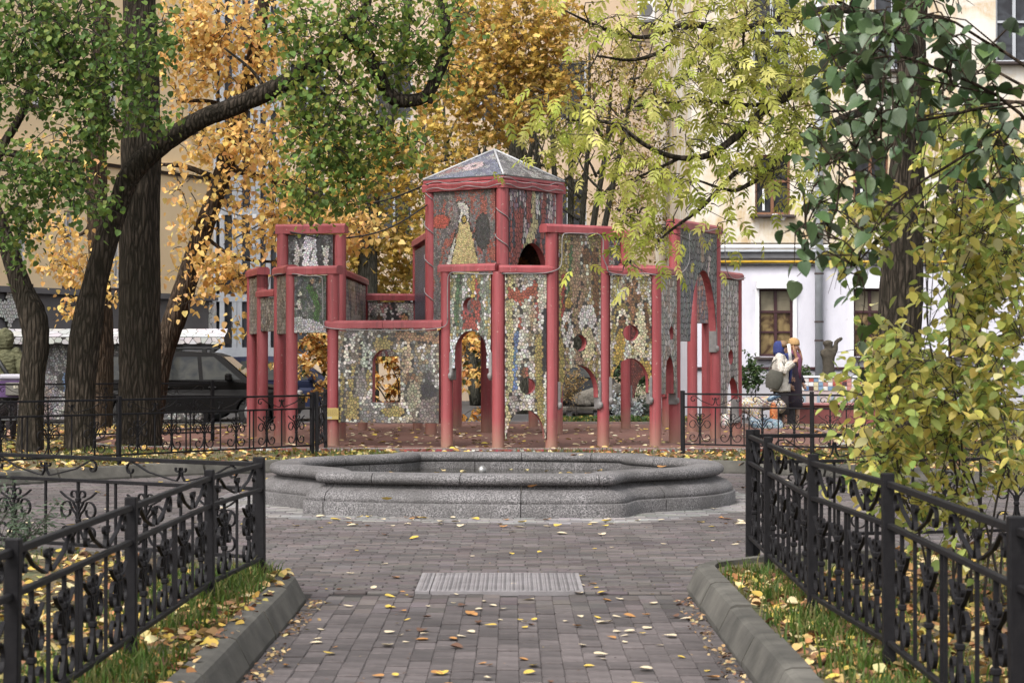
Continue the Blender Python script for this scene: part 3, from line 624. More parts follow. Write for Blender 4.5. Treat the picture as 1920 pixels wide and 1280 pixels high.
# ---- beams
beam('c5', 'f1', 601, 615.5, 0.10, -0.05); beam('f1', 'f2', 496, 510, 0.10, 0.0); beam('f2', 'f3', 497, 510.5, 0.0, 0.0)
beam('f3', 'f4', 420, 436, 0.14, 0.10); beam('f4', 'f5', 498, 512, 0.0, 0.0); beam('f5', 'f6', 498, 512.5, 0.0, 0.06)
beam('f6', 'f7', 411, 428, 0.10, 0.10); beam('f7', 'f8', 507, 520.5, 0.05, 0.10)
beam('c1', 'c2', 506, 520, 0.07, 0.10); beam('c2', 'c3', 544, 557, 0.04, 0.0); beam('c3', 'c4', 501, 516, 0.10, 0.02); beam('c4', 'c5', 500, 515.5, 0.02, 0.12)
beam('ua', 'ub', 421, 439, 0.10, 0.10); beam('ub', 'c6', 513.5, 526, 0.0, 0.12, at=33); beam('c6', 'c7', 550, 563, -0.02, 0.05); beam('c7', 't1', 449.5, 463, 0.12, -0.02)
beam('b1', (COLS['b1'].x - 0.5, COLS['b1'].y + 0.3), 431.5, 445, 0.12, 0.1); beam('b2', 'b3', 498, 511, 0.1, 0.1); beam('b4', 't4', 498, 511, 0.1, 0.1); beam('b5', 't4', 498, 511, 0.1, 0.1); beam('b6', 'b1', 499, 512, .1, .1)
# ---- tower eaves band and hipped roof
t1, t2, t3, t4 = (COLS[k] for k in ('t1', 't2', 't3', 't4')); tc = (t1 + t2 + t3 + t4) / 4
for a, b in (('t1', 't2'), ('t2', 't3'), ('t3', 't4'), ('t4', 't1')): beam(a, b, H - (ZEAVE + 0.135 - E) * F / COLS[a].y, H - (ZEAVE - 0.005 - E) * F / COLS[a].y, 0.105, -0.105, 0.22)
def corner(c, k): d = (c - tc); return tc + d * (1 + k / d.length)
zr0 = ZEAVE + 0.14; apex = Vector((tc.x, tc.y, Z(282, tc.y)))
rc = [corner(c, 0.13) for c in (t1, t2, t3, t4)]
put('roof_fascia', MB().add(([(c.x, c.y, z) for z in (zr0, zr0 + 0.045) for c in rc], [(0, 1, 5, 4), (1, 2, 6, 5), (2, 3, 7, 6), (3, 0, 4, 7), (3, 2, 1, 0), (4, 5, 6, 7)])).me('roof_fascia', M_red), PAV)
for i in range(4):
    A3, B3 = Vector((rc[i].x, rc[i].y, zr0 + 0.05)), Vector((rc[(i + 1) % 4].x, rc[(i + 1) % 4].y, zr0 + 0.05)); mid = (A3 + B3) / 2; ux = (B3 - A3).normalized(); uy = (apex - mid).normalized(); hgt = (apex - mid).length; hw = (B3 - A3).length / 2; nn = ux.cross(uy)
    sl_ = put('roof_slope', mesh('roof_slope', [A3, B3, apex, A3 - nn * 0.03, B3 - nn * 0.03, apex - nn * 0.03], [(0, 1, 2), (5, 4, 3), (0, 3, 4, 1), (1, 4, 5, 2), (2, 5, 3, 0)], M_grout), PAV)
    rng = random.Random(40 + i); V, Fc, Cs = [], [], []
    pic = picture([(0.07, 0.075, 0.12), (0.15, 0.16, 0.20), (0.09, 0.09, 0.13), (.22, .21, .21), (0.18, 0.085, 0.08), (0.22, 0.18, 0.18)], [('e', .47, .42, .13, .16, (.40, .30, .29)), ('e', .47, .42, .035, .045, DK)], (2, 2), 9 + i) if i == 0 else picture([GY, (0.06, 0.06, 0.065), (0.2, 0.19, 0.185), DK, (.24, .23, .22), GY], [('e', .42, .55, .035, .05, DK)], (3, 3), 9 + i)
    for (cx, cy), poly in voronoi(-hw, hw, 0.02, hgt, 0.03, rng):
        if abs(cx) > hw * (1 - cy / hgt) - 0.02: continue
        n = len(V); V += [A3.lerp(B3, 0.5) + ux * x + uy * y + nn * 0.008 for x, y in poly]; Fc.append(list(range(n, n + len(poly)))); Cs.append(pic(cx / hw / 2 + .5, cy / hgt, rng))
    tag(put('mosaic_tiles', mesh('mosaic_tiles', V, Fc, M_tile, cols=Cs), sl_), kind='stuff')
M_zinc = mat('zinc_ridge', (0.42, 0.42, 0.43), (0.3, 0.3, 0.3), rough=0.45, scale=8, bs=0.1)
for c in rc: MB().add(tube([(c.x, c.y, zr0 + 0.065), tuple(apex + Vector((0, 0, 0.015)))], 0.018, 8)).obj('roof_ridge', M_zinc, PAV, smooth=True)
# ---- mosaic panels
def fx(*a): return [s for q in a for s in q]
p1 = picture([WH, CR, (.11, .09, .07), WH, GY, (.20, .15, .09), WH], fx(figure(.13, .02, .60, OL, .05), figure(.22, .28, .55, (.17, .15, .13), .02, -1, TN), figure(.08, .62, .32, (.46, .43, .38), 0, 1), figure(.26, .60, .36, (.30, .33, .27), 0, 1, GY), [('e', .45, .86, .11, .08, OL), ('e', .47, .92, .045, .05, OL), ('s', [(.40, .80), (.55, .76)], .035, OL)], figure(.70, .52, .42, (.33, .25, .17), 0, -1, (.42, .33, .2)), [('s', [(.70, .52), (.70, .42)], .02, BR), ('s', [(.76, .52), (.76, .40)], .02, BR), ('s', [(.60, .95), (.98, .90)], .05, (.24, .14, .08)), ('e', .88, .30, .12, .14, DK), ('e', .90, .50, .05, .06, (.06, .055, .055)), ('p', [(.80, .0), (1, .0), (.98, .30), (.78, .25)], (.13, .11, .10)), ('e', .75, .30, .09, .16, (.20, .18, .13)), ('e', .55, .12, .13, .06, OL), ('p', [(0, 0), (.04, 0), (.08, .45), (.02, .6)], OL)]), (2.5, 2), 1)
panel('c5', 'f1', 620, 792, p1, 0.042, win=(701, 753, 654, 754), inset=0.10, seed=11, lab='large cream mosaic panel with olive and brown figures and an arched opening')
p2 = picture([GY, (.13, .15, .11), WH, OL, (.13, .15, .11), (.30, .30, .28), CR], [('e', .5, .56, .22, .13, RD), ('p', [(.30, .40), (.70, .40), (.62, .56), (.38, .56)], RD), ('s', [(.72, .52), (.68, .80), (.60, .95)], .05, RD), ('p', [(0, 0), (1, 0), (1, .30), (.75, .36), (.5, .42), (.25, .36), (0, .30)], (.42, .44, .44)), ('s', [(.15, .5), (.22, .95)], .06, GN), ('s', [(.55, .75), (.58, .98)], .05, GD)], (4, 2), 2)
panel('f1', 'f2', 513, 690, p2, 0.038, 1.2, arch=(620, 857, 916), holes=[(885, 573, 15)], seed=12, shoe=True)
p3 = picture([WH, CR, WH, (.42, .38, .30), WH], fx([('s', [(.12, 1), (.12, .15)], .09, (.32, .28, .15)), ('s', [(.85, 0.1), (.80, .55)], .10, OL)], figure(.36, .66, .30, (.24, .07, .045), 0, -1), figure(.78, .70, .28, (.20, .06, .05), -.05, -1), [('s', [(.10, .88), (.40, .86), (.75, .92)], .03, (.24, .07, .045)), ('e', .50, .52, .16, .05, WH), ('s', [(.24, .25), (.24, .50), (.28, .62)], .04, BL), ('p', [(.32, .36), (.56, .45), (.62, .36)], (.25, .09, .06)), ('e', .44, .40, .07, .05, BR), ('s', [(.95, .45), (.95, .75)], .05, DK), ('e', .22, .22, .13, .08, (.23, .2, .19)), ('s', [(.60, .58), (.68, .82)], .05, TN)]), (3, 4), 3)
panel('f2', 'f3', 514, 822, p3, 0.038, 1.15, arch=(768, 949, 1020, 1.4), holes=[(987, 723, 15)], seed=13)
p4 = picture([OL, TN, WH, CR, OL, (.22, .15, .09), WH], fx([('s', [(.10, 1), (.06, .0)], .07, OL), ('s', [(.12, .45), (.10, .72)], .04, RD), ('s', [(.5, .2), (.48, .55), (.40, .75), (.42, .95)], .12, TN), ('s', [(.48, .55), (.62, .68), (.60, .9)], .06, TN), ('e', .66, .87, .12, .06, BR), ('s', [(.9, .55), (.86, .85)], .08, BR), ('e', .22, .57, .10, .05, GD), ('e', .68, .48, .22, .10, WH), ('e', .68, .33, .2, .11, (.40, .36, .22)), ('e', .2, .42, .14, .12, WH), ('e', .18, .43, .05, .04, BR), ('s', [(.22, .66), (.3, .9)], .03, GN)]), (4, 2.5), 4)
panel('f3', 'f4', 440, 745, p4, 0.038, 1.25, arch=(685, 1049, 1117), holes=[(1083, 643, 15)], seed=14, shoe=True)
p5 = picture([WH, CR, OL, (.33, .30, .22), WH, TN], [('e', .30, .62, .26, .16, OL), ('e', .30, .62, .17, .10, (.46, .42, .33)), ('e', .30, .60, .09, .06, BR), ('s', [(.45, .9), (.55, .6), (.6, .95)], .06, (.20, .11, .06)), ('e', .72, .50, .18, .2, (.42, .38, .25)), ('s', [(.2, .3), (.25, .45)], .12, GD), ('s', [(.1, .14), (.9, .2)], .09, GD), ('s', [(.95, .5), (.85, .75)], .05, BR), ('e', .65, .80, .1, .05, BR)], (3, 3), 5)
panel('f4', 'f5', 517, 736, p5, 0.038, 1.1, arch=(672, 1146, 1213), holes=[(1180, 624, 15)], seed=15, shoe=True)
p6 = picture([GY, (.24, .21, .15), (.18, .19, .16), WH, TN, GN], [], (2, 5), 6)
panel('f5', 'f6', 517, 738, p6, 0.04, 2.0, arch=(669, 1241, 1256), holes=[(1252, 624, 13, 1.0)], seed=16, shoe=2)
p7 = picture([(.045, .05, .065), GY, (.07, .10, .09), (.035, .035, .045), (.15, .14, .12), NV], [('s', [(.75, .55), (.8, .75)], .03, (.4, .3, .28)), ('s', [(.55, .98), (.6, .75)], .04, TN)], (6, 2), 7)
panel('f6', 'f7', 431, 640, p7, 0.04, 2.4, arch=(506, 1288, 1340, 2.2), seed=17, shoe=2, lab='tall dark blue-grey mosaic panel with a pointed arch')
p8 = picture([GY, (.26, .21, .17), WH, (.13, .115, .10), (.30, .28, .26)], [], (5, 1.2), 8)
panel('f7', 'f8', 524, 775, p8, 0.038, 2.6, arch=(708, 1357, 1377), holes=[(1364, 669, 14, 1.0)], seed=18, shoe=2)
ptl = picture([(.22, .07, .055), (.13, .12, .12), (.25, .08, .06), (.10, .095, .095), (.17, .15, .145), (.24, .075, .06)], [('e', .12, .77, .16, .06, (.30, .07, .05)), ('p', [(.22, .32), (.78, .32), (.70, .52), (.66, .62), (.56, .80), (.52, .86), (.42, .84), (.40, .70), (.34, .58)], (.40, .33, .16)), ('p', [(.40, .75), (.44, .85), (.36, .915), (.46, .93), (.58, .88), (.60, .76)], WH), ('p', [(.20, .44), (.38, .72), (.36, .58), (.26, .38)], WH), ('p', [(.58, .74), (.78, .50), (.74, .56), (.64, .70)], WH), ('e', .50, .78, .05, .035, GD), ('e', .80, .68, .12, .14, (.05, .05, .05))], (3, 3), 21)
panel('t1', 't2', 0, 0, ptl, 0.028, zt=ZEAVE - 0.005, zb=Z(604, 32.3), inset=0.10, seed=21, lab='red-grey mosaic panel with a pale yellow winged figure')
ptr = picture([(.09, .06, .09), (.045, .04, .05), (.27, .06, .045), (.20, .13, .16), (.42, .36, .34), (.055, .04, .06)], [('s', [(.50, .97), (.55, .70), (.36, .45), (.28, .35)], .07, (.40, .35, .18)), ('s', [(.60, .94), (.60, .80)], .05, WH), ('s', [(.25, .8), (.2, .5), (.1, .3)], .07, RD), ('s', [(.42, .98), (.40, .75)], .06, RD), ('s', [(.75, .95), (.7, .6)], .05, RD)], (7, 1.5), 22)
panel('t2', 't3', 0, 0, ptr, 0.034, 2.4, zt=ZEAVE - 0.005, zb=Z(560, 32.5), inset=0.10, seed=22, arch=(456, 962, 1023, 1.5), lab='violet and red mosaic panel of long slivers over an arch')
pdk = picture([DK, (.06, .045, .03), (.10, .06, .03), DK], [('e', .5, .3, .2, .12, (.2, .12, .03))], (3, 3), 23)
panel('t3', 't4', 0, 0, pdk, 0.05, zt=ZEAVE - 0.005, zb=Z(560, 33.5), inset=0.10, seed=23); panel('t4', 't1', 0, 0, pdk, 0.05, zt=ZEAVE - 0.005, zb=Z(560, 33.5), inset=0.10, seed=24)
pnv = picture([NV, (.03, .03, .06), (.07, .07, .12)], [], (3, 3), 25)
panel('c7', 't1', 464, 600, pnv, 0.035, seed=25)
p67 = picture([WH, (.42, .36, .34), WH, PK, WH], [('e', .25, .6, .08, .2, BR), ('e', .45, .75, .06, .15, DK), ('s', [(.55, .95), (.65, .55)], .05, DK), ('e', .8, .6, .12, .2, (.36, .2, .1)), ('e', .12, .65, .07, .2, GY), ('s', [(.3, .4), (.5, .3)], .04, TN)], (4, 2), 26)
panel('c6', 'c7', 566, 668, p67, 0.045, seed=26)
pub = picture([(.17, .17, .18), WH, (.10, .11, .14), (.28, .25, .14)], [('s', [(.35, .95), (.42, .55), (.35, .1)], .12, (.40, .37, .30)), ('e', .35, .85, .1, .04, GD), ('e', .55, .3, .25, .22, WH)], (4, 2), 27)
panel('ub', 'c6', 529, 640, pub, 0.04, 1.6, holes=[(661, 578, 13, 0.7)], at=33, seed=27)
pab = picture([(.05, .05, .055), DK, (.11, .105, .11), DK], [('p', [(.10, 0), (.24, 0), (.26, .55), (.20, .95), (.14, .60)], WH), ('p', [(.22, .35), (.34, .40), (.36, .90), (.28, .60)], WH), ('p', [(.30, 0), (.68, 0), (.64, .5), (.62, 1), (.36, 1), (.34, .5)], (.58, .56, .58)), ('p', [(.78, 0), (.90, 0), (.92, .5), (.98, .85), (.88, .62), (.84, .78), (.80, .62), (.70, .85), (.77, .5)], WH), ('s', [(.48, .2), (.55, .6)], .025, GY)], (3, 3), 28)
panel('ua', 'ub', 440, 503, pab, 0.032, inset=0.10, seed=28, lab='small black mosaic panel with white figures')
p45 = picture([(.10, .105, .11), (.055, .06, .065), (.14, .14, .13), (.06, .08, .06), (.10, .105, .11)], [('p', [(.04, .40), (.26, .40), (.15, .66)], (.36, .34, .29)), ('p', [(.10, .62), (.26, .62), (.17, .78)], (.36, .34, .29)), ('s', [(.48, .78), (.6, .68), (.75, .45), (.7, .25)], .09, (.05, .10, .03)), ('p', [(0, 0), (1, 0), (1, .12), (.5, .25), (0, .3)], (.34, .33, .33)), ('e', .55, .88, .08, .06, TN), ('e', .82, .92, .06, .05, TN)], (4, 4), 29)
panel('c4', 'c5', 516.5, 624, p45, 0.034, seed=29)
pgb = picture([(.17, .13, .09), GY, (.30, .27, .23), (.09, .075, .06), (.22, .19, .17)], [], (6, 2), 30)
panel('c3', 'c4', 517, 626, pgb, 0.034, 1.8, seed=30); panel('c2', 'c3', 558, 621, pgb, 0.034, 1.6, seed=31); panel('c1', 'c2', 521, 626, pgb, 0.034, 1.8, seed=32)
column_stub = COLS['c2']; MB().add(tube([(column_stub.x, column_stub.y, Z(540, 31)), (column_stub.x, column_stub.y, Z(508, 31))], 0.088, 20)).obj('column_stub', M_red, PAV)
prd = picture([(.24, .06, .045), (.17, .05, .04), (.28, .10, .08)], [('s', [(.6, .6), (.9, .9)], .04, WH)], (3, 3), 33)
panel('b1', 'b6', 600, 745, prd, 0.045, arch=(700, 1186, 1245), seed=33, shoe=1); panel('b2', 'b3', 514, 606, picture([DK, (.3, .1, .05), (.1, .08, .1), (.4, .25, .18)], [], (5, 2), 34), 0.04, 2.0, seed=34)
panel('b1', (COLS['b1'].x - 0.5, COLS['b1'].y + 0.3), 447, 560, picture([NV, DK, GY, (.2, .06, .05)], [], (5, 3), 35), 0.04, seed=35)
# ---- yellow notice on the front left column
c5 = COLS['c5']; mn = mat('notice_yellow', (0.42, 0.32, 0.10), (0.38, 0.29, 0.09), rough=0.5, scale=4, bs=0); mt_ = mat('notice_print', (0.18, 0.12, 0.05), rough=0.7, bs=0); mg_ = mat('notice_print_pale', (0.45, 0.45, 0.42), rough=0.7, bs=0)
nx, ny, nz = c5.x - 0.015, c5.y - 0.115, Z(775, c5.y)
no = MB().add(box((nx, ny, nz), (0.205, 0.012, 0.165), 0, 0.003)).obj('notice', mn); tag(no, 'small yellow notice fixed to the front left red column', 'notice')
ln = MB(); rg = random.Random(4)
for i in range(6):
    x = -0.085
    while x < 0.075: w = rg.uniform(.012, .03); ln.add(box((nx + x + w / 2, ny - 0.0072, nz + 0.062 - i * 0.017), (w, 0.001, 0.006))); x += w + 0.006
tag(ln.obj('print_lines', mt_, no), kind='stuff')
for i in range(3): MB().add(box((nx - 0.058 + i * 0.025, ny - 0.0072, nz - 0.055), (0.02, 0.001, 0.03))).obj('print_block', mg_, no)
# ---- mosaic edging of the playground
M_edge = mat('edging_concrete', (0.20, 0.10, 0.09), (0.13, 0.12, 0.115), rough=0.9, scale=4, bs=0.4)
ed = bpy.data.objects.new('kerb_playground', None); COL.objects.link(ed); tag(ed, kind='structure')
loop = spline([(*p, 0) for p in plat + [plat[0]]], 4); loop = [Vector((p[0], p[1])) for p in loop]; rng = random.Random(8)
tiles = MB(); mid = Vector((-0.5, 32.5))
def edge_side(i): a, b = loop[i], loop[i + 1]; t = (b - a).normalized(); n = Vector((t.y, -t.x)); return a, b, n if (a - mid).dot(n) > 0 else -n
for i in range(len(loop) - 1):
    a, b, n = edge_side(i); _, _, n2 = edge_side((i + 1) % (len(loop) - 1)); p = [a, b, b + n2 * 0.16, a + n * 0.16]
    v = [(q.x, q.y, 0.0) for q in p] + [(q.x, q.y, 0.165) for q in p]; put('edging_block', mesh('edging_block', v, [(3, 2, 1, 0), (4, 5, 6, 7), (0, 1, 5, 4), (1, 2, 6, 5), (2, 3, 7, 6), (3, 0, 4, 7)], M_edge), ed)
    if a.y < 31:
        L_ = (b - a).length; t = (b - a).normalized()
        for (c, po) in voronoi(0, L_, 0.005, 0.155, 0.04, rng): q = [a + t * x + n * y for x, y in po]; tiles.add(([(w.x, w.y, 0.169) for w in q], [tuple(range(len(q)))]), 0, jcol(rng.choice([WH, WH, WH, GY, CR, (.3, .33, .38)]), rng, .3))
        for (c, po) in voronoi(0, L_, 0.0, 0.16, 0.045, rng): q = [(*(a + t * x + n * 0.165), y) for x, y in po]; tiles.add((q, [tuple(range(len(q)))]), 0, jcol(rng.choice([RD, (.22, .03, .04), RD, (.15, .04, .04), WH, GY]) if c[0] + a.x > -9 else BL, rng, .3))
tag(tiles.obj('mosaic_tiles', M_tile, ed, cols=True), kind='stuff')
# ---- cables
M_cab = mat('grey_cable', (0.24, 0.22, 0.215), (0.15, 0.14, 0.14), rough=0.5, scale=10, bs=0); M_blk = mat('black_cable', (0.012, 0.012, 0.013), rough=0.6, bs=0)
def cable(name, label, pts, r, m, grp=None): o = MB().add(tube([tuple(p) for p in spline(pts, 8)], r, 6)).obj(name, m, smooth=True); return tag(o, label, 'cable', grp)
def onp(px, py, a, b, off=0.115):              # a point in front of the face between two columns
    A, B = COLS[a], COLS[b]; s, z = ray_uv(px, py, A, B); u = (B - A).normalized(); n = Vector((-u.y, u.x)); n = n if n.y < 0 else -n; p = A + u * s + n * off; return (p.x, p.y, z)
fr = []
for a, b, P in (('f1', 'f2', [(848, 600), (848, 535), (852, 514), (870, 511), (905, 514)]), ('f2', 'f3', [(960, 513), (1000, 513.5), (1030, 510)]), ('f3', 'f4', [(1042, 498), (1044, 460), (1046, 442), (1056, 438), (1090, 439), (1112, 440), (1121, 452), (1121, 480), (1128, 500)]), ('f4', 'f5', [(1137, 511), (1165, 516), (1200, 513), (1225, 516)]), ('f5', 'f6', [(1243, 518), (1262, 512)]), ('f6', 'f7', [(1277, 490), (1278, 440), (1290, 431), (1310, 434), (1330, 430), (1343, 440), (1346, 490)]), ('f7', 'f8', [(1352, 515), (1365, 524), (1383, 521)])):
    fr += [onp(x, y, a, b, 0.13) for x, y in P]
cable('light_cable', 'grey light cable stepping along the front beams of the pavilion', fr, 0.008, M_cab)
cable('light_cable', 'grey light cable slung under the low beam over the cream mosaic panel', [onp(x, y, 'c5', 'f1', 0.125) for x, y in ((613, 602), (616, 613), (650, 617.5), (720, 619), (800, 618), (838, 612), (846, 595))], 0.008, M_cab)
cable('light_cable', 'grey light cable looped over the dark mosaic panels at the left end', [onp(x, y, 'c3', 'c4', 0.12) for x, y in ((484, 545), (487, 556), (500, 562), (512, 555), (518, 535), (521, 520), (535, 514))] + [onp(x, y, 'c4', 'c5', 0.12) for x, y in ((560, 514), (585, 518), (608, 519), (613, 530), (614, 600))], 0.008, M_cab)
def helix(k, y0, y1, turns, r=0.11):
    c = COLS[k]; return [(c.x + r * math.cos(R(-160) + w), c.y + r * math.sin(R(-160) + w), Z(y0 + (y1 - y0) * i / (turns * 10), c.y)) for i in range(turns * 10 + 1) for w in [2 * math.pi * i / 10]]
cable('light_cable', 'grey light cable wound round the left column of the tower', helix('t1', 360, 610, 4), 0.008, M_cab)
cable('light_cable', 'grey light cable wound round the front column of the tower', helix('t2', 390, 497, 2), 0.008, M_cab)
ev = []
for a, b in (('t1', 't2'), ('t2', 't3')):
    A, B = COLS[a], COLS[b]; u = (B - A).normalized(); n = Vector((-u.y, u.x)); n = n if n.y < 0 else -n
    for i in range(8): p = A + u * ((B - A).length * i / 7) + n * 0.135; ev.append((p.x, p.y, ZEAVE + 0.03 + 0.025 * math.sin(i * 1.9 + (2 if a == 't2' else 0))))
cable('light_cable', 'grey light cable running along the eaves of the tower', ev, 0.008, M_cab)
ev2 = [(x - 0.0, y - 0.02, z + 0.085 + 0.02 * math.sin(i)) for i, (x, y, z) in enumerate(ev)]
cable('light_cable', 'second grey light cable higher on the eaves of the tower', ev2, 0.007, M_cab)
cable('black_cable', 'black cable sagging from the black and white panel to the tower', [(*COLS['ua'].xy, Z(432, 31.2)), D(560, 438, 31.0), D(620, 447, 31.1), D(690, 440, 31.6), D(745, 420, 32.2), D(801, 384, 32.7)], 0.012, M_blk)
cable('black_cable', 'black cable rising from the glazed grey bay to the tower eaves', [D(420, 458, 45), D(500, 415, 41), D(560, 393, 38), D(640, 385, 36), D(720, 376, 34.5), D(802, 345, 32.7)], 0.016, M_blk)
cable('black_cable', 'coiled black cable crossing the grey glazed bay', [D(390, 380, 47), D(430, 398, 45), D(480, 412, 42), D(515, 418, 38), D(514, 438, 31.4)], 0.014, M_blk)
# ================================================================ buildings
M_white = mat('white_paint', (0.66, 0.66, 0.67), (0.56, 0.56, 0.57), rough=0.6, scale=6, bs=0.1)
M_maroon = mat('maroon_window_frame', (0.04, 0.010, 0.013), (0.03, 0.008, 0.010), rough=0.5, scale=20, bs=0.1)
M_brownf = mat('brown_window_frame', (0.17, 0.075, 0.035), (0.12, 0.055, 0.03), rough=0.6, scale=20, stretch=(1, 1, .2), bs=0.1)
M_greyf = mat('grey_window_frame', (0.36, 0.375, 0.40), (0.32, 0.335, 0.36), rough=0.5, scale=10, bs=0.05)
def glass(name, c, c2=None):
    m, nt, b = nodes(name); n = N(nt, 'ShaderNodeTexNoise', Scale=2.6, Detail=5, Distortion=1.5); L(nt, coords(nt), n.inputs['Vector'])
    L(nt, ramp(nt, n.outputs['Fac'], [(0.38, c), (0.62, c2 or tuple(x * .35 for x in c))]), b.inputs['Base Color']); b.inputs['Roughness'].default_value = 0.06; b.inputs['Specular IOR Level'].default_value = 0.12; return m
M_gw = glass('glass_over_warm_room', (0.20, 0.145, 0.07), (0.05, 0.03, 0.02)); M_gd = glass('glass_over_dark_room', (0.035, 0.036, 0.04), (0.012, 0.012, 0.014)); M_gb = glass('glass_over_blind', (0.23, 0.20, 0.14), (0.16, 0.14, 0.10)); M_gg = glass('glass_over_stair', (0.05, 0.053, 0.06), (0.03, 0.03, 0.034))
def make_plaster(name, z_split=3.85):
    m, nt, b = nodes(name); v = coords(nt); n = N(nt, 'ShaderNodeTexNoise', Scale=0.55, Detail=10, Roughness=0.68, Distortion=0.6); L(nt, v, n.inputs['Vector'])
    n2 = N(nt, 'ShaderNodeTexNoise', Scale=2.2, Detail=8, Roughness=0.7); L(nt, coords(nt, (1, 1, .35)), n2.inputs['Vector']); n3 = N(nt, 'ShaderNodeTexNoise', Scale=9.0, Detail=6); L(nt, v, n3.inputs['Vector'])
    up = ramp(nt, n.outputs['Fac'], [(0.40, (0.54, 0.515, 0.48)), (0.49, (0.50, 0.41, 0.28)), (0.56, (0.42, 0.30, 0.165)), (0.62, (0.52, 0.485, 0.43))])
    up = mixc(nt, ramp(nt, n2.outputs['Fac'], [(0.42, (0, 0, 0)), (0.60, (.7, .7, .7))]), up, (0.60, 0.57, 0.52)); up = mixc(nt, ramp(nt, n2.outputs['Fac'], [(0.64, (0, 0, 0)), (0.72, (.8, .8, .8))]), up, (0.25, 0.20, 0.15))
    lo = ramp(nt, n2.outputs['Fac'], [(0.35, (0.46, 0.45, 0.50)), (0.62, (0.535, 0.525, 0.575))]); lo = mixc(nt, ramp(nt, n3.outputs['Fac'], [(0.66, (0, 0, 0)), (0.70, (.6, .6, .6))]), lo, (0.36, 0.34, 0.34))
    sx = N(nt, 'ShaderNodeSeparateXYZ'); L(nt, v, sx.inputs[0]); gt = N(nt, 'ShaderNodeMath', operation='GREATER_THAN'); L(nt, sx.outputs[2], gt.inputs[0]); gt.inputs[1].default_value = z_split
    c = mixc(nt, gt.outputs[0], lo, up); L(nt, c, b.inputs['Base Color']); b.inputs['Roughness'].default_value = 0.9; bump(nt, b, n2.outputs['Fac'], 0.5, 0.02); return m
M_peel = make_plaster('peeling_plaster'); M_cream = mat('cream_plaster', (0.74, 0.58, 0.37), (0.69, 0.53, 0.335), rough=0.9, scale=0.7, bs=0.2, bscale=20)
M_beige = mat('beige_plaster', (0.46, 0.36, 0.26), (0.41, 0.315, 0.225), rough=0.9, scale=0.5, bs=0.2, bscale=20); M_grey = mat('grey_plinth', (0.125, 0.12, 0.125), (0.105, 0.10, 0.105), rough=0.85, scale=2, bs=0.15)
M_brownsill = mat('brown_sill', (0.05, 0.035, 0.033), rough=0.6, scale=8, bs=0.1)
def slab_xz(poly, holes, fn, t):               # wall with real openings; fn maps (along, height, depth) to the world
    v, f, _ = prism(poly, 0, t, holes); return [fn(p[0], p[1], p[2]) for p in v], f
def rect(a, b, c, d): return [(a, c), (b, c), (b, d), (a, d)]
# ---- right-hand house
YB = 46.0; BX0 = D(1297, 0, YB).x
hs_ = thing('plaster_house', 'old house with peeling cream plaster above and pale lilac ground floor', 'house', (9, YB, 0))
wins = [(1423, 1487, 541, 668, 0), (1600, 1664, 541, 668, 0), (1777, 1841, 541, 668, 0), (1416, 1482, 290, 402, 1), (1600, 1666, 290, 402, 1), (1784, 1850, 290, 402, 1), (1412, 1484, -20, 152, 2), (1640, 1712, -20, 130, 2), (1868, 1940, -20, 116, 2)]
wr = [(D(a, 0, YB).x, D(b, 0, YB).x, Z(d, YB), Z(c, YB), k) for a, b, c, d, k in wins]
v, f = slab_xz(rect(BX0, 20, -0.1, 15), [rect(*w[:4]) for w in wr], lambda x, z, o: (x, YB + o, z), 0.5)
put('wall', mesh('wall', v, f, M_peel), hs_)
MB().add(box((BX0 + 0.25, YB + 9, 7.45), (0.5, 17.0, 15.1))).obj('side_wall', M_peel, hs_)
for (x0, x1, z0, z1, k) in wr:
    fm = (M_maroon, M_brownf, M_greyf)[k]; w = x1 - x0; h = z1 - z0; y = YB + 0.12; b = 0.055; m = MB(); zm = z0 + h * (0.56 if k else 0.66); zq = z0 + h * 0.36
    for c, s in (((x0 + b / 2, y, (z0 + z1) / 2), (b, .08, h)), ((x1 - b / 2, y, (z0 + z1) / 2), (b, .08, h)), (((x0 + x1) / 2, y, z0 + b / 2), (w - 2 * b, .08, b)), (((x0 + x1) / 2, y, z1 - b / 2), (w - 2 * b, .08, b)), (((x0 + x1) / 2, y - 0.005, (z0 + z1) / 2), (b * 1.3, .08, h - 2 * b)), (((x0 + x1) / 2, y - 0.01, zm), (w - 2 * b, .08, b))): m.add(box(c, s))
    if k == 0: m.add(box(((x0 + x1) / 2, y - 0.006, zq), (w - 2 * b, .07, b * .8)))
    fr_ = m.obj('window', fm, hs_); xm = (x0 + x1) / 2; i = 0
    for (a, c) in ((x0 + b, xm - b * .65), (xm + b * .65, x1 - b)):
        for (e, g) in ((z0 + b, zm - b / 2), (zm + b / 2, z1 - b)):
            mm = ((M_gb if g > zm + .1 else M_gw), M_gd, M_gg)[k]; put('pane', mesh('pane', [(a, y, e), (c, y, e), (c, y, g), (a, y, g)], [(0, 1, 2, 3)], mm), fr_); i += 1
    if k == 0:
        MB().add(box(((x0 + x1) / 2, YB - 0.08, z1 + 0.09), (w + 0.14, 0.2, 0.19), 0, .01)).obj('shutter_box', M_white, fr_)
        for xx in (x0 - 0.04, x1 + 0.04): MB().add(box((xx, YB - 0.012, (z0 + z1) / 2), (0.085, 0.05, h))).obj('white_reveal', M_white, fr_)
    MB().add(box(((x0 + x1) / 2, YB - 0.06, z0 - 0.045), (w + 0.22, 0.3, 0.06), 0, .008)).obj('sill', M_brownsill, fr_)
    if k == 1: MB().add(box((xm - w * .25, y - .05, z0 + h * .25), (.05, .02, .5), 0)).obj('papers', M_white, fr_, mw=None)
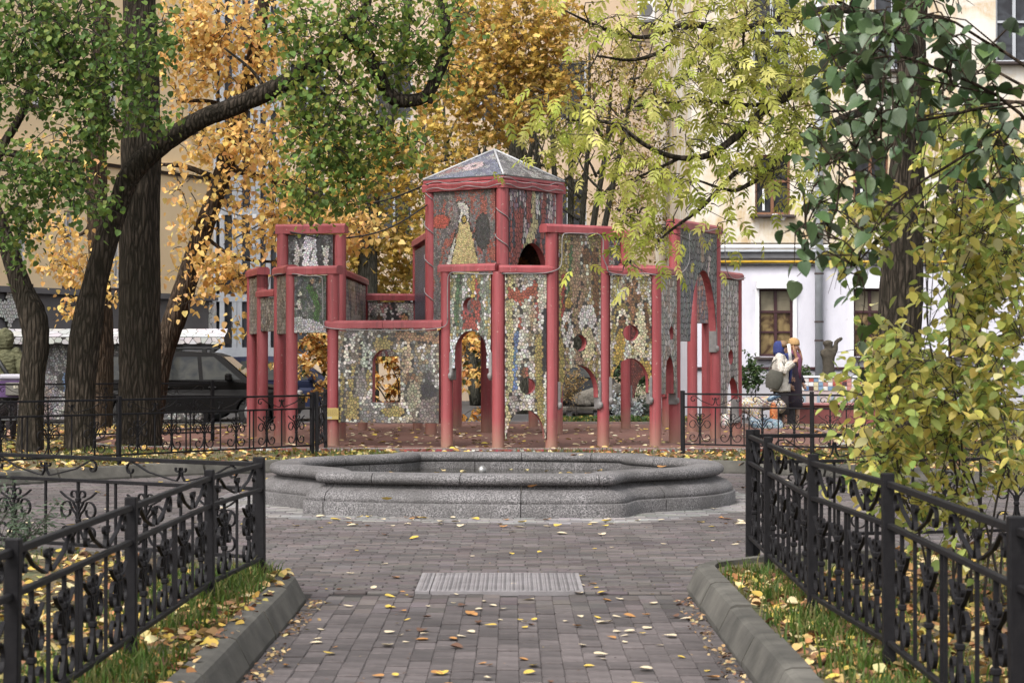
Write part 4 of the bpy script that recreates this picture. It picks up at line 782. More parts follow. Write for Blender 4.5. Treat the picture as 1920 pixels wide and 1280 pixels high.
M_pipe = mat('zinc_downpipe', (0.40, 0.42, 0.45), (0.32, 0.34, 0.36), rough=0.45, scale=5, bs=0.15, spec=.5); M_yel = mat('yellow_gas_pipe', (0.46, 0.28, 0.02), rough=0.5, bs=0); M_dkb = mat('dark_cornice', (0.085, 0.085, 0.09), (0.13, 0.13, 0.135), rough=0.8, scale=3, bs=0.2)
dx_ = D(1534, 0, YB).x; pp_ = MB().add(tube([(dx_, YB - 0.14, 0.45), (dx_, YB - 0.14, 14)], 0.095, 14)).obj('downpipe', M_pipe, hs_, smooth=True)
for py in (640, 605, 515, 340, 262, 90): MB().add(tube([(dx_, YB - 0.14, Z(py, YB)), (dx_, YB - 0.14, Z(py, YB) + 0.04)], 0.108, 14)).obj('pipe_clamp', M_brownsill, pp_)
MB().add(box(((BX0 + 20) / 2, YB - 0.07, Z(478, YB)), (20 - BX0, 0.14, 0.16), 0)).obj('cornice', M_dkb, hs_); MB().add(box(((BX0 + 20) / 2, YB - 0.10, Z(470.5, YB)), (20 - BX0 + .05, 0.2, 0.05))).obj('cornice_flashing', M_pipe, hs_)
for py, r, m_, y in ((463, .045, M_white, .12), (491, .032, M_yel, .1), (497, .018, M_blk, .08), (456.5, .015, M_blk, .08)): MB().add(tube([(BX0 - .05, YB - y, Z(py, YB)), (12, YB - y, Z(py + (1 if r < .03 else 0), YB)), (20, YB - y, Z(py, YB))], r, 8)).obj('wall_pipe', m_, hs_, smooth=True)
MB().add(box(((BX0 + 20) / 2, YB - 0.05, Z(690, YB)), (20 - BX0, 0.1, 0.055))).obj('plinth_ledge', M_maroon, hs_)
MB().add(box(((BX0 + 20) / 2, YB - 0.025, Z(690, YB) / 2 - .03), (20 - BX0, 0.05, Z(690, YB) - .06))).obj('plinth', mat('pale_plinth', (.40, .39, .42), (.33, .32, .34), scale=2), hs_)
for px, py in ((1452, 406), (1467, 407)): c = D(px, py, YB); MB().add(loft([((c.x, YB - .1, c.z - .08), .03, .03), ((c.x, YB - .1, c.z), .09, .09), ((c.x, YB - .1, c.z + .05), .07, .07)], 10)).obj('wall_lamp', M_white, hs_)
# ---- house across the back of the court
bk = thing('beige_house', 'plain beige house wall closing the court behind the trees', 'house', (0, 64, 0)); YK = 64.0
bw = [(x, x + 1.2, z, z + 1.9, 0) for x in (-7.2, -4.4, -1.6, 1.2) for z in (1.4, 5.2, 9.0)]
v, f = slab_xz(rect(-16, 6.0, -0.1, 16), [rect(*w[:4]) for w in bw], lambda x, z, o: (x, YK + o, z), 0.5); put('wall', mesh('wall', v, f, M_beige), bk)
for x0, x1, z0, z1, _ in bw:
    m = MB(); b = .07
    for c, s in (((x0 + b / 2, YK + .15, (z0 + z1) / 2), (b, .08, z1 - z0)), ((x1 - b / 2, YK + .15, (z0 + z1) / 2), (b, .08, z1 - z0)), (((x0 + x1) / 2, YK + .15, z0 + b / 2), (x1 - x0 - 2 * b, .08, b)), (((x0 + x1) / 2, YK + .15, z1 - b / 2), (x1 - x0 - 2 * b, .08, b)), (((x0 + x1) / 2, YK + .145, (z0 + z1) / 2), (b, .08, z1 - z0 - 2 * b))): m.add(box(c, s))
    w_ = m.obj('window', M_greyf, bk); put('pane', mesh('pane', [(x0, YK + .17, z0), (x1, YK + .17, z0), (x1, YK + .17, z1), (x0, YK + .17, z1)], [(0, 1, 2, 3)], M_gg), w_)
xr = D(1196, 0, 60).x; MB().add(box((xr + 1.1, 61.0, 8), (2.2, 5.9, 16))).obj('wall_bay', M_beige, bk)
ac = thing('air_conditioner', 'white air conditioner box high on the beige house wall', 'air conditioner', D(1212, 22, 57.8)); a_ = D(1212, 20, 57.7)
MB().add(box((a_.x, a_.y, a_.z), (.5, .36, .62), 0, .02)).obj('casing', M_white, ac); MB().add(tube([(a_.x - .03, a_.y - .2, a_.z), (a_.x - .03, a_.y - .19, a_.z)], .2, 20)).obj('fan_grille', M_dkb, ac); MB().add(box((a_.x, a_.y + .05, a_.z - .34), (.56, .5, .05))).obj('bracket', M_dkb, ac)
# ---- left-hand house, its wall running away to the right
W1, W2 = Vector((-11.5, 46.0)), Vector((-8.02, 53.1)); wu = (W2 - W1).normalized(); wl = (W2 - W1).length; wn = Vector((wu.y, -wu.x))
lh = thing('cream_house', 'cream house with grey plinth and a string course behind the lindens', 'house', (W1.x, W1.y, 0))
def LW(s, z, o): p = W1 + wu * s - wn * o; return (p.x, p.y, z)
zg, zc = Z(547, 46), Z(283, 46)
def lw_s(px): dx = (px - CX) / F; return (W1.x - dx * W1.y) / (dx * wu.y - wu.x)
lw = [(lw_s(212), lw_s(228), 3.1, 4.9), (lw_s(120), lw_s(140), 3.1, 4.9), (lw_s(30), lw_s(52), 3.1, 4.9), (lw_s(205), lw_s(222), 7.3, 9.3), (lw_s(60), lw_s(80), 7.3, 9.3), (lw_s(352), lw_s(366), 7.3, 9.3)]
v, f = slab_xz(rect(-24, wl + .1, zg, 16), [rect(*w) for w in lw], LW, 0.5); put('wall', mesh('wall', v, f, M_cream), lh)
def lbox(name, s0, s1, z0, z1, o0, o1, m, par_=None): vv = [LW(s, z, o) for z in (z0, z1) for s, o in ((s0, o0), (s1, o0), (s1, o1), (s0, o1))]; return put(name, mesh(name, vv, [(3, 2, 1, 0), (4, 5, 6, 7), (0, 1, 5, 4), (1, 2, 6, 5), (2, 3, 7, 6), (3, 0, 4, 7)], m), par_ or lh)
lbox('plinth', -24, wl + .1, -0.1, zg, 0.03, 0.5, M_grey); lbox('ledge', -24, wl + .15, zg - .02, zg + .12, -0.12, .05, M_grey); lbox('string_course', -24, wl + .15, zc, zc + .20, -0.16, 0.02, M_cream); lbox('string_course', -24, wl + .12, zc - .07, zc - .003, -0.08, 0.02, M_brownsill)
for (s0, s1, z0, z1) in lw:
    fr_ = lbox('window', s0, s0 + .06, z0, z1, .1, .2, M_white)
    for a in ((s1 - .06, s1, z0, z1), (s0 + .06, s1 - .06, z0, z0 + .07), (s0 + .06, s1 - .06, z1 - .07, z1), ((s0 + s1) / 2 - .03, (s0 + s1) / 2 + .03, z0 + .07, z1 - .07)): lbox('window_bar', *a, .1, .2, M_white, fr_)
    put('pane', mesh('pane', [LW(s0, z0, .18), LW(s1, z0, .18), LW(s1, z1, .18), LW(s0, z1, .18)], [(0, 1, 2, 3)], M_gg), fr_)
    lbox('sill', s0 - .08, s1 + .08, z0 - .07, z0, -.1, .15, M_brownsill, fr_)
for s0, s1 in ((lw_s(392), lw_s(407)),):       # cracked white mosaic strip on the corner
    rng = random.Random(6); tl = MB()
    for c, po in voronoi(s0, s1, 1.8, zg - .05, .16, rng, shrink=.9): tl.add(([LW(x, y, 0.018) for x, y in po][::-1], [tuple(range(len(po)))]), 0, jcol((.5, .5, .49), rng, .12))
    tag(tl.obj('mosaic_tiles', M_tile, lh, cols=True), kind='stuff')
rng = random.Random(9); s_e = lw_s(16); ze = Z(585, 45.5)      # white mosaic bird on the grey wall
bird = [(-.05, -.42), (.05, -.42), (.09, -.2), (.45, -.05), (.62, .22), (.66, .42), (.48, .28), (.36, .40), (.26, .22), (.12, .30), (.10, .45), (.0, .55), (-.10, .45), (-.12, .30), (-.26, .22), (-.36, .40), (-.48, .28), (-.66, .42), (-.62, .22), (-.45, -.05), (-.09, -.2)]
v, f, nt_ = prism(bird, 0, 0.05); be = put('mosaic_bird', mesh('mosaic_bird', [LW(s_e + p[0], ze + p[1], 0.02 - p[2]) for p in v], f, M_grout)); tag(be, 'white mosaic bird with raised wings on the grey plinth wall', 'relief')
tl = MB()
for c, po in voronoi(-.66, .66, -.42, .55, .075, rng):
    if hit(('p', bird), *c): tl.add(([LW(s_e + x, ze + y, -.034) for x, y in po][::-1], [tuple(range(len(po)))]), 0, jcol((.55, .55, .53), rng, .15))
tag(tl.obj('mosaic_tiles', M_tile, be, cols=True), kind='stuff')
# ---- glazed grey stair bay
gb = thing('glazed_bay', 'grey framed glazed stair bay at the end of the cream house', 'stair bay', (-7, 54.3, 0)); gx0, gx1 = D(400, 0, 54.2).x, D(522, 0, 54.2).x
MB().add(box(((gx0 + gx1) / 2, 54.95, 6), (gx1 - gx0, 1.2, 12))).obj('core', M_gg, gb)
xs = [gx0 + (gx1 - gx0) * k for k in (0, .13, .32, .40, .60, .68, .84, 1)]; zs_ = [0.05, 1.5, 3.0, Z(395, 54), Z(330, 54), 8.2, 9.7, 11.5]
for x in xs: MB().add(box((x, 54.3, 6), (.13, .16, 12))).obj('mullion', M_greyf, gb)
for z in zs_: MB().add(box(((gx0 + gx1) / 2, 54.28, z), (gx1 - gx0 + .1, .14, .20 if z > 2 else .3))).obj('transom', M_greyf, gb)
for i in (0, 2, 5): MB().add(box(((xs[i] + xs[i + 1]) / 2, 54.3, 1.0), (xs[i + 1] - xs[i] - .14, .08, 1.9))).obj('grey_panel', M_greyf, gb)
for i, px in ((0, 412), (1, 440), (2, 464), (3, 477)): c = D(px, 405, 54.2); MB().add(box((c.x, 54.2, c.z), (.11, .01, .11))).obj('paper_notice', M_white, gb)
# ---- low mosaic wall with a tiled coping
mw_ = thing('mosaic_garden_wall', 'low mosaic wall with white tiled coping in front of the cream house', 'wall', (-9, 43, 0)); yw = 43.0; xa, xb = -15.0, D(424, 0, yw).x
MB().add(box(((xa + xb) / 2 - .25, yw + .5, .85), (xb - xa - .5, .5, 1.7))).obj('wall', M_grout, mw_)
zt_ = Z(627, yw); cap = MB().add(([(x, yw + dy, z) for x in (xa, xb) for dy, z in ((-.25, zt_ - .20), (-.25, zt_ - .06), (.35, zt_ + .12), (.9, zt_ + .12), (.9, zt_ - .2))], [(0, 1, 6, 5), (1, 2, 7, 6), (2, 3, 8, 7), (3, 4, 9, 8), (4, 0, 5, 9), (4, 3, 2, 1, 0), (5, 6, 7, 8, 9)])).obj('coping', M_grout, mw_)
MB().add(([(xb - .9, yw - .15, zt_ - .2), (xb - .1, yw - .15, zt_ - .2), (xb - .5, yw - .15, zt_ - .5), (xb - .9, yw - .15, zt_ - .5), (xb - .9, yw + .7, zt_ - .2), (xb - .1, yw + .7, zt_ - .2), (xb - .5, yw + .7, zt_ - .5), (xb - .9, yw + .7, zt_ - .5)], [(0, 3, 2, 1), (4, 5, 6, 7), (0, 1, 5, 4), (1, 2, 6, 5), (2, 3, 7, 6), (3, 0, 4, 7)])).obj('corbel', M_dkb, mw_)
rng = random.Random(12); tl = MB()
for c, po in voronoi(xa, xb, 0, .15, .13, rng, shrink=.9): tl.add(([(x, yw - .256, zt_ - .21 + y) for x, y in po], [tuple(range(len(po)))]), 0, jcol((.46, .445, .43), rng, .15))
k_ = .18 / .6
for c, po in voronoi(xa, xb, 0.0, .6, .24, rng, shrink=.93): tl.add(([(x, yw - .25 + y, zt_ - .052 + y * k_) for x, y in po], [tuple(range(len(po)))]), 0, jcol((.52, .52, .54), rng, .1))
tag(tl.obj('mosaic_tiles', M_tile, cap, cols=True), kind='stuff'); tl = MB()
pw = picture([GY, (.30, .29, .29), (.12, .11, .11), (.36, .35, .33), (.2, .19, .2), (.3, .22, .2)], [('e', .42, .52, .022, .13, (.32, .08, .05)), ('e', .42, .50, .008, .05, GD), ('e', .49, .57, .008, .09, GD), ('e', .475, .6, .008, .07, RD), ('e', .3, .5, .02, .12, RD), ('e', .6, .5, .02, .12, BL), ('s', [(.445, .2), (.5, .32)], .02, (.36, .24, .22))], (14, 3), 44)
for c, po in voronoi(xa, xb - .55, .05, 1.68, .05, rng): tl.add(([(x, yw + .243, y) for x, y in po], [tuple(range(len(po)))]), 0, pw((c[0] - xa) / (xb - xa), c[1] / 1.7, rng))
tag(tl.obj('mosaic_tiles', M_tile, mw_, cols=True), kind='stuff')
# ================================================================ cars
M_tyre = mat('tyre', (0.018, 0.018, 0.018), rough=0.85, bs=0.2); M_rim = mat('alloy', (0.4, 0.4, 0.41), rough=0.3, metal=.8, bs=0); M_cglass = glass('car_glass', (0.02, 0.022, 0.024), (0.045, 0.045, 0.04)); M_trim = mat('black_trim', (0.012, 0.012, 0.012), rough=0.5, bs=0.1); M_lamp = mat('lamp_glass', (0.5, 0.5, 0.5), rough=0.15, bs=0); M_tail = mat('tail_lamp', (.25, .01, .01), rough=.2, bs=0)
def car(label, loc, rz, paint, length=4.1, h=1.55, w=1.76, rails=True):
    t = thing('parked_car', label, 'car', loc); mw = Matrix.Translation(loc) @ Matrix.Rotation(rz, 4, 'Z'); l2 = length / 2; hw = w / 2; zb = h * .61
    prof = [(-l2, .42), (-l2 + .02, .75), (-l2 + .08, zb), (-l2 * .3, zb + .02), (l2 * .42, zb - .01), (l2 * .62, zb - .06), (l2 - .22, zb - .16), (l2 - .03, .62), (l2, .40), (l2 - .08, .24)]
    for cx in (l2 - .82, -l2 + .80): pass
    low = [(l2 - .45, .22)] + [(l2 - .82 + .36 * math.cos(R(a)), .30 + .36 * math.sin(R(a))) for a in range(0, 181, 20)] + [(-l2 + .80 + .36 * math.cos(R(a)), .30 + .36 * math.sin(R(a))) for a in range(0, 181, 20)] + [(-l2 + .1, .26)]
    side = prof + low; v, f, nt_ = prism(side, -hw, hw); vv = []
    for x, z, y in v: k = 1 - .10 * max(0, (z - .75)) - .07 * (abs(x) / l2) ** 4; vv.append(mw @ Vector((x, y * k, z)))
    body = put('body', mesh('body', vv, f, paint), t)
    cab = [(-l2 + .10, zb - .02), (-l2 + .30, h - .16), (-l2 + .55, h - .03), (-l2 * .1, h), (l2 * .18, h - .03), (l2 * .27, h - .09), (l2 * .58, zb - .03)]
    v, f, _ = prism(cab[::-1], -1, 1); kk = lambda z: hw * (.93 - .22 * (z - zb) / (h - zb)); put('cabin', mesh('cabin', [mw @ Vector((x, y * kk(z), z)) for x, z, y in v], f, paint), t)
    z0, z1 = zb + .03, h - .11; rail = [(-l2 + .30, -l2 + .42, -l2 * .42, -l2 * .40), (-l2 * .37, -l2 * .36, l2 * .04, l2 * .07), (l2 * .11, l2 * .08, l2 * .20, l2 * .47)]
    for a, b, c, d in rail:
        for s in (-1, 1):
            q = [(a, z0), (d, z0), (c, z1), (b, z1)]; put('side_window', mesh('side_window', [mw @ Vector((x, s * (kk(z) + .006), z)) for x, z in q], [(0, 1, 2, 3) if s < 0 else (3, 2, 1, 0)], M_cglass), t)
    for q in ([(l2 * .57, zb), (l2 * .285, h - .11)], [(-l2 + .095, zb + .04), (-l2 + .29, h - .2)]):
        (xa_, za), (xb_, zb_) = q; s = 1 if xa_ > 0 else -1; put('windscreen', mesh('windscreen', [mw @ Vector((xa_ + s * .012, -kk(za) * .9, za)), mw @ Vector((xa_ + s * .012, kk(za) * .9, za)), mw @ Vector((xb_ + s * .012, kk(zb_) * .9, zb_)), mw @ Vector((xb_ + s * .012, -kk(zb_) * .9, zb_))], [(0, 1, 2, 3)], M_cglass), t)
    for cx in (l2 - .82, -l2 + .80):
        for s in (-1, 1):
            y = s * (hw - .12); wv, wf = tube([(cx, y - .1, .31), (cx, y - .08, .31), (cx, y + .08, .31), (cx, y + .1, .31)], [.27, .31, .31, .27], 24, up=(1, 0, 0)); wo_ = MB().add(([mw @ Vector(p) for p in wv], wf)).obj('wheel', M_tyre, t, smooth=True)
            wv, wf = tube([(cx, y + s * .095, .31), (cx, y + s * .11, .31)], [.2, .17], 16, up=(1, 0, 0)); MB().add(([mw @ Vector(p) for p in wv], wf)).obj('rim', M_rim, wo_)
    def lb(name, c, s, m, bev=.01): vv, ff = box(c, s, 0, bev); MB().add(([mw @ Vector(p) for p in vv], ff)).obj(name, m, t)
    for s in (-1, 1):
        lb('wing_mirror', (l2 * .36, s * (hw + .06), zb + .08), (.12, .2, .15), paint, .03); lb('headlight', (l2 - .10, s * hw * .68, .66), (.16, .3, .13), M_lamp, .03); lb('tail_light', (-l2 + .05, s * hw * .78, .82), (.1, .16, .3), M_tail, .02)
        for hx in (-l2 * .25, l2 * .2): lb('door_handle', (hx, s * (hw * .985), zb - .12), (.16, .03, .03), M_trim, .008)
        if rails:
            for a in (-l2 * .62, l2 * .1): lb('rail_foot', (a, s * .52, h + .0), (.1, .05, .1), M_trim)
            lb('roof_rail', (-l2 * .26, s * .52, h + .055), (l2 * .86, .04, .035), M_trim)
    lb('bumper', (l2 - .04, 0, .42), (.14, w * .9, .2), M_trim, .04); lb('bumper', (-l2 + .04, 0, .45), (.14, w * .9, .2), M_trim, .04)
    return t
def paint(n, c): return mat(n, c, tuple(x * 1.15 for x in c), rough=0.42, scale=3, bs=0.0, spec=.08)
car('black parked car with roof rails behind the linden trunks', (D(372, 0, 40.2).x, 40.2, 0), 0, paint('black_car_paint', (0.006, 0.0055, 0.0055)), 4.1, 1.52)
car('dark blue parked car half hidden behind the left columns', (D(520, 0, 45).x, 45.0, 0), R(4), paint('blue_car_paint', (0.018, 0.022, 0.045)), 4.3, 1.42, rails=False)
car('dark grey parked car seen end on through the pavilion', (D(1076, 0, 48).x, 48.5, 0), R(-86), paint('grey_car_paint', (0.016, 0.017, 0.019)), 4.3, 1.5, rails=False)
# ================================================================ people
def skin_body(name, joints, edges, m, parent, root=0, mw=None, sub=1):
    bm_ = bmesh.new(); ly = bm_.verts.layers.skin.verify(); vs = []
    for (p, r) in joints: q = bm_.verts.new(p); q[ly].radius = (r, r) if isinstance(r, (int, float)) else r; vs.append(q)
    for a, b in edges: bm_.edges.new((vs[a], vs[b]))
    vs[root][ly].use_root = True; me = bpy.data.meshes.new(name); bm_.to_mesh(me); bm_.free(); me.materials.append(m)
    o = bpy.data.objects.new(name, me); COL.objects.link(o); sk = o.modifiers.new('skin', 'SKIN'); sk.use_smooth_shade = True; sk.branch_smoothing = .6
    if sub: s = o.modifiers.new('sub', 'SUBSURF'); s.levels = sub; s.render_levels = sub
    dg = bpy.context.evaluated_depsgraph_get(); dg.update(); ev_ = o.evaluated_get(dg); me2 = bpy.data.meshes.new_from_object(ev_); bpy.data.objects.remove(o); me2.materials.clear(); me2.materials.append(m)
    if mw is not None: me2.transform(mw)
    return put(name, me2, parent)
M_skin = mat('skin', (0.42, 0.25, 0.18), (0.38, 0.22, 0.16), rough=0.55, scale=20, bs=0)
def fingers(J, Ed, iw, d, side, curl=.02):     # five short chains off a wrist joint
    p = Vector(J[iw][0]); d = Vector(d).normalized(); s = Vector(side).normalized(); n = d.cross(s); J.append((tuple(p + d * .06), (.036, .018))); ip = len(J) - 1; Ed.append((iw, ip))
    for k, (o, l) in enumerate(((-.03, .055), (-.011, .07), (.009, .066), (.028, .05))):
        b = p + d * .085 + s * o; J.append((tuple(b), .0095)); J.append((tuple(b + d * l * .5 + n * curl * .4), .0085)); J.append((tuple(b + d * l * .85 + n * curl * 1.4), .0075)); i = len(J); Ed += [(ip, i - 3), (i - 3, i - 2), (i - 2, i - 1)]
    b = p + d * .03 - s * .045; J.append((tuple(b), .011)); J.append((tuple(b + d * .035 - s * .015), .0095)); i = len(J); Ed += [(ip, i - 2), (i - 2, i - 1)]
def person(label, loc, rz, armN, armF, skin=M_skin, h=1.0, stride=.05):
    """armN/armF: elbow, wrist for the -x and +x arm in the body's own frame (facing -Y)"""
    t = thing('person', label, 'person', loc); mw = Matrix.Translation(loc) @ Matrix.Rotation(rz, 4, 'Z') @ Matrix.Scale(h, 4)
    J = [((0, 0, .92), (.15, .115)), ((0, 0, 1.10), (.13, .10)), ((0, 0, 1.30), (.155, .11)), ((0, -.005, 1.42), (.07, .065)), ((0, -.015, 1.49), (.052, .055)), ((0, -.03, 1.55), (.07, .085)), ((0, -.03, 1.62), (.078, .095)), ((0, -.02, 1.68), (.05, .06)), ((0, -.115, 1.575), (.014, .016)), ((0, -.09, 1.525), (.03, .02))]
    Ed = [(0, 1), (1, 2), (2, 3), (3, 4), (4, 5), (5, 6), (6, 7), (5, 8), (5, 9)]
    for s, st in ((-1, stride), (1, -stride)):
        i = len(J); J += [((s * .09, 0, .86), .085), ((s * .095, -.02 + st * .5, .50), .058), ((s * .095, .02 + st, .09), .042), ((s * .095, .03 + st, .04), .04), ((s * .10, -.12 + st, .03), .034)]; Ed += [(0, i), (i, i + 1), (i + 1, i + 2), (i + 2, i + 3), (i + 3, i + 4)]
    for s, (el, wr_) in ((-1, armN), (1, armF)):
        i = len(J); J += [((s * .17, 0, 1.385), .052), (el, .040), (wr_, .028)]; Ed += [(2, i), (i, i + 1), (i + 1, i + 2)]; d = Vector(wr_) - Vector(el); fingers(J, Ed, i + 2, d, (0, 1, 0) if abs(d.normalized().y) < .8 else (0, 0, 1))
    skin_body('body', J, Ed, skin, t, 0, mw)
    e_ = MB()
    for s in (-1, 1): c = Vector((s * .03, -.118, 1.60)); e_.add(([mw @ Vector(p) for p in loft([((c.x, c.y, c.z - .008), .005, .004), ((c.x, c.y, c.z), .011, .008), ((c.x, c.y, c.z + .008), .005, .004)], 8)[0]], loft([((0, 0, 0), 1, 1)] * 3, 8)[1]))
    e_.obj('eyes', M_trim, t); mo = MB().add(([mw @ Vector(p) for p in box((0, -.116, 1.535), (.04, .008, .010))[0]], box((0, 0, 0), (1, 1, 1))[1])); mo.obj('mouth', mat('lips', (.30, .10, .09), bs=0), t)
    def part(name, rings=None, m=None, vf=None, n=18, smooth=True, mm=None):
        vv, ff = loft(rings, n) if rings else vf; o = MB().add(([mw @ Vector(p) for p in vv], ff)).obj(name, m, t, smooth=smooth); return o
    return t, part
def fluff(o, a, seed=0):                       # tousled pile: split the faces finely and push the points in and out
    b = bmesh.new(); b.from_mesh(o.data); bmesh.ops.subdivide_edges(b, edges=b.edges[:], cuts=2, use_grid_fill=True); r_ = random.Random(seed); b.normal_update()
    for v in b.verts: v.co += v.normal * r_.uniform(-a, a)
    b.to_mesh(o.data); b.free()
def sleeve(el, wr_, s, r0=.075, r1=.06): return tube([tuple(p) for p in spline([(s * .12, 0, 1.41), (s * .18, 0, 1.36), el, tuple(Vector(el).lerp(Vector(wr_), .5)), wr_], 4)], [r0] * 9 + [r1] * 8, 12)
M_fleece = mat('white_fleece', (0.62, 0.58, 0.52), (0.45, 0.41, 0.36), rough=1, scale=25, bs=.8, bd=.02); M_scarf = mat('blue_scarf', (0.03, 0.042, 0.15), (0.02, 0.028, 0.10), rough=.95, scale=20); M_dark = mat('dark_cloth', (0.022, 0.018, 0.022), (0.035, 0.028, 0.03), rough=.95, scale=12); M_bag = mat('grey_green_bag', (0.075, 0.072, 0.058), (0.05, 0.048, 0.038), rough=.8, scale=20)
M_hair1 = mat('fair_brown_hair', (0.20, 0.12, 0.06), (0.12, 0.07, 0.035), rough=.6, scale=20, stretch=(1, 1, .1)); M_hair2 = mat('reddish_blond_hair', (0.26, 0.13, 0.065), (0.16, 0.08, 0.04), rough=.55, scale=25, stretch=(1, 1, .1)); M_hat = mat('ochre_knit', (0.40, 0.25, 0.11), (0.30, 0.18, 0.08), rough=1, scale=40, bs=.5); M_mauve = mat('mauve_fleece', (0.19, 0.065, 0.115), (0.13, 0.045, 0.08), rough=1, scale=20)
def plaid():
    m, nt, b = nodes('navy_check_wool'); v = coords(nt); sx = N(nt, 'ShaderNodeSeparateXYZ'); L(nt, v, sx.inputs[0]); w1 = N(nt, 'ShaderNodeTexWave', Scale=9.0); w1.bands_direction = 'Z'; L(nt, v, w1.inputs['Vector']); w2 = N(nt, 'ShaderNodeTexWave', Scale=9.0); w2.bands_direction = 'X'; L(nt, v, w2.inputs['Vector'])
    mx = N(nt, 'ShaderNodeMath', operation='MAXIMUM'); L(nt, w1.outputs['Fac'], mx.inputs[0]); L(nt, w2.outputs['Fac'], mx.inputs[1]); L(nt, ramp(nt, mx.outputs[0], [(.9, (.014, .016, .028)), (1, (.06, .018, .025))]), b.inputs['Base Color']); b.inputs['Roughness'].default_value = .95; return m
M_plaid = plaid()
def g3(px, d): return ((px - CX) / F * d, d, 0.0)
# ---- woman in the white fleece coat
aN, aF = ((-.25, -.06, 1.13), (-.15, -.24, 1.30)), ((.24, .02, 1.12), (.16, -.16, 1.02))
w1, pt = person('woman in white fleece coat and blue headscarf with grey-green bag', g3(1464, 38.4), R(75), aN, aF, h=1.0)
fluff(pt('coat', [((0, .01, .74), .21, .19), ((0, .01, .85), .215, .19), ((0, 0, 1.0), .20, .17), ((0, 0, 1.18), .20, .165), ((0, 0, 1.32), .21, .16), ((0, 0, 1.41), .15, .12), ((0, -.01, 1.46), .09, .09)], M_fleece), .014)
for s, (el, wr_) in ((-1, aN), (1, aF)): fluff(pt('sleeve', vf=sleeve(el, wr_, s, .085, .075), m=M_fleece), .012, s + 2)
pt('skirt', [((0, .02, .30), .20, .18), ((0, .01, .5), .18, .16), ((0, 0, .78), .17, .14)], M_dark); [pt('boot', [((s * .095, .02, .0), .05, .09), ((s * .095, .01, .08), .05, .08), ((s * .095, .02, .16), .05, .055), ((s * .095, .02, .38), .06, .065)], M_dark) for s in (-1, 1)]
pt('headscarf', [((0, .03, 1.44), .12, .11), ((0, .035, 1.52), .105, .115), ((0, .03, 1.60), .105, .12), ((0, .03, 1.67), .09, .105), ((0, .03, 1.715), .05, .06)], M_scarf); pt('hair', [((0, -.055, 1.60), .088, .07), ((0, -.06, 1.65), .09, .075), ((0, -.045, 1.70), .07, .065), ((0, -.03, 1.725), .03, .03)], M_hair1)
pt('scarf_end', [((-.03, -.17, .90), .05, .025), ((-.03, -.19, 1.05), .06, .03), ((-.02, -.19, 1.25), .06, .035), ((-.01, -.14, 1.42), .09, .05), ((0, -.08, 1.48), .11, .08)], M_scarf)
def rolled(): o = MB().add(tube([(x, y, z) for x, y, z in ((0, 0, 0), (0, 0, .36))], .032, 12)); return o
pr = Matrix.Translation(g3(1464, 38.4)) @ Matrix.Rotation(R(75), 4, 'Z') @ Matrix.Translation((-.165, -.215, 1.30)) @ Euler((R(-6), R(-8), 0)).to_matrix().to_4x4(); tag(rolled().obj('paper_roll', M_white, smooth=True, mw=pr), 'white paper roll held up to the face by the woman in white', 'paper roll')
bmw = Matrix.Translation(g3(1464, 38.4)) @ Matrix.Rotation(R(75), 4, 'Z') @ Matrix.Translation((-.29, .13, .80)) @ Matrix.Rotation(R(90), 4, 'Z') @ Euler((0, R(-14), 0)).to_matrix().to_4x4()
bgo = thing('shoulder_bag', 'ribbed grey-green shoulder bag of the woman in white', 'bag', tuple(bmw.translation)); rr_ = [((0, 0, z), .165 * k * (1 + .02 * (-1) ** i), .085 * k * (1 + .05 * (-1) ** i)) for i, (z, k) in enumerate([(z / 24 * .36, (.70 + .32 * math.sin(z / 24 * 2.9 + .15))) for z in range(25)])]
vv, ff = loft(rr_, 18); MB().add(([bmw @ Vector(p) for p in vv], ff)).obj('bag_body', M_bag, bgo, smooth=True); MB().add(tube([bmw @ Vector(p) for p in ((-.15, 0, .34), (-.10, -.02, .52), (.02, -.05, .60), (.10, -.02, .52), (.15, 0, .34))], .012, 6)).obj('strap', M_bag, bgo)
# ---- woman in the long dark coat
aN, aF = ((-.27, .05, 1.10), (-.22, -.06, .86)), ((.27, .05, 1.10), (.22, -.08, .88))
w2, pt = person('woman in long dark checked coat, mauve hoodie and ochre knit headband', g3(1487, 38.9), R(52), aN, aF, h=1.02)
pt('coat', [((0, .03, .42), .24, .20), ((0, .02, .60), .225, .185), ((0, .01, .85), .205, .165), ((0, 0, 1.05), .19, .15), ((0, 0, 1.25), .205, .15), ((0, 0, 1.36), .20, .135), ((0, .01, 1.42), .13, .10), ((0, .01, 1.46), .08, .08)], M_plaid)
for s, (el, wr_) in ((-1, aN), (1, aF)): pt('sleeve', vf=sleeve(el, wr_, s, .075, .06), m=M_plaid)
pt('hoodie', [((0, -.13, .98), .035, .04), ((0, -.13, 1.15), .06, .04), ((0, -.13, 1.32), .085, .04), ((0, -.08, 1.42), .10, .06), ((0, .02, 1.47), .12, .11), ((0, .03, 1.52), .09, .09)], M_mauve)
pt('headband', [((0, -.02, 1.605), .096, .108), ((0, -.02, 1.63), .102, .114), ((0, -.015, 1.69), .098, .108), ((0, -.01, 1.73), .07, .08), ((0, -.005, 1.75), .03, .035)], M_hat); pt('hair', [((0, .05, 1.20), .10, .05), ((0, .05, 1.32), .125, .065), ((0, .04, 1.45), .12, .08), ((0, .03, 1.56), .10, .085), ((0, .02, 1.63), .095, .09)], M_hair2); [pt('lock', vf=tube([(s * .085, -.05, 1.60), (s * .095, -.09, 1.48), (s * .09, -.13, 1.34), (s * .07, -.14, 1.2)], [.02, .03, .028, .01], 8), m=M_hair2) for s in (-1, 1)]
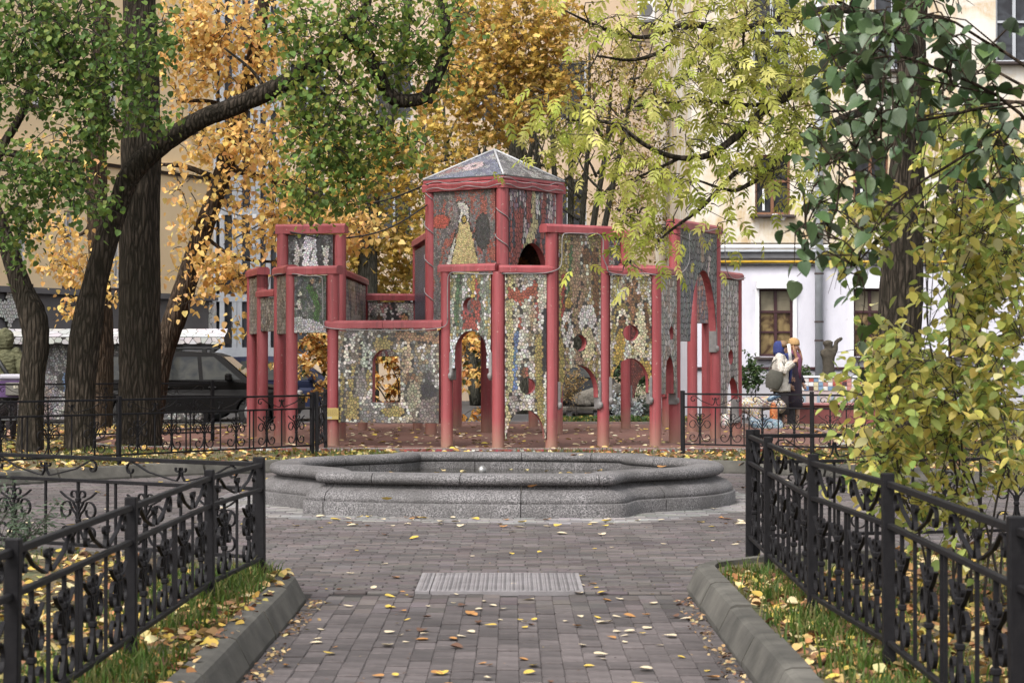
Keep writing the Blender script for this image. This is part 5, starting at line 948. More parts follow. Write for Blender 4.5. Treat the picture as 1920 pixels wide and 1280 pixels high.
[pt('boot', [((s * .095, .0, .0), .05, .10), ((s * .095, 0, .08), .05, .09), ((s * .095, .02, .16), .05, .055), ((s * .095, .02, .45), .06, .065)], M_dark) for s in (-1, 1)]
# ---- hooded walker on the left
M_olive = mat('olive_jacket', (0.105, 0.102, 0.052), (0.062, 0.062, 0.03), rough=.85, scale=7, stretch=(1, 1, 2.2), bs=1, bd=.05, bscale=11); aN, aF = ((-.30, .02, 1.12), (-.25, -.14, .96)), ((.30, .02, 1.12), (.25, -.14, .96))
hx = g3(10, 31.4); m3, pt = person('person in hooded olive jacket with a dark shoulder strap, seen from behind', hx, R(170), aN, aF, h=1.06)
pt('jacket', [((0, 0, .72), .23, .17), ((0, 0, .9), .235, .175), ((0, 0, 1.1), .235, .17), ((0, .01, 1.28), .25, .17), ((0, .015, 1.38), .22, .15), ((0, .02, 1.44), .13, .12), ((0, .02, 1.48), .11, .115)], M_olive); pt('hood', [((0, .03, 1.46), .12, .12), ((0, .035, 1.53), .135, .135), ((0, .03, 1.60), .14, .14), ((0, .025, 1.68), .125, .13), ((0, .02, 1.74), .085, .09), ((0, .01, 1.765), .03, .03)], M_olive); HOODED = m3
for s, (el, wr_) in ((-1, aN), (1, aF)): pt('sleeve', vf=sleeve(el, wr_, s, .095, .075), m=M_olive)
pt('trousers', [((0, 0, .45), .15, .11), ((0, 0, .7), .18, .13), ((0, 0, .85), .19, .14)], M_dark); [pt('trouser_leg', [((s * .095, .01, .06), .065, .07), ((s * .095, 0, .45), .085, .09), ((s * .09, 0, .8), .10, .11)], M_dark) for s in (-1, 1)]; [pt('shoe', [((s * .095, -.03, 0), .05, .13), ((s * .095, -.03, .05), .05, .12), ((s * .095, .01, .1), .05, .06)], M_dark) for s in (-1, 1)]
pt('strap', vf=tube([(.12, .15, 1.40), (-.02, .195, 1.22), (-.16, .19, 1.02), (-.2, .15, .9)], .034, 6, sq=.5), m=M_trim)
for o in HOODED.children:                      # soft creases in the jacket and hood
    if o.name.split('.')[0] in ('jacket', 'hood', 'sleeve'):
        b = bmesh.new(); b.from_mesh(o.data); bmesh.ops.subdivide_edges(b, edges=b.edges[:], cuts=3, use_grid_fill=True); b.normal_update()
        for v in b.verts: c = v.co; v.co += v.normal * (.008 * math.sin(c.z * 42 + 9 * math.sin(c.x * 7 + c.z * 5)) * math.sin(c.x * 19 + c.z * 13))
        b.to_mesh(o.data); b.free()
# ---- cargo bicycle with a purple delivery box
cb = thing('delivery_bicycle', 'bicycle carrying the purple delivery box behind the left fence', 'bicycle', g3(-6, 30.6)); bx, by, _ = g3(-6, 30.6)
for dx in (-.72, .30): MB().add(tube([(bx + dx + .33 * math.cos(R(a)), by, .12 + .33 + .33 * math.sin(R(a))) for a in range(0, 361, 20)], .022, 8)).obj('wheel', M_tyre, cb, smooth=True)
for a, b in (((-.72, .45), (-.55, .95)), ((-.55, .85), (-.1, .45)), ((-.55, .85), (.08, .82)), ((.08, .95), (-.1, .45)), ((-.1, .45), (.30, .45)), ((.3, .45), (.06, .80)), ((.1, .78), (.5, .78))): MB().add(tube([(bx + a[0], by, a[1]), (bx + b[0], by, b[1])], .018, 8)).obj('frame_tube', M_trim, cb)
MB().add(box((bx + .06, by, .98), (.26, .16, .06), 0, .02)).obj('saddle', M_trim, cb); MB().add(tube([(bx - .55, by - .28, 1.0), (bx - .55, by, 1.03), (bx - .55, by + .28, 1.0)], .014, 8)).obj('handlebar', M_trim, cb)
M_pur = mat('purple_bag_cloth', (0.085, 0.04, 0.12), (0.06, 0.03, 0.085), rough=.7, scale=6); M_lid = mat('grey_lid', (0.34, 0.33, 0.36), (.28, .27, .30), rough=.5, scale=5, bs=.05)
dbx, dby = bx + .30, by - .02; db = thing('delivery_box', 'purple delivery box with pale grey lid on the bicycle', 'box', (dbx, dby, .8)); vv, ff = loft([((dbx, dby, .80), .30, .26, R(45)), ((dbx, dby, 1.06), .31, .27, R(45))], 4); MB().add(([(dbx + (x - dbx) * 1, dby + (y - dby), z) for x, y, z in vv], ff)).obj('box_body', M_pur, db)
MB().add(box((dbx, dby, 1.11), (.44, .40, .09), 0, .03)).obj('lid', M_lid, db); MB().add(box((dbx + .05, dby - .235, .93), (.30, .02, .20), 0, .01)).obj('pocket', mat('taupe_flap', (.13, .12, .105), rough=.7), db); MB().add(box((dbx + .08, dby - .25, .965), (.11, .008, .055), 0, .003)).obj('badge', mat('badge_beige', (.42, .38, .30), bs=0), db)
text_obj('badge_letters', 'C2', .05, Matrix.Translation((dbx + .08, dby - .257, .965)) @ Matrix.Rotation(R(90), 4, 'X'), M_trim, db)
# ================================================================ sculptures and garden pieces at the back
M_stone = mat('weathered_stone', (0.145, 0.13, 0.11), (0.09, 0.08, 0.065), rough=.95, scale=7, bs=.9, bd=.03); M_stump = mat('dark_carved_stone', (0.075, 0.062, 0.045), (0.045, 0.038, 0.028), rough=.95, scale=16, bs=1, bd=.03)
def sculpt(name, label, cat, J, Ed, m, loc, n=.012, seed=1, mw=None, sub=2):
    t = thing(name, label, cat, loc); o = skin_body('carved_form', J, Ed, m, t, 0, mw or Matrix.Translation(loc), sub); r_ = random.Random(seed)
    for v in o.data.vertices: v.co += Vector((r_.uniform(-n, n), r_.uniform(-n, n), r_.uniform(-n, n)))
    return t
an = g3(1118, 40.5); an = (an[0], an[1], .40)
sculpt('stone_animal', 'weathered stone animal lying on a low bench behind the pavilion', 'sculpture', [((0, 0, .22), .20), ((-.3, 0, .20), .17), ((-.52, 0, .12), .12), ((.26, 0, .27), .19), ((.42, -.02, .34), .15), ((.56, -.05, .30), .10), ((-.40, -.16, .06), .09), ((-.1, -.2, .05), .07), ((.3, -.16, .08), .09), ((.58, -.2, .04), .06), ((.45, .06, .46), .04), ((.38, -.09, .46), .04)], [(0, 1), (1, 2), (0, 3), (3, 4), (4, 5), (1, 6), (6, 7), (3, 8), (8, 9), (4, 10), (4, 11)], M_stone, an)
bt = thing('stone_bench', 'low dark bench under the stone animal', 'bench', (an[0], an[1], .12)); MB().add(box((an[0], an[1], .36), (1.5, .5, .07), 0, .01)).obj('seat', M_stone, bt); [MB().add(box((an[0] + x, an[1], .22), (.12, .4, .20), 0, .01)).obj('leg', M_dkb, bt) for x in (-.55, .0, .55)]
rk = g3(1196, 41.5); sculpt('boulder', 'grey boulder beside the white flowers', 'rock', [((0, 0, .25), .28), ((.25, .05, .3), .22), ((-.2, 0, .2), .2)], [(0, 1), (0, 2)], M_stone, (rk[0], rk[1], .05), .02, 4)
st = g3(1554, 43.4); sculpt('stump_statue', 'dark carved stump figure with raised arm behind the tiled bench', 'statue', [((0, 0, .55), .15), ((0, 0, .0), .17), ((0, 0, 1.0), .145), ((0, 0, 1.34), .15), ((-.01, 0, 1.50), .15), ((-.20, -.06, 1.52), .06), ((.0, 0, 1.60), .08), ((-.02, 0, 1.69), .125), ((-.02, 0, 1.77), .11), ((.14, 0, 1.56), .075), ((.16, 0, 1.74), .05), ((.30, 0, 1.82), .035)], [(0, 1), (0, 2), (2, 3), (3, 4), (4, 5), (4, 6), (6, 7), (7, 8), (4, 9), (9, 10), (10, 11)], M_stump, (st[0], st[1], .0), .010, 5)
tb = thing('tiled_bench', 'bench wall clad in red, blue and white tiles beside the two women', 'bench', g3(1580, 42)); x0, x1 = D(1499, 0, 42).x, D(1700, 0, 42).x; zt_ = Z(706, 42)
MB().add(box(((x0 + x1) / 2, 42.2, zt_ / 2), (x1 - x0, .36, zt_ - .02))).obj('core', mat('pink_render', (.36, .25, .24), (.42, .38, .36), scale=3), tb); MB().add(box(((x0 + x1) / 2, 42.2, zt_ + .0), (x1 - x0 + .06, .44, .035))).obj('cap', M_white, tb)
tm = {}; rng = random.Random(3); palt = [(.34, .08, .06), (.10, .17, .30), (.60, .58, .55), (.50, .44, .28), (.06, .03, .035), (.55, .5, .48), (.42, .2, .17), (.62, .62, .62), (.16, .24, .34)]
for i, c in enumerate(palt): tm[i] = MB().add(box((0, 0, 0), (.092, .02, .082), 0, .003)).me('tile', mat('glazed_tile_%s' % 'abcdefghi'[i], c, tuple(k * .85 for k in c), rough=.25, bs=0, rnd=.1))
nx_ = int((x1 - x0) / .1)
for i in range(nx_):
    for j in range(3): put('tile', tm[rng.randrange(len(palt))], tb, Matrix.Translation((x0 + .05 + i * .1, 42.012, zt_ - .068 - j * .09)))
for i in range(0, nx_, 3): MB().add(box((x0 + .1 + i * .1, 42.01, .32), (.06, .02, .6))).obj('pilaster', mat('blue_pilaster', (.16, .22, .28), (.3, .33, .36), scale=5), tb)
rb = thing('red_planter', 'low dark red planter edge in front of the tiled bench', 'planter', g3(1580, 39.6)); MB().add(box((g3(1600, 39.6)[0], 39.6, .22), (2.9, .3, .44))).obj('front', mat('red_render', (.20, .055, .05), (.14, .045, .04), scale=6), rb); MB().add(box((g3(1600, 39.6)[0], 39.58, .47), (3.0, .4, .05), 0, .01)).obj('edge', mat('pink_edge', (.36, .16, .15), (.3, .12, .12)), rb)
def mosaic_skin(name, label, cat, J, Ed, loc, pal, seed, sub=3):
    t = thing(name, label, cat, loc); o = skin_body('mosaic_form', J, Ed, M_tile, t, 0, Matrix.Translation(loc), sub); me = o.data; r_ = random.Random(seed); a = me.color_attributes.new('Col', 'FLOAT_COLOR', 'CORNER'); cs = []
    for p in me.polygons: c = jcol(r_.choice(pal), r_, .3); cs += [(*c, 1)] * p.loop_total; p.use_smooth = False
    a.data.foreach_set('color', np.array(cs, dtype=np.float32).ravel()); return t
l1 = g3(1408, 37.6); mosaic_skin('mosaic_creature', 'long white and pink mosaic creature lying beside the right columns', 'sculpture', [((0, 0, .52), .17), ((-.45, 0, .46), .2), ((-.8, .1, .3), .12), ((.42, -.05, .56), .16), ((.62, -.15, .40), .11), ((.1, -.15, .2), .12), ((-.5, -.15, .15), .12), ((.1, -.15, .02), .1), ((-.5, -.15, .02), .1)], [(0, 1), (1, 2), (0, 3), (3, 4), (0, 5), (5, 7), (1, 6), (6, 8)], (l1[0], l1[1], 0), [WH, (.3, .22, .22), (.2, .1, .1), CR, (.22, .2, .19), GD, GY], 6)
l2 = g3(1449, 36.4); mosaic_skin('mosaic_fish', 'upright orange mosaic fish on a pale blue mosaic base', 'sculpture', [((0, 0, .28), .085), ((.02, 0, .42), .07), ((0, 0, .54), .04), ((.04, 0, .12), .09)], [(0, 1), (1, 2), (0, 3)], (l2[0], l2[1], .05), [(.36, .085, .02), (.42, .13, .04), (.30, .06, .02), (.40, .20, .08)], 7, 3)
l3 = g3(1443, 36.0); mosaic_skin('mosaic_wave', 'pale blue mosaic wave at the foot of the orange fish', 'sculpture', [((0, 0, .10), .16), ((-.28, 0, .14), .12), ((.25, 0, .08), .13), ((-.36, 0, .28), .06)], [(0, 1), (0, 2), (1, 3)], (l3[0], l3[1], .05), [(.13, .19, .22), (.24, .27, .29), (.07, .11, .16)], 8, 3)
l4 = g3(1446, 35.2); mosaic_skin('mosaic_bird', 'small blue mosaic bird perched on the orange mosaic fish', 'sculpture', [((0, 0, .0), .06), ((.09, 0, .05), .05), ((.15, 0, .03), .025), ((-.11, 0, -.04), .035)], [(0, 1), (1, 2), (0, 3)], (l2[0], l2[1], .66), [(.06, .12, .18), (.14, .2, .26), (.04, .06, .1)], 9, 2)
# ================================================================ leaves
def leaf_tpl(kind):
    if kind == 'ovate': out = [(0, 0), (.16, .10), (.29, .30), (.30, .50), (.20, .75), (0, 1)]
    elif kind == 'heart': out = [(0, .06), (.16, -.04), (.36, .08), (.43, .30), (.36, .55), (.18, .82), (0, 1)]
    elif kind == 'round': out = [(0, .02), (.22, .02), (.40, .22), (.44, .45), (.34, .70), (.14, .88), (0, 1)]
    elif kind == 'lance': out = [(0, 0), (.10, .15), (.17, .40), (.12, .70), (0, 1)]
    elif kind == 'maple': out = [(0, 0), (.12, .14), (.42, .06), (.34, .26), (.58, .46), (.40, .50), (.36, .74), (.18, .58), (0, 1)]
    n = len(out); v = [(0, y, 0) for x, y in out[1:-1]]                       # midrib points
    mid = {0: None}; V = [(0, out[0][1], 0)] + [(0, y if kind != 'maple' else min(y, .62), 0) for x, y in out[1:-1]] + [(0, 1, -.10)]
    Rr = [(x, y, x * .28 - .10 * y * y) for x, y in out[1:-1]]; Lr = [(-x, y, z) for x, y, z in Rr]; V = [(0, y, -.10 * y * y) if 0 < i < n - 1 else p for i, p in enumerate(V) for y in [p[1]]]
    k = n; V = V + Rr + Lr; m = n - 2; f = []
    for s, o in ((1, k), (-1, k + m)):
        q = [(0, o, 1)] + [(i, o + i - 1, o + i, i + 1) for i in range(1, m)] + [(m, o + m - 1, n - 1)]
        f += [t if s < 0 else t[::-1] for t in q]
    return np.array(V, float), f
def compound(nl=5):                            # an ash leaf: leaflets along a stalk
    v0, f0 = leaf_tpl('lance'); V, Fc = [], []
    def add(pos, ang, s):
        n = sum(len(a) for a in V); c, si = math.cos(ang), math.sin(ang); V.append(np.stack([pos[0] + s * (v0[:, 0] * c - v0[:, 1] * si), pos[1] + s * (v0[:, 0] * si + v0[:, 1] * c), s * v0[:, 2] - .12 * (pos[1] + s * v0[:, 1]) ** 2], 1)); Fc.extend([tuple(i + n for i in q) for q in f0])
    for i in range(nl // 2 + 1):
        y = .18 + .24 * i
        for s in (-1, 1): add((0, y), s * R(-52 + 5 * i), .44)
    add((0, .18 + .24 * (nl // 2)), 0, .46); n = sum(len(a) for a in V); V.append(np.array([(-.008, 0, 0), (.008, 0, 0), (.008, .75, -.06), (-.008, .75, -.06)])); Fc.append((n, n + 1, n + 2, n + 3)); return np.concatenate(V), Fc
TPL = {k: leaf_tpl(k) for k in ('ovate', 'heart', 'round', 'lance', 'maple')}; TPL['ash'] = compound()
M_leaf = mat_attr('tree_leaf', 0.55, 0.45, 0.25); M_glossy = mat_attr('glossy_leaf', 0.42, 0.22, 0.4, 0.3, 5.0, 0.3); M_dead = mat_attr('fallen_leaf', 0.75, 0.1, 0.2)
NR = np.random.RandomState(11)
def rots(n, droop=(10, 75), roll=50):
    yaw = NR.uniform(0, 2 * np.pi, n); pit = -np.radians(NR.uniform(*droop, n)); ro = np.radians(NR.uniform(-roll, roll, n)); cy, sy, cp, sp, cr, sr = np.cos(yaw), np.sin(yaw), np.cos(pit), np.sin(pit), np.cos(ro), np.sin(ro); z = np.zeros(n); o = np.ones(n)
    Rz = np.stack([cy, -sy, z, sy, cy, z, z, z, o], 1).reshape(n, 3, 3); Rx = np.stack([o, z, z, z, cp, -sp, z, sp, cp], 1).reshape(n, 3, 3); Ry = np.stack([cr, z, sr, z, o, z, -sr, z, cr], 1).reshape(n, 3, 3); return Rz @ Rx @ Ry
def pick(pal, n, j=.22):
    pal = np.array(pal, float); c = pal[NR.randint(0, len(pal), n)]; return np.clip(c * (1 + NR.uniform(-j, j, (n, 1))) * (1 + NR.uniform(-.08, .08, (n, 3))), 0, 1)
def leaf_mesh(name, tpl, pos, rot, size, cols, m):
    tv, tf = TPL[tpl]; n, k = len(pos), len(tv); V = (np.einsum('nij,kj->nki', rot, tv) * size[:, None, None] + pos[:, None, :]).reshape(-1, 3); tot = np.array([len(q) for q in tf]); flat = np.array([i for q in tf for i in q]); loops = (flat[None, :] + (np.arange(n) * k)[:, None]).ravel()
    me = bpy.data.meshes.new(name); me.vertices.add(n * k); me.vertices.foreach_set('co', V.ravel().astype(np.float32)); me.loops.add(len(loops)); me.loops.foreach_set('vertex_index', loops.astype(np.int32)); np_ = n * len(tf); me.polygons.add(np_)
    ls = np.concatenate([[0], np.cumsum(np.tile(tot, n))[:-1]]); me.polygons.foreach_set('loop_start', ls.astype(np.int32)); me.polygons.foreach_set('loop_total', np.tile(tot, n).astype(np.int32)); me.polygons.foreach_set('use_smooth', np.ones(np_, dtype=bool)); me.update(calc_edges=True); me.validate()
    a = me.color_attributes.new('Col', 'FLOAT_COLOR', 'POINT'); c = np.ones((n * k, 4), np.float32); c[:, :3] = np.repeat(cols, k, axis=0); a.data.foreach_set('color', c.ravel()); me.materials.append(m); return me
SINGLE = {}
def single_meshes(tpl, pal, m):
    key = (tpl, str(pal), m.name)
    if key not in SINGLE: SINGLE[key] = [leaf_mesh('leaf', tpl, np.zeros((1, 3)), np.eye(3)[None], np.ones(1), np.array([c]), m) for c in [tuple(x * k for x in p) for p in pal for k in (.8, 1.05, 1.25)]]
    return SINGLE[key]
def leaves(parent, tpl, pos, size, pal, m, n_ind=0, droop=(10, 75), roll=50, name='leaf', bulk='foliage'):
    pos = np.asarray(pos, float); n = len(pos); rot = rots(n, droop, roll); size = np.asarray(size, float); cols = pick(pal, n)
    if n_ind:                                  # the leaves that show largest become pieces of their own
        px = CX + F * pos[:, 0] / pos[:, 1]; py = H - F * (pos[:, 2] - E) / pos[:, 1]; vis = (px > 0) & (px < 1920) & (py > 0) & (py < 1280); score = size / pos[:, 1] * vis; idx = np.argsort(-score)[:n_ind]; mm = single_meshes(tpl, pal, m)
        for i in idx: mw = Matrix([[*(rot[i][r] * size[i]), pos[i][r]] for r in range(3)] + [[0, 0, 0, 1]]); put(name, mm[NR.randint(len(mm))], parent, mw)
        keep = np.ones(n, bool); keep[idx] = False
    else: keep = np.ones(n, bool)
    if keep.any(): tag(put(bulk, leaf_mesh(bulk, tpl, pos[keep], rot[keep], size[keep], cols[keep], m), parent), kind='stuff')
def blob_points(blobs, per=13, spread=.5):
    """blobs: (px, py, distance, radius px, leaves[, flatten]) -> leaf points in twig clusters and twig lines"""
    P, T = [], []
    for b in blobs:
        px, py, d, r, n = b[:5]; fl = b[5] if len(b) > 5 else 1.0; c = np.array(D(px, py, d)); rm = r * d / F; nc = max(1, int(n / per))
        q = NR.normal(size=(nc, 3)); q /= np.linalg.norm(q, axis=1)[:, None]; q *= (NR.uniform(.08, 1, nc) ** .42)[:, None] * 1.08; cl = c + q * np.array([rm, max(.5, rm * .9), rm * fl])
        for k in cl:
            dirv = NR.normal(size=3) * np.array([1, 1, .35]); dirv /= np.linalg.norm(dirv); ln = NR.uniform(.25, .6) * spread; m = NR.poisson(per); T.append((c + (k - c) * NR.uniform(.2, .55) + NR.normal(size=3) * rm * .1, k, k + dirv * ln - np.array([0, 0, ln * .25])))
            s = NR.uniform(-.3, 1, m)[:, None]; P.append(k + dirv * ln * s - np.array([0, 0, .25 * ln]) * np.clip(s, 0, 1) + NR.normal(size=(m, 3)) * .13 * spread * 2)
    return (np.concatenate(P) if P else np.zeros((0, 3))), T
def twigs(parent, T, m, r=.006, name='twigs', keep=1.0):
    mb = MB(); rg = random.Random(2)
    for a, b, c in T:
        if rg.random() > keep: continue
        a, b, c = Vector(a), Vector(b), Vector(c); w = (b - a).length * .12; mid = (a + b) / 2 + Vector((rg.uniform(-w, w), rg.uniform(-w, w), rg.uniform(0, w))); mb.add(tube([a, mid, b, c], [r * 1.5, r * 1.2, r, r * .5], 4, cap=False))
    if mb.v: tag(mb.obj(name, m, parent), kind='stuff')
B_dark = mat_bark('linden_bark', (0.034, 0.026, 0.02), (0.095, 0.074, 0.058)); B_brown = mat_bark('brown_bark', (0.05, 0.033, 0.024), (0.115, 0.08, 0.058)); B_twig = mat('twig_bark', (0.025, 0.02, 0.017), (0.04, 0.032, 0.026), rough=.9, scale=20, bs=.2); B_grey = mat_bark('grey_bark', (0.06, 0.055, 0.045), (0.11, 0.10, 0.085))
def limb(parent, path, d, m, name='limb', k=6, n=18, jit=.035, ridge=.05, seed=1):
    """path: (px, py, radius px[, distance offset])"""
    P = spline([(*D(q[0], q[1], d + (q[3] if len(q) > 3 else 0)), q[2] * d / F) for q in path], k); return MB().add(tube([p[:3] for p in P], [max(.003, p[3]) for p in P], n, jit=jit, ridge=ridge, seed=seed)).obj(name, m, parent, smooth=True)
def foot(px, d): return (px, H + F * (E - SOIL_Z + .05) / d)
GRN = [(.14, .215, .045), (.11, .185, .045), (.18, .25, .05), (.10, .165, .045), (.24, .28, .06), (.30, .29, .07)]; ORG = [(.72, .48, .16), (.76, .52, .19), (.64, .41, .12), (.74, .55, .20), (.72, .45, .19)]; GOLD = [(.52, .35, .07), (.58, .40, .09), (.46, .31, .07), (.62, .44, .13), (.38, .29, .07)]; YGR = [(.37, .38, .07), (.43, .43, .10), (.31, .34, .06), (.48, .45, .14)]
def mk_tree(label, px, d, trunk, limbs, groups, bark, name='tree', bulk_r=.006, keep=.8):
    """groups: (template, palette, blobs, size, single leaves)"""
    f_ = foot(px, d); t = thing(name, label, 'tree', D(f_[0], f_[1], d)); tr = limb(t, trunk, d, bark, 'trunk', seed=px, n=26)
    for i, lm in enumerate(limbs): limb(t, lm, d, bark, 'limb', n=12, seed=i + 3)
    for tpl, pal, blobs, size, ni, *pr_ in groups:
        c = bpy.data.objects.new('crown', None); COL.objects.link(c); b0 = blobs[0]; c.location = D(b0[0], b0[1], b0[2]); par(c, t); c.matrix_parent_inverse = world_of(t).inverted()
        P, T = blob_points(blobs, *pr_); P = P[NR.uniform(size=len(P)) < (.74 if tpl == 'ash' else 1)]; leaves(c, tpl, P, NR.uniform(.55, 1.25, len(P)) * size, pal, M_leaf, ni); twigs(c, T, B_twig, bulk_r, keep=keep)
    return t
# ---- left group of lindens
mk_tree('thick straight linden trunk standing in the left bed', 262, 29.0, [(262, 872, 66), (262, 850, 50), (262, 825, 43), (263, 780, 39), (263, 650, 38), (262, 440, 37.5), (265, 250, 36), (262, 60, 31), (260, -150, 27), (255, -420, 18)], [[(262, 20, 14), (310, -60, 10), (360, -180, 6)], [(262, -60, 16), (200, -180, 10), (130, -300, 6)]],
        [('round', GRN, [(180, -200, 28.5, 130, 500), (340, -220, 28, 130, 500), (255, -330, 29, 160, 700)], .085, 0)], B_dark, 'linden_tree')
mk_tree('crooked dark linden whose long limb reaches right over the pavilion', 150, 27.8, [(148, 876, 46), (149, 855, 35), (150, 830, 29), (150, 760, 27), (153, 690, 28), (163, 610, 28), (176, 540, 23), (200, 450, 21), (222, 385, 19), (240, 335, 20), (268, 300, 20), (320, 258, 18), (380, 222, 17), (430, 203, 17), (500, 172, 17), (560, 142, 16), (605, 112, 15), (640, 78, 14), (672, 84, 13), (700, 122, 13), (722, 165, 12), (742, 186, 13), (772, 188, 12), (800, 178, 11), (820, 140, 11), (836, 95, 11), (834, 40, 10), (826, -20, 9), (815, -120, 6)],
        [[(640, 78, 9), (655, 40, 7), (690, 0, 5), (700, -60, 3)], [(560, 142, 6), (610, 180, 4), (660, 230, 2.5), (665, 260, 1.5)], [(800, 178, 8), (806, 190, 6), (805, 194, 3)], [(605, 112, 7), (640, 150, 4), (700, 210, 3), (725, 260, 2)], [(500, 172, 4), (470, 130, 3), (420, 90, 2)]],
        [('round', GRN, [(580, 60, 27.2, 65, 620), (690, 30, 27.4, 75, 620), (790, 60, 27.6, 65, 360), (640, 170, 27.3, 70, 520), (600, 260, 27.4, 75, 700), (680, 260, 27.6, 70, 560), (740, 130, 27.8, 65, 420), (560, 180, 27.5, 45, 280), (770, 260, 27.8, 48, 220), (580, 350, 27.4, 55, 420), (660, 340, 27.6, 48, 260), (855, 30, 27.4, 40, 160), (830, 120, 28, 45, 170), (640, -80, 27.5, 120, 300), (780, -90, 27.8, 110, 200)], .082, 300)], B_dark, 'linden_tree')
mk_tree('dark linden leaning out to the left of the bed', 55, 27.5, [(52, 879, 40), (54, 858, 30), (56, 835, 25), (58, 770, 23), (61, 700, 23), (67, 640, 24), (60, 590, 25), (42, 545, 20), (20, 480, 17), (-8, 405, 15), (-40, 330, 13), (-50, 200, 12), (-40, 0, 10)],
        [[(-20, 390, 9), (-2, 290, 9), (30, 232, 8), (50, 190, 7), (58, 130, 6), (78, 95, 5), (95, 40, 3)], [(0, 285, 5), (50, 300, 4), (90, 335, 3.5), (140, 385, 3)], [(78, 95, 3), (150, 70, 2.5), (230, 60, 2)]],
        [('round', [(.105, .17, .04), (.085, .145, .038), (.13, .20, .045), (.075, .13, .036), (.20, .24, .06)], [(40, 50, 26.5, 90, 977), (150, 40, 26.3, 80, 680), (20, 160, 26.6, 75, 595), (120, 130, 26.4, 75, 612), (210, 150, 26.3, 60, 442), (255, 110, 26.0, 55, 340), (270, 205, 26.0, 40, 229), (180, 225, 26.3, 48, 289), (30, 330, 26.5, 60, 476), (90, 345, 26.5, 50, 340), (20, 420, 26.6, 48, 306), (150, 350, 26.4, 42, 221), (185, 385, 26.3, 26, 110), (130, 270, 26.4, 42, 170), (290, 60, 26, 40, 187), (30, 480, 26.6, 28, 76), (60, -60, 26.5, 130, 255), (220, -60, 26.3, 110, 187)], .082, 300)], B_dark, 'linden_tree')
mk_tree('slim straight linden behind the crooked one, branch scars up its side', 186, 36.0, [(186, 815, 28), (187, 790, 25), (190, 690, 23), (192, 600, 20), (186, 500, 19), (183, 420, 19), (181, 300, 19), (184, 200, 18), (190, 60, 16), (196, -120, 12)], [[(181, 175, 13), (150, 130, 10), (115, 85, 8), (70, 10, 5)], [(181, 400, 5), (150, 440, 3), (90, 420, 2), (60, 400, 1)]],
        [('heart', ORG, [(120, 440, 35, 60, 225, .8), (150, 500, 35.3, 55, 195, .7), (90, 500, 35.3, 45, 105, .6), (150, 575, 35, 40, 112, .6), (195, 560, 34.8, 22, 45), (100, 220, 36, 70, 97), (130, 300, 36, 60, 67)], .10, 0)], B_brown, 'linden_tree')
mk_tree('leaning brown linden with orange leaves beside the glazed bay', 292, 33.0, [(275, 835, 24), (290, 740, 22), (305, 660, 21), (330, 590, 21), (352, 520, 20), (378, 440, 18), (402, 370, 17), (425, 300, 16.5), (445, 225, 15.5), (465, 150, 15), (482, 80, 14), (492, 0, 13), (500, -100, 10)],
        [[(420, 310, 8), (480, 330, 7), (530, 345, 8), (590, 366, 8), (640, 380, 6), (700, 372, 4)], [(300, 308, 3), (345, 312, 5), (395, 330, 6)], [(450, 210, 7), (390, 190, 4), (330, 190, 3)], [(378, 440, 4), (440, 480, 3), (520, 490, 2.5), (600, 470, 1.5)]],
        [('heart', ORG, [(350, 60, 32.5, 75, 535), (430, 40, 32.4, 70, 483), (400, 130, 32.6, 65, 370), (330, 150, 32.8, 50, 189), (480, 150, 32.7, 45, 224), (500, 60, 32.8, 50, 284), (390, 260, 32.6, 42, 163), (450, 250, 32.6, 50, 284), (500, 300, 32.6, 42, 241), (450, 310, 32.6, 42, 206), (350, 350, 32.8, 40, 94), (440, 520, 32.6, 52, 284, .6), (390, 500, 32.7, 50, 224, .7), (470, 450, 32.5, 36, 138), (350, 430, 32.8, 40, 76), (520, 390, 32.5, 40, 189), (590, 420, 32.6, 62, 370, .5), (670, 430, 32.8, 48, 224, .6), (640, 400, 33, 50, 206, .6), (365, 580, 32.5, 20, 33), (440, 600, 32.4, 22, 51), (400, -70, 33, 130, 259), (330, 250, 33.2, 60, 129), (480, 380, 33, 60, 172), (340, 480, 33, 50, 94), (560, 470, 32.8, 60, 224, .6), (520, 240, 33.2, 60, 224), (420, 400, 32.9, 50, 111)], .10, 300)], B_brown, 'linden_tree')
# ---- trees behind the pavilion
mk_tree('grey trunked maple with golden leaves behind the left panels', 690, 43.0, [(690, 800, 22), (690, 620, 19), (689, 500, 18.5), (690, 420, 18), (698, 350, 17), (712, 280, 16), (726, 225, 15), (742, 160, 12), (760, 60, 9), (770, -60, 6)], [[(700, 340, 9), (730, 320, 6), (790, 305, 4), (840, 300, 2)], [(712, 280, 6), (680, 240, 4), (640, 200, 3)]],
        [('maple', GOLD, [(680, 330, 42, 55, 260), (730, 300, 42.4, 60, 280), (790, 260, 42.6, 55, 240), (640, 370, 42, 40, 150), (740, 420, 43, 60, 320), (700, 470, 43.6, 60, 340), (770, 480, 43.8, 50, 280), (650, 460, 43, 45, 190), (740, 540, 44, 55, 320), (790, 350, 43, 50, 230), (600, 300, 43, 60, 240), (560, 360, 42, 40, 140)], .145, 150)], B_grey, 'maple_tree')
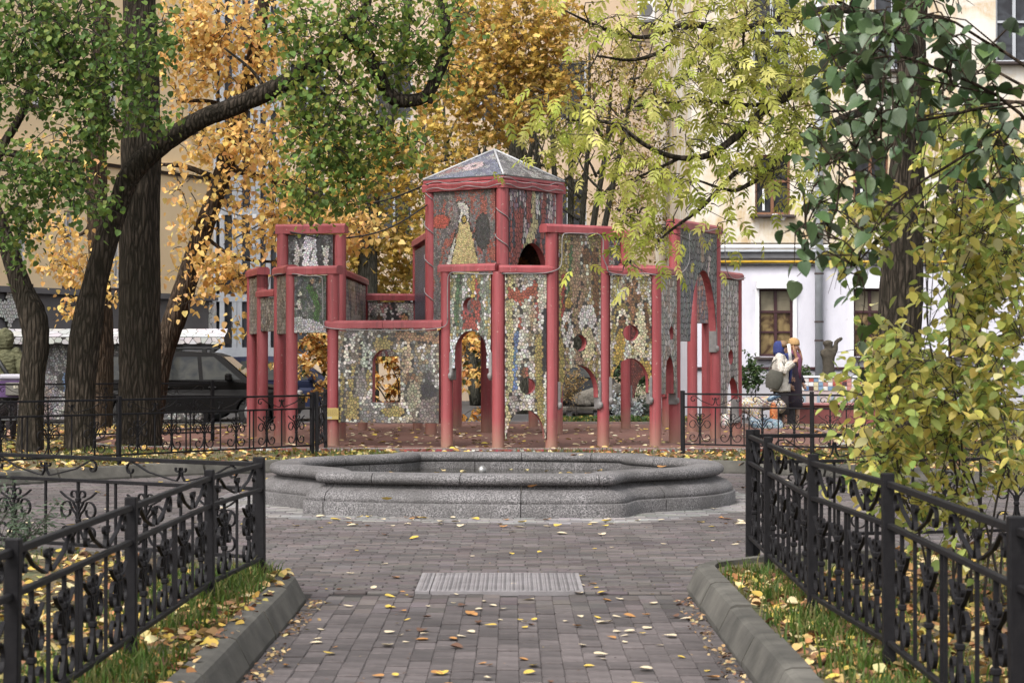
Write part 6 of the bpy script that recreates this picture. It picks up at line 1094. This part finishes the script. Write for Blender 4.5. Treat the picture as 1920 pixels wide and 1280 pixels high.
mk_tree('tall maple with burnt gold leaves above the tower', 985, 50.0, [(985, 790, 18), (983, 560, 16), (975, 380, 15), (965, 250, 14), (955, 120, 11), (950, 0, 8), (948, -120, 5)], [[(975, 380, 6), (1000, 260, 5), (1015, 160, 3)], [(970, 300, 6), (925, 220, 4), (890, 150, 3)], [(960, 180, 5), (1000, 100, 3), (1030, 40, 2)]],
        [('maple', GOLD + [(.62, .40, .12), (.66, .42, .15)], [(900, 60, 47, 70, 720), (980, 50, 46.6, 75, 860), (1030, 110, 46.8, 45, 380), (930, 150, 46.8, 75, 760), (1000, 170, 47, 60, 520), (870, 150, 47.4, 45, 320), (890, 230, 47.5, 45, 230), (950, 230, 47.5, 45, 200), (860, 290, 48, 42, 170), (1040, 30, 46.8, 40, 260), (960, -80, 48, 130, 300), (880, -60, 48, 90, 200), (820, 200, 47.8, 50, 240), (1050, 180, 47, 40, 200)], .15, 200)], B_grey, 'maple_tree')
NRs = random.Random(21)
def stems(label, px, d, n, spread, top, pal, blobs, size, nm='multi_stem_tree'):
    f_ = foot(px, d); t = thing(nm, label, 'tree', D(f_[0], f_[1], d))
    for i in range(n):
        a = (i + .5) / n * 2 - 1; x1 = px + a * spread + NRs.uniform(-15, 15); yt = top + NRs.uniform(-30, 60); pth = [(px + a * 12, f_[1], 9, NRs.uniform(-.4, .4)), (px + a * spread * .25, 600, 7), (px + a * spread * .5, 420, 6), (px + a * spread * .78, (420 + yt) / 2, 4.2), (x1, yt, 2)]; limb(t, pth, d, B_grey, 'stem', 5, 8, seed=i)
        for q in range(4):
            u = NRs.uniform(.35, .9); bx_ = px + a * spread * u; by_ = 600 + (yt - 600) * u; sx_ = NRs.choice([-1, 1]) * NRs.uniform(25, 80); limb(t, [(bx_, by_, 3), (bx_ + sx_ * .5, by_ - NRs.uniform(10, 50), 2), (bx_ + sx_, by_ - NRs.uniform(30, 110), .8)], d + NRs.uniform(-.5, .5), B_grey, 'branch', 4, 6, seed=q)
    c = bpy.data.objects.new('crown', None); COL.objects.link(c); c.location = D(px, top + 100, d); par(c, t); P, T = blob_points(blobs, 12, .7); leaves(c, 'ovate', P, NR.uniform(.7, 1.2, len(P)) * size, pal, M_leaf); twigs(c, T, B_twig, .006, keep=1)
    return t
PALE = [(.34, .24, .07), (.30, .22, .06), (.38, .28, .10), (.26, .20, .05), (.22, .21, .05)]
stems('many stemmed tree with sparse pale gold leaves right of the tower roof', 1070, 52, 7, 150, 90, PALE, [(1130, 130, 52, 70, 620), (1200, 110, 52, 60, 520), (1240, 180, 52, 60, 440), (1180, 220, 52, 60, 420), (1260, 270, 52.5, 60, 430), (1120, 230, 52, 55, 260), (1200, 320, 52.5, 55, 260), (1290, 340, 53, 50, 300), (1280, 420, 53, 50, 260), (1170, 400, 53, 60, 260), (1220, 450, 53, 50, 240), (1080, 160, 52, 40, 160)], .10)
stems('many stemmed olive tree behind the tower roof', 900, 55, 7, 140, 200, [(.17, .17, .035), (.22, .19, .04), (.13, .14, .03), (.26, .2, .05)], [(850, 330, 55, 60, 420), (800, 400, 55, 60, 460), (780, 300, 55, 50, 300), (900, 280, 55.5, 60, 340), (980, 260, 55.5, 60, 320), (1060, 270, 55.5, 55, 280), (830, 470, 55.5, 60, 420), (760, 500, 56, 60, 420), (1070, 350, 56, 50, 260), (720, 400, 56, 60, 420), (660, 500, 56, 60, 380), (600, 440, 56, 60, 330), (1030, 200, 56, 50, 220), (540, 430, 56.5, 50, 220), (500, 90, 57, 80, 420), (600, 150, 57, 90, 520), (700, 60, 57, 90, 520), (560, 260, 57, 80, 420), (780, 160, 57, 90, 520), (840, 60, 57.5, 80, 420), (690, 200, 57, 80, 420), (420, 200, 57, 70, 300), (1080, 60, 57, 70, 300)], .12)
# ---- right-hand tree with ash boughs reaching left
mk_tree('large dark trunk on the right wrapped by lilac, ash boughs reaching left', 1688, 25.5, [(1688, 880, 52), (1688, 850, 45), (1687, 760, 41), (1686, 650, 40), (1690, 540, 39), (1697, 420, 35), (1702, 300, 31), (1708, 180, 27), (1712, 60, 24), (1716, -80, 20), (1720, -260, 12)],
        [[(1706, 190, 12, 0), (1640, 150, 10, -1.5), (1575, 152, 9, -3), (1510, 168, 8.5, -4), (1448, 195, 7, -4.6), (1395, 243, 6, -5), (1335, 288, 5, -5.2), (1275, 296, 4, -5.4), (1215, 275, 3.4, -5.6), (1150, 232, 2.8, -5.8), (1062, 224, 1.6, -6)], [(1448, 195, 4, -4.6), (1390, 197, 3.4, -4.9), (1345, 190, 3, -5), (1260, 192, 2, -5.3), (1190, 200, 1.2, -5.4)], [(1275, 296, 2.6, -5.4), (1220, 322, 2, -5.5), (1150, 350, 1.2, -5.7)],
         [(1708, 230, 9, 0), (1620, 210, 8, -2), (1530, 250, 7, -3.6), (1478, 280, 6, -4.2), (1445, 318, 5.2, -4.5), (1405, 345, 4, -4.7), (1370, 357, 2.6, -4.9), (1300, 335, 1.5, -5)], [(1445, 318, 4.4, -4.5), (1390, 319, 4, -4.8), (1358, 345, 3.6, -5), (1312, 392, 3, -5.2), (1255, 434, 2, -5.4), (1215, 470, 1.2, -5.5)], [(1712, 80, 9, 0), (1600, 20, 7, -2.5), (1480, 30, 6, -4), (1370, 60, 5, -4.8), (1290, 45, 4, -5), (1210, 70, 3, -5.4), (1130, 52, 2.4, -5.6), (1060, 20, 1.4, -5.8)], [(1370, 60, 4, -4.8), (1300, 45, 3, -5.1), (1250, 90, 3, -5.3), (1190, 112, 2.4, -5.5), (1120, 105, 1.4, -5.7)], [(1600, 20, 4, -2.5), (1520, -30, 3, -3.5), (1420, -60, 2, -4.5)], [(1400, 10, 2, -4.8), (1395, 100, 2, -4.8), (1420, 180, 1.6, -4.6), (1470, 250, 1.2, -4.3)]],
        [('ash', YGR, [(1470, 60, 21, 70, 120), (1400, 40, 20.6, 70, 110), (1330, 60, 20.3, 65, 95), (1260, 40, 20, 60, 60), (1190, 60, 19.9, 55, 45), (1110, 50, 19.8, 50, 40), (1510, 150, 21.3, 60, 100), (1440, 140, 20.9, 60, 105), (1370, 150, 20.5, 60, 95), (1300, 160, 20.2, 55, 70), (1230, 190, 20, 50, 45), (1160, 230, 19.8, 45, 50), (1080, 215, 19.7, 42, 55), (1030, 200, 19.6, 30, 30), (1060, 270, 19.7, 28, 26), (1500, 240, 21.2, 55, 80), (1420, 240, 20.8, 55, 75), (1340, 230, 20.3, 55, 65), (1280, 260, 20, 50, 45), (1210, 320, 19.9, 48, 45), (1260, 350, 20, 45, 45), (1170, 290, 19.8, 35, 30), (1190, 410, 19.8, 40, 42), (1260, 420, 20, 38, 34), (1320, 370, 20.3, 42, 36), (1370, 310, 20.4, 38, 30), (1180, 490, 19.8, 24, 18), (1150, 390, 19.8, 26, 18), (1345, 430, 20.4, 28, 14), (1440, 330, 20.8, 40, 40), (1500, 330, 21.1, 40, 40), (1300, -60, 20.4, 120, 110), (1480, -60, 21, 110, 110)], .20, 300, 4, .7)], B_dark, 'ash_tree', .005, .8)
# ================================================================ lilac, yellow shrub, smaller plants
def shrub(name, label, base, tips, tpl, pal, size, per, n_ind, m, spread=.16, stem_r=.012, bark=B_twig, droop=(10, 70), subs=3, roll=45, mains=9, via=None):
    t = thing(name, label, 'shrub', base); B0 = Vector(base); mb = []; P = []; rg = random.Random(len(label)); tw = MB()
    tips = [Vector(q) for q in tips]; order = list(range(len(tips))); rg.shuffle(order); nm = max(3, min(mains, len(tips))); lines = []
    for i, ti in enumerate(order):
        tip = tips[ti]
        if i < nm: a = B0 + Vector((rg.uniform(-.18, .18), rg.uniform(-.18, .18), -.03)); r0 = stem_r
        else:                                  # later shoots spring from the nearest shoot already there
            cand = [(q - tip).length + .35 * max(0, q.z - tip.z) for l in lines for q in l[len(l) // 3:]]; flat = [q for l in lines for q in l[len(l) // 3:]]; a = flat[min(range(len(cand)), key=cand.__getitem__)]; r0 = stem_r * .42
        dvec = tip - a; w = .12 * dvec.length; mid = a + dvec * .5 + Vector((rg.uniform(-w, w), rg.uniform(-w, w), .14 * dvec.length)); pts = [Vector(q) for q in spline([tuple(a), tuple(a.lerp(mid, .5) + Vector((0, 0, .08 * dvec.length))), tuple(mid), tuple(tip)], 5)]; lines.append(pts)
        if via and i < nm: pts[:] = [Vector(q) for q in spline([tuple(a), tuple(Vector(via) + Vector((rg.uniform(-.1, .25), rg.uniform(-.2, .2), rg.uniform(-.3, .3)))), tuple(Vector(via).lerp(tip, .6) + Vector((0, 0, .15))), tuple(tip)], 6)]
        MB().add(tube(pts, [r0 * (1 - .72 * k / (len(pts) - 1)) for k in range(len(pts))], 7)).obj('stem', bark, t, smooth=True)
        for s in range(subs):
            q = pts[int(len(pts) * rg.uniform(.45, .98))]; e = tip + Vector((rg.gauss(0, spread), rg.gauss(0, spread), rg.gauss(0, spread))); c = q.lerp(e, .5) + Vector((rg.uniform(-.05, .05), rg.uniform(-.05, .05), .05)); tw.add(tube([q, c, e], [stem_r * .38, stem_r * .28, stem_r * .14], 5, cap=False))
            for k in range(per): u = rg.uniform(.25, 1.05); w = (q.lerp(c, u * 2) if u < .5 else c.lerp(e, u * 2 - 1)); P.append(tuple(w + Vector((rg.gauss(0, .028), rg.gauss(0, .028), rg.gauss(0, .028)))))
    tag(tw.obj('twigs', bark, t), kind='stuff'); P = np.array(P); leaves(t, tpl, P, NR.uniform(.7, 1.2, len(P)) * size, pal, m, n_ind, droop, roll); return t
rg = random.Random(31)
LIL = [(.05, .092, .03), (.042, .078, .03), (.075, .12, .035), (.10, .13, .085), (.06, .10, .04), (.09, .125, .06)]
tips = []
for px, py, r, n in ((1620, 60, 115, 19), (1750, 60, 115, 14), (1605, 190, 85, 13), (1700, 170, 95, 13), (1565, 320, 45, 6), (1620, 300, 50, 7), (1530, 440, 36, 5), (1585, 500, 40, 5), (1810, 150, 80, 8), (1850, 220, 60, 5), (1680, -60, 120, 8), (1510, 120, 40, 3), (1880, 330, 50, 6), (1600, 660, 24, 1)):
    for _ in range(n): a = rg.uniform(0, 6.28); q = rg.uniform(0, 1) ** .5; tips.append(D(px + r * q * math.cos(a), py + r * q * math.sin(a), 9.6 + rg.uniform(-.7, .7)))
shrub('lilac_bush', 'lilac bush with big dark green heart leaves over the right fence', (2.95, 9.8, SOIL_Z), tips, 'heart', LIL, .084, 3, 300, M_glossy, .10, .013, B_brown, (15, 75), 2, mains=6, via=(2.72, 9.7, 2.55))
tips = []
for px, py, r, n in ((1700, 690, 60, 8), (1655, 700, 45, 6), (1730, 760, 90, 14), (1820, 700, 90, 12), (1800, 560, 60, 7), (1870, 560, 60, 8), (1600, 440, 45, 6), (1650, 430, 35, 4), (1760, 440, 40, 5), (1820, 400, 60, 10), (1880, 420, 50, 10), (1790, 290, 55, 9), (1860, 270, 55, 9), (1740, 240, 40, 4), (1890, 480, 50, 7), (1830, 500, 50, 6), (1780, 640, 60, 6), (1700, 840, 80, 12), (1800, 820, 80, 11), (1650, 860, 45, 6), (1690, 930, 50, 7), (1790, 930, 60, 7), (1880, 740, 60, 8), (1885, 860, 55, 7), (1900, 640, 50, 6), (1830, 970, 45, 4), (1625, 745, 30, 4), (1615, 650, 22, 2)):
    for _ in range(n): a = rg.uniform(0, 6.28); q = rg.uniform(0, 1) ** .5; tips.append(D(px + r * q * math.cos(a), py + r * q * math.sin(a), 10.4 + rg.uniform(-.55, .75)))
YEL = [(.52, .47, .11), (.58, .51, .14), (.42, .44, .11), (.54, .45, .12), (.36, .42, .12), (.60, .56, .28), (.26, .35, .10), (.32, .38, .10)]
shrub('yellow_shrub', 'yellow leaved shrub leaning on the right fence', (2.45, 10.6, SOIL_Z), tips, 'ovate', YEL, .072, 6, 300, M_leaf, .13, .008, B_twig, (0, 60), 4)
tips = [D(px + rg.uniform(-40, 40), py + rg.uniform(-30, 30), 40.5 + rg.uniform(-.8, .8)) for px, py in ((590, 640), (580, 700), (600, 740), (640, 660), (690, 690), (730, 680), (720, 640), (760, 740), (880, 660), (870, 720), (890, 770), (850, 640), (900, 640), (830, 700), (790, 700), (610, 600), (870, 620), (700, 760), (560, 660), (650, 740)) * 2]
shrub('orange_bush', 'bush with orange and dark green leaves behind the cream mosaic panel', (D(750, 0, 40.5).x, 40.5, .0), tips, 'ovate', ORG + [(.46, .22, .05), (.05, .06, .02), (.40, .16, .04)], .13, 26, 200, M_leaf, .26, .02, B_twig, (0, 70), 4)
for lab, px, d, ptz, pal, sz in (('leafy green bush at the foot of the lilac house wall', 1405, 44.6, ((1395, 700), (1420, 695), (1400, 715), (1385, 690), (1430, 710), (1412, 685)), [(.06, .10, .035), (.09, .13, .05), (.045, .08, .03)], .10), ('dark green conifer bush behind the second arch', 1160, 45, ((1160, 690), (1155, 650), (1165, 720), (1205, 715), (1215, 700), (1150, 735)), [(.03, .055, .02), (.04, .07, .022)], .09), ('round dark bush beside the silver leaved plant', 1210, 41, ((1205, 760), (1212, 770), (1198, 765), (1215, 755)), [(.03, .05, .03), (.04, .06, .04)], .05), ('bush with creamy white flowers behind the right panel', 1203, 42.3, ((1195, 738), (1210, 735), (1203, 742), (1188, 742)), [(.5, .48, .34), (.42, .44, .28), (.10, .14, .05)], .06), ('small green bush behind the tiled bench', 1503, 43.2, ((1500, 700), (1510, 695), (1495, 690)), [(.06, .10, .035), (.08, .12, .05)], .08), ('silver leaved plant in the back flower bed', 1160, 39.6, ((1150, 750), (1165, 755), (1158, 770), (1145, 765), (1172, 770)), [(.34, .36, .36), (.26, .28, .29), (.40, .42, .42)], .07), ('silver leaved plant beside the round dark bush', 1190, 39.8, ((1185, 760), (1195, 765), (1190, 775)), [(.34, .36, .36), (.26, .28, .29)], .07), ('dry straw coloured shrub stems beside the stone animal', 1072, 39.8, ((1065, 720), (1080, 700), (1072, 735), (1090, 710), (1060, 740)), [(.30, .20, .08), (.24, .17, .08), (.36, .25, .12)], .05), ('white flowering plants along the red planter', 1590, 40.3, ((1560, 760), (1590, 765), (1620, 760), (1640, 765), (1575, 770)), [(.5, .5, .48), (.08, .11, .05), (.3, .32, .3)], .06)):
    shrub('garden_bush', lab, (D(px, 0, d).x, d, .02), [D(x + rg.uniform(-8, 8), y + rg.uniform(-8, 8), d + rg.uniform(-.25, .25)) for x, y in ptz for _ in range(3)], 'ovate', pal, sz, 12, 0, M_leaf, .11, .008, B_twig, (0, 60), 3)
shrub('conifer_sprig', 'blue-green conifer shoot behind the left path fence', (-2.75, 10.2, SOIL_Z), [D(x, y, 10.2 + rg.uniform(-.2, .2)) for x, y in ((10, 985), (40, 965), (70, 970), (-20, 940), (30, 1000), (95, 962), (0, 960), (-30, 1000))], 'lance', [(.07, .10, .06), (.09, .12, .075), (.055, .08, .05)], .035, 26, 0, M_leaf, .09, .006, B_twig, (-20, 40), 4)
# ================================================================ ground cover, grass, fallen leaves
def on_bed(x, y, mrg=.16): return not ((x - PC.x) ** 2 + (y - PC.y) ** 2 < (PR + mrg) ** 2 or (XL - mrg < x < XR + mrg and y < YE + 1.4) or (abs(x) < 2.4 and YE + .3 < y < 14))
def scatter(n, f):
    out = []
    while len(out) < n:
        p = f()
        if p is not None: out.append(p)
    return np.array(out)
rg = random.Random(77)
def grass_patch(n, f, hmin, hmax, name, lab=None):
    pts = scatter(n, f); V = []; Fc = []; Cs = []
    for x, y, k in pts:
        h = rg.uniform(hmin, hmax) * k; a = rg.uniform(0, 6.28); w = .0035 + .002 * rg.random(); l = h * rg.uniform(.2, .9); dx, dy = math.cos(a), math.sin(a); nx_, ny_ = -dy * w, dx * w; b = len(V)
        V += [(x - nx_, y - ny_, SOIL_Z - .01), (x + nx_, y + ny_, SOIL_Z - .01), (x + dx * l * .4 + nx_ * .8, y + dy * l * .4 + ny_ * .8, SOIL_Z + h * .65), (x + dx * l * .4 - nx_ * .8, y + dy * l * .4 - ny_ * .8, SOIL_Z + h * .65), (x + dx * l, y + dy * l, SOIL_Z + h * .95)]; Fc += [(b, b + 1, b + 2, b + 3), (b + 3, b + 2, b + 4)]; c = jcol(rg.choice([(.07, .12, .02), (.05, .095, .018), (.10, .14, .03), (.16, .15, .05)]), rg, .25); Cs += [c, c]
    o = put(name, mesh(name, V, Fc, M_leaf, cols=Cs)); return tag(o, lab, 'grass', kind='stuff')
tuft = [(rg.choice([-1, 1]), rg.uniform(6.5, 12.2), rg.uniform(.06, .22)) for _ in range(34)] + [(-1, 11.7, .3), (-1, 11.3, .25), (-1, 12.0, .25), (-1, 11.0, .2), (1, 11.6, .2), (1, 12.2, .2), (1, 9.3, .25), (1, 8.4, .25)]
def f_tuft():
    s, y, r = rg.choice(tuft); x0 = (XL - .30) if s < 0 else (XR + .32); x = x0 + rg.gauss(0, .09) * (1) + s * rg.random() ** 2 * .5; yy = y + rg.gauss(0, r)
    return (x, yy, rg.uniform(.6, 1.1)) if on_bed(x, yy, .17) else None
grass_patch(8500, f_tuft, .04, .15, 'grass', 'green grass tufts between the kerbs and the fences')
def f_far():
    x, y = rg.uniform(-9, 8), rg.uniform(24, 30); return (x, y, 1) if on_bed(x, y) and not hit(('p', plat), x, y) and math.sin(x * 2.1) + math.sin(y * 3 + x) + rg.uniform(-.6, .6) > 0 else None
grass_patch(9000, f_far, .03, .09, 'grass', 'thin grass strip between the plaza and the playground')
def f_mid():
    s = rg.choice((-1, 1)); x = s * rg.uniform(1.6, 5); y = rg.uniform(6, 13.4); return (x, y, .8) if on_bed(x, y) and math.sin(x * 3) + math.sin(y * 2.3 + x) + rg.uniform(-.5, .5) > .2 else None
grass_patch(5000, f_mid, .03, .10, 'grass', 'patchy grass among the leaves inside the fenced beds')
LIT = [(.36, .24, .09), (.42, .31, .14), (.30, .15, .06), (.40, .28, .06), (.20, .10, .05), (.46, .37, .20), (.26, .22, .06), (.13, .07, .04)]
def litter(name, label, n, f, size, pal=LIT, tpl='round', tilt=(-28, 28), roll=40):
    pts = scatter(n, f); t = put(name, leaf_mesh(name, tpl, pts, rots(n, tilt, roll), NR.uniform(.6, 1.2, n) * size, pick(pal, n, .3), M_dead)); return tag(t, label, 'leaves', kind='stuff')
def f_near():
    s = rg.choice((-1, 1)); x = s * (1.28 + abs(rg.gauss(0, 1.1))); y = rg.uniform(6, 14.0); return (x, y, SOIL_Z + .008 + rg.uniform(0, .03)) if on_bed(x, y, .10) else None
litter('leaf_litter', 'yellow and brown leaf litter under the path fences', 7200, f_near, .056)
def f_back():
    x, y = rg.uniform(-9.5, 8), rg.uniform(16, 37); return (x, y, SOIL_Z + .008 + rg.uniform(0, .02)) if on_bed(x, y, .05) and not hit(('p', plat), x, y) else None
litter('leaf_litter', 'orange leaf litter round the linden trunks and far beds', 7000, f_back, .08, LIT + [(.50, .33, .11), (.44, .27, .08)])
def f_play():
    x, y = rg.uniform(-6, 5), rg.uniform(27.6, 38); return (x, y, PZ + .008) if hit(('p', plat), x, y) and rg.random() < (1.2 - (y - 27) / 14) else None
litter('leaf_litter', 'pale leaves scattered over the red playground surface', 620, f_play, .10, [(.46, .38, .24), (.5, .42, .3), (.42, .30, .12), (.5, .36, .06), (.34, .24, .12)], 'round', (-12, 12), 14)
def f_cov():
    x, y = rg.uniform(.6, 4.4), rg.uniform(38.3, 39.6); return (x, y, rg.uniform(.05, .26))
pts = scatter(3600, f_cov); gcv = put('ground_cover', leaf_mesh('ground_cover', 'ovate', pts, rots(3600, (-30, 50)), NR.uniform(.6, 1.2, 3600) * .07, pick([(.05, .09, .025), (.07, .115, .03), (.04, .075, .025), (.25, .2, .05)], 3600), M_leaf)); tag(gcv, 'low green ground cover along the back edge of the playground', 'ground cover', kind='stuff')
litter('leaf_litter', 'leaves floating on the fountain water', 46, lambda: (lambda x, y: (x, y, .209) if f_dist(x, y) < -.52 else None)(rg.uniform(-2.5, 2.2), rg.uniform(18, 22)), .09, [(.44, .34, .16), (.40, .26, .06), (.5, .42, .25)], 'ovate', (-6, 6), 8)
# each leaf on the paving is a thing of its own
FL = [('pale cream fallen leaf', (.50, .42, .29)), ('yellow fallen leaf', (.46, .33, .07)), ('orange-brown fallen leaf', (.34, .17, .06)), ('dark brown curled fallen leaf', (.11, .06, .04))]
fm = {}
for i, (lab, c) in enumerate(FL):
    for j, tp in enumerate(('round', 'ovate', 'heart')):
        tv, tf = TPL[tp]; v = tv.copy(); cu = (.35, .6, .15)[j]; v[:, 2] = v[:, 2] * .5 + cu * ((v[:, 1] - .5) ** 2) + cu * 1.2 * v[:, 0] ** 2 * (1 if i != 3 else 2.2) - .02; v[:, 1] -= .5; v[:, 2] -= v[:, 2].min() - .02; fm[i, j] = mesh('fallen_leaf', v, tf, M_dead, cols=[c] * len(tf))
nleaf = 0
while nleaf < 285:
    if nleaf < 120: x, y = rg.uniform(XL + .05, XR - .05), rg.uniform(8.4, 12.6)
    elif nleaf < 165: x, y = rg.uniform(-1.6, 2.0), rg.uniform(16.7, 17.9)
    else: x, y = rg.uniform(-5, 5), rg.uniform(12.4, 24)
    if not (in_plaza(x, y) and f_dist(x, y) > .06 and on_bed(x, y, -.12) is False and (y < 12.3 or (x - PC.x) ** 2 + (y - PC.y) ** 2 < (PR - .1) ** 2 or abs(x) < 1.1)): continue
    i = rg.choices(range(4), (46, 27, 18, 9))[0]; s = rg.uniform(.034, .072) * (1.4 if y > 15 else 1); o = put('fallen_leaf', fm[i, rg.randrange(3)], None, Matrix.Translation((x, y, .003 + .01 * s)) @ Euler((rg.uniform(-.12, .12), rg.uniform(-.12, .12), rg.uniform(0, 6.28))).to_matrix().to_4x4() @ Matrix.Scale(s, 4)); zone = 'on the steel access cover' if -.64 < x < .48 and 12.1 < y < 13.13 else 'on the brick path by the left kerb' if y < 12.2 and x < -.75 else 'on the brick path by the right kerb' if y < 12.2 and x > .6 else 'in the middle of the brick path' if y < 12.2 else 'at the foot of the granite fountain' if f_dist(x, y) < .6 else 'on the bricks between access cover and fountain' if y < 18 and abs(x) < 1.5 else 'on the plaza left of the fountain' if x < -1 else 'on the plaza right of the fountain'
    tag(o, FL[i][0] + ' ' + zone, 'leaf', 'fallen leaves on the paving'); nleaf += 1
for px, py, z, i, k in ((725, 940, .16, 1, .11), (1000, 916, .28, 2, .10), (1075, 858, .38, 3, .08), (1090, 857, .38, 0, .08), (1240, 880, .385, 2, .10)): p = G(px, py, z); o = put('fallen_leaf', fm[i, 0], None, Matrix.Translation((p.x, p.y, z + .02)) @ Euler((.35 if z < .3 else 0, 0, rg.uniform(0, 6))).to_matrix().to_4x4() @ Matrix.Scale(k, 4)); tag(o, 'fallen leaf resting on the granite of the fountain', 'leaf', 'fallen leaves on the fountain')

# drifts against the kerbs and crumbs of leaf on the path
def f_drift():
    s_ = rg.choice((-1, 1)); x = (XL + abs(rg.gauss(0, .05)) + .02) if s_ < 0 else (XR - abs(rg.gauss(0, .05)) - .02); y = rg.choice((7.2, 8.1, 9.0, 9.6, 10.4, 11.0, 11.6)) + rg.gauss(0, .16); return (x, y, .006 + rg.uniform(0, .008)) if y < YE else None
litter('leaf_drift', 'brown leaf crumbs gathered in the gutters along both kerbs', 520, f_drift, .03, [(.16, .09, .05), (.10, .06, .04), (.26, .17, .08), (.36, .27, .14)], 'ovate', (-35, 35), 40)
litter('leaf_crumbs', 'tiny brown twigs and leaf crumbs strewn over the paving', 900, lambda: (lambda x, y: (x, y, .004) if in_plaza(x, y) and not on_bed(x, y, 0) and f_dist(x, y) > .03 else None)(rg.uniform(-3.5, 3.5), rg.uniform(8, 18)), .018, [(.10, .06, .04), (.06, .04, .03), (.22, .15, .08)], 'lance', (-10, 10), 20)
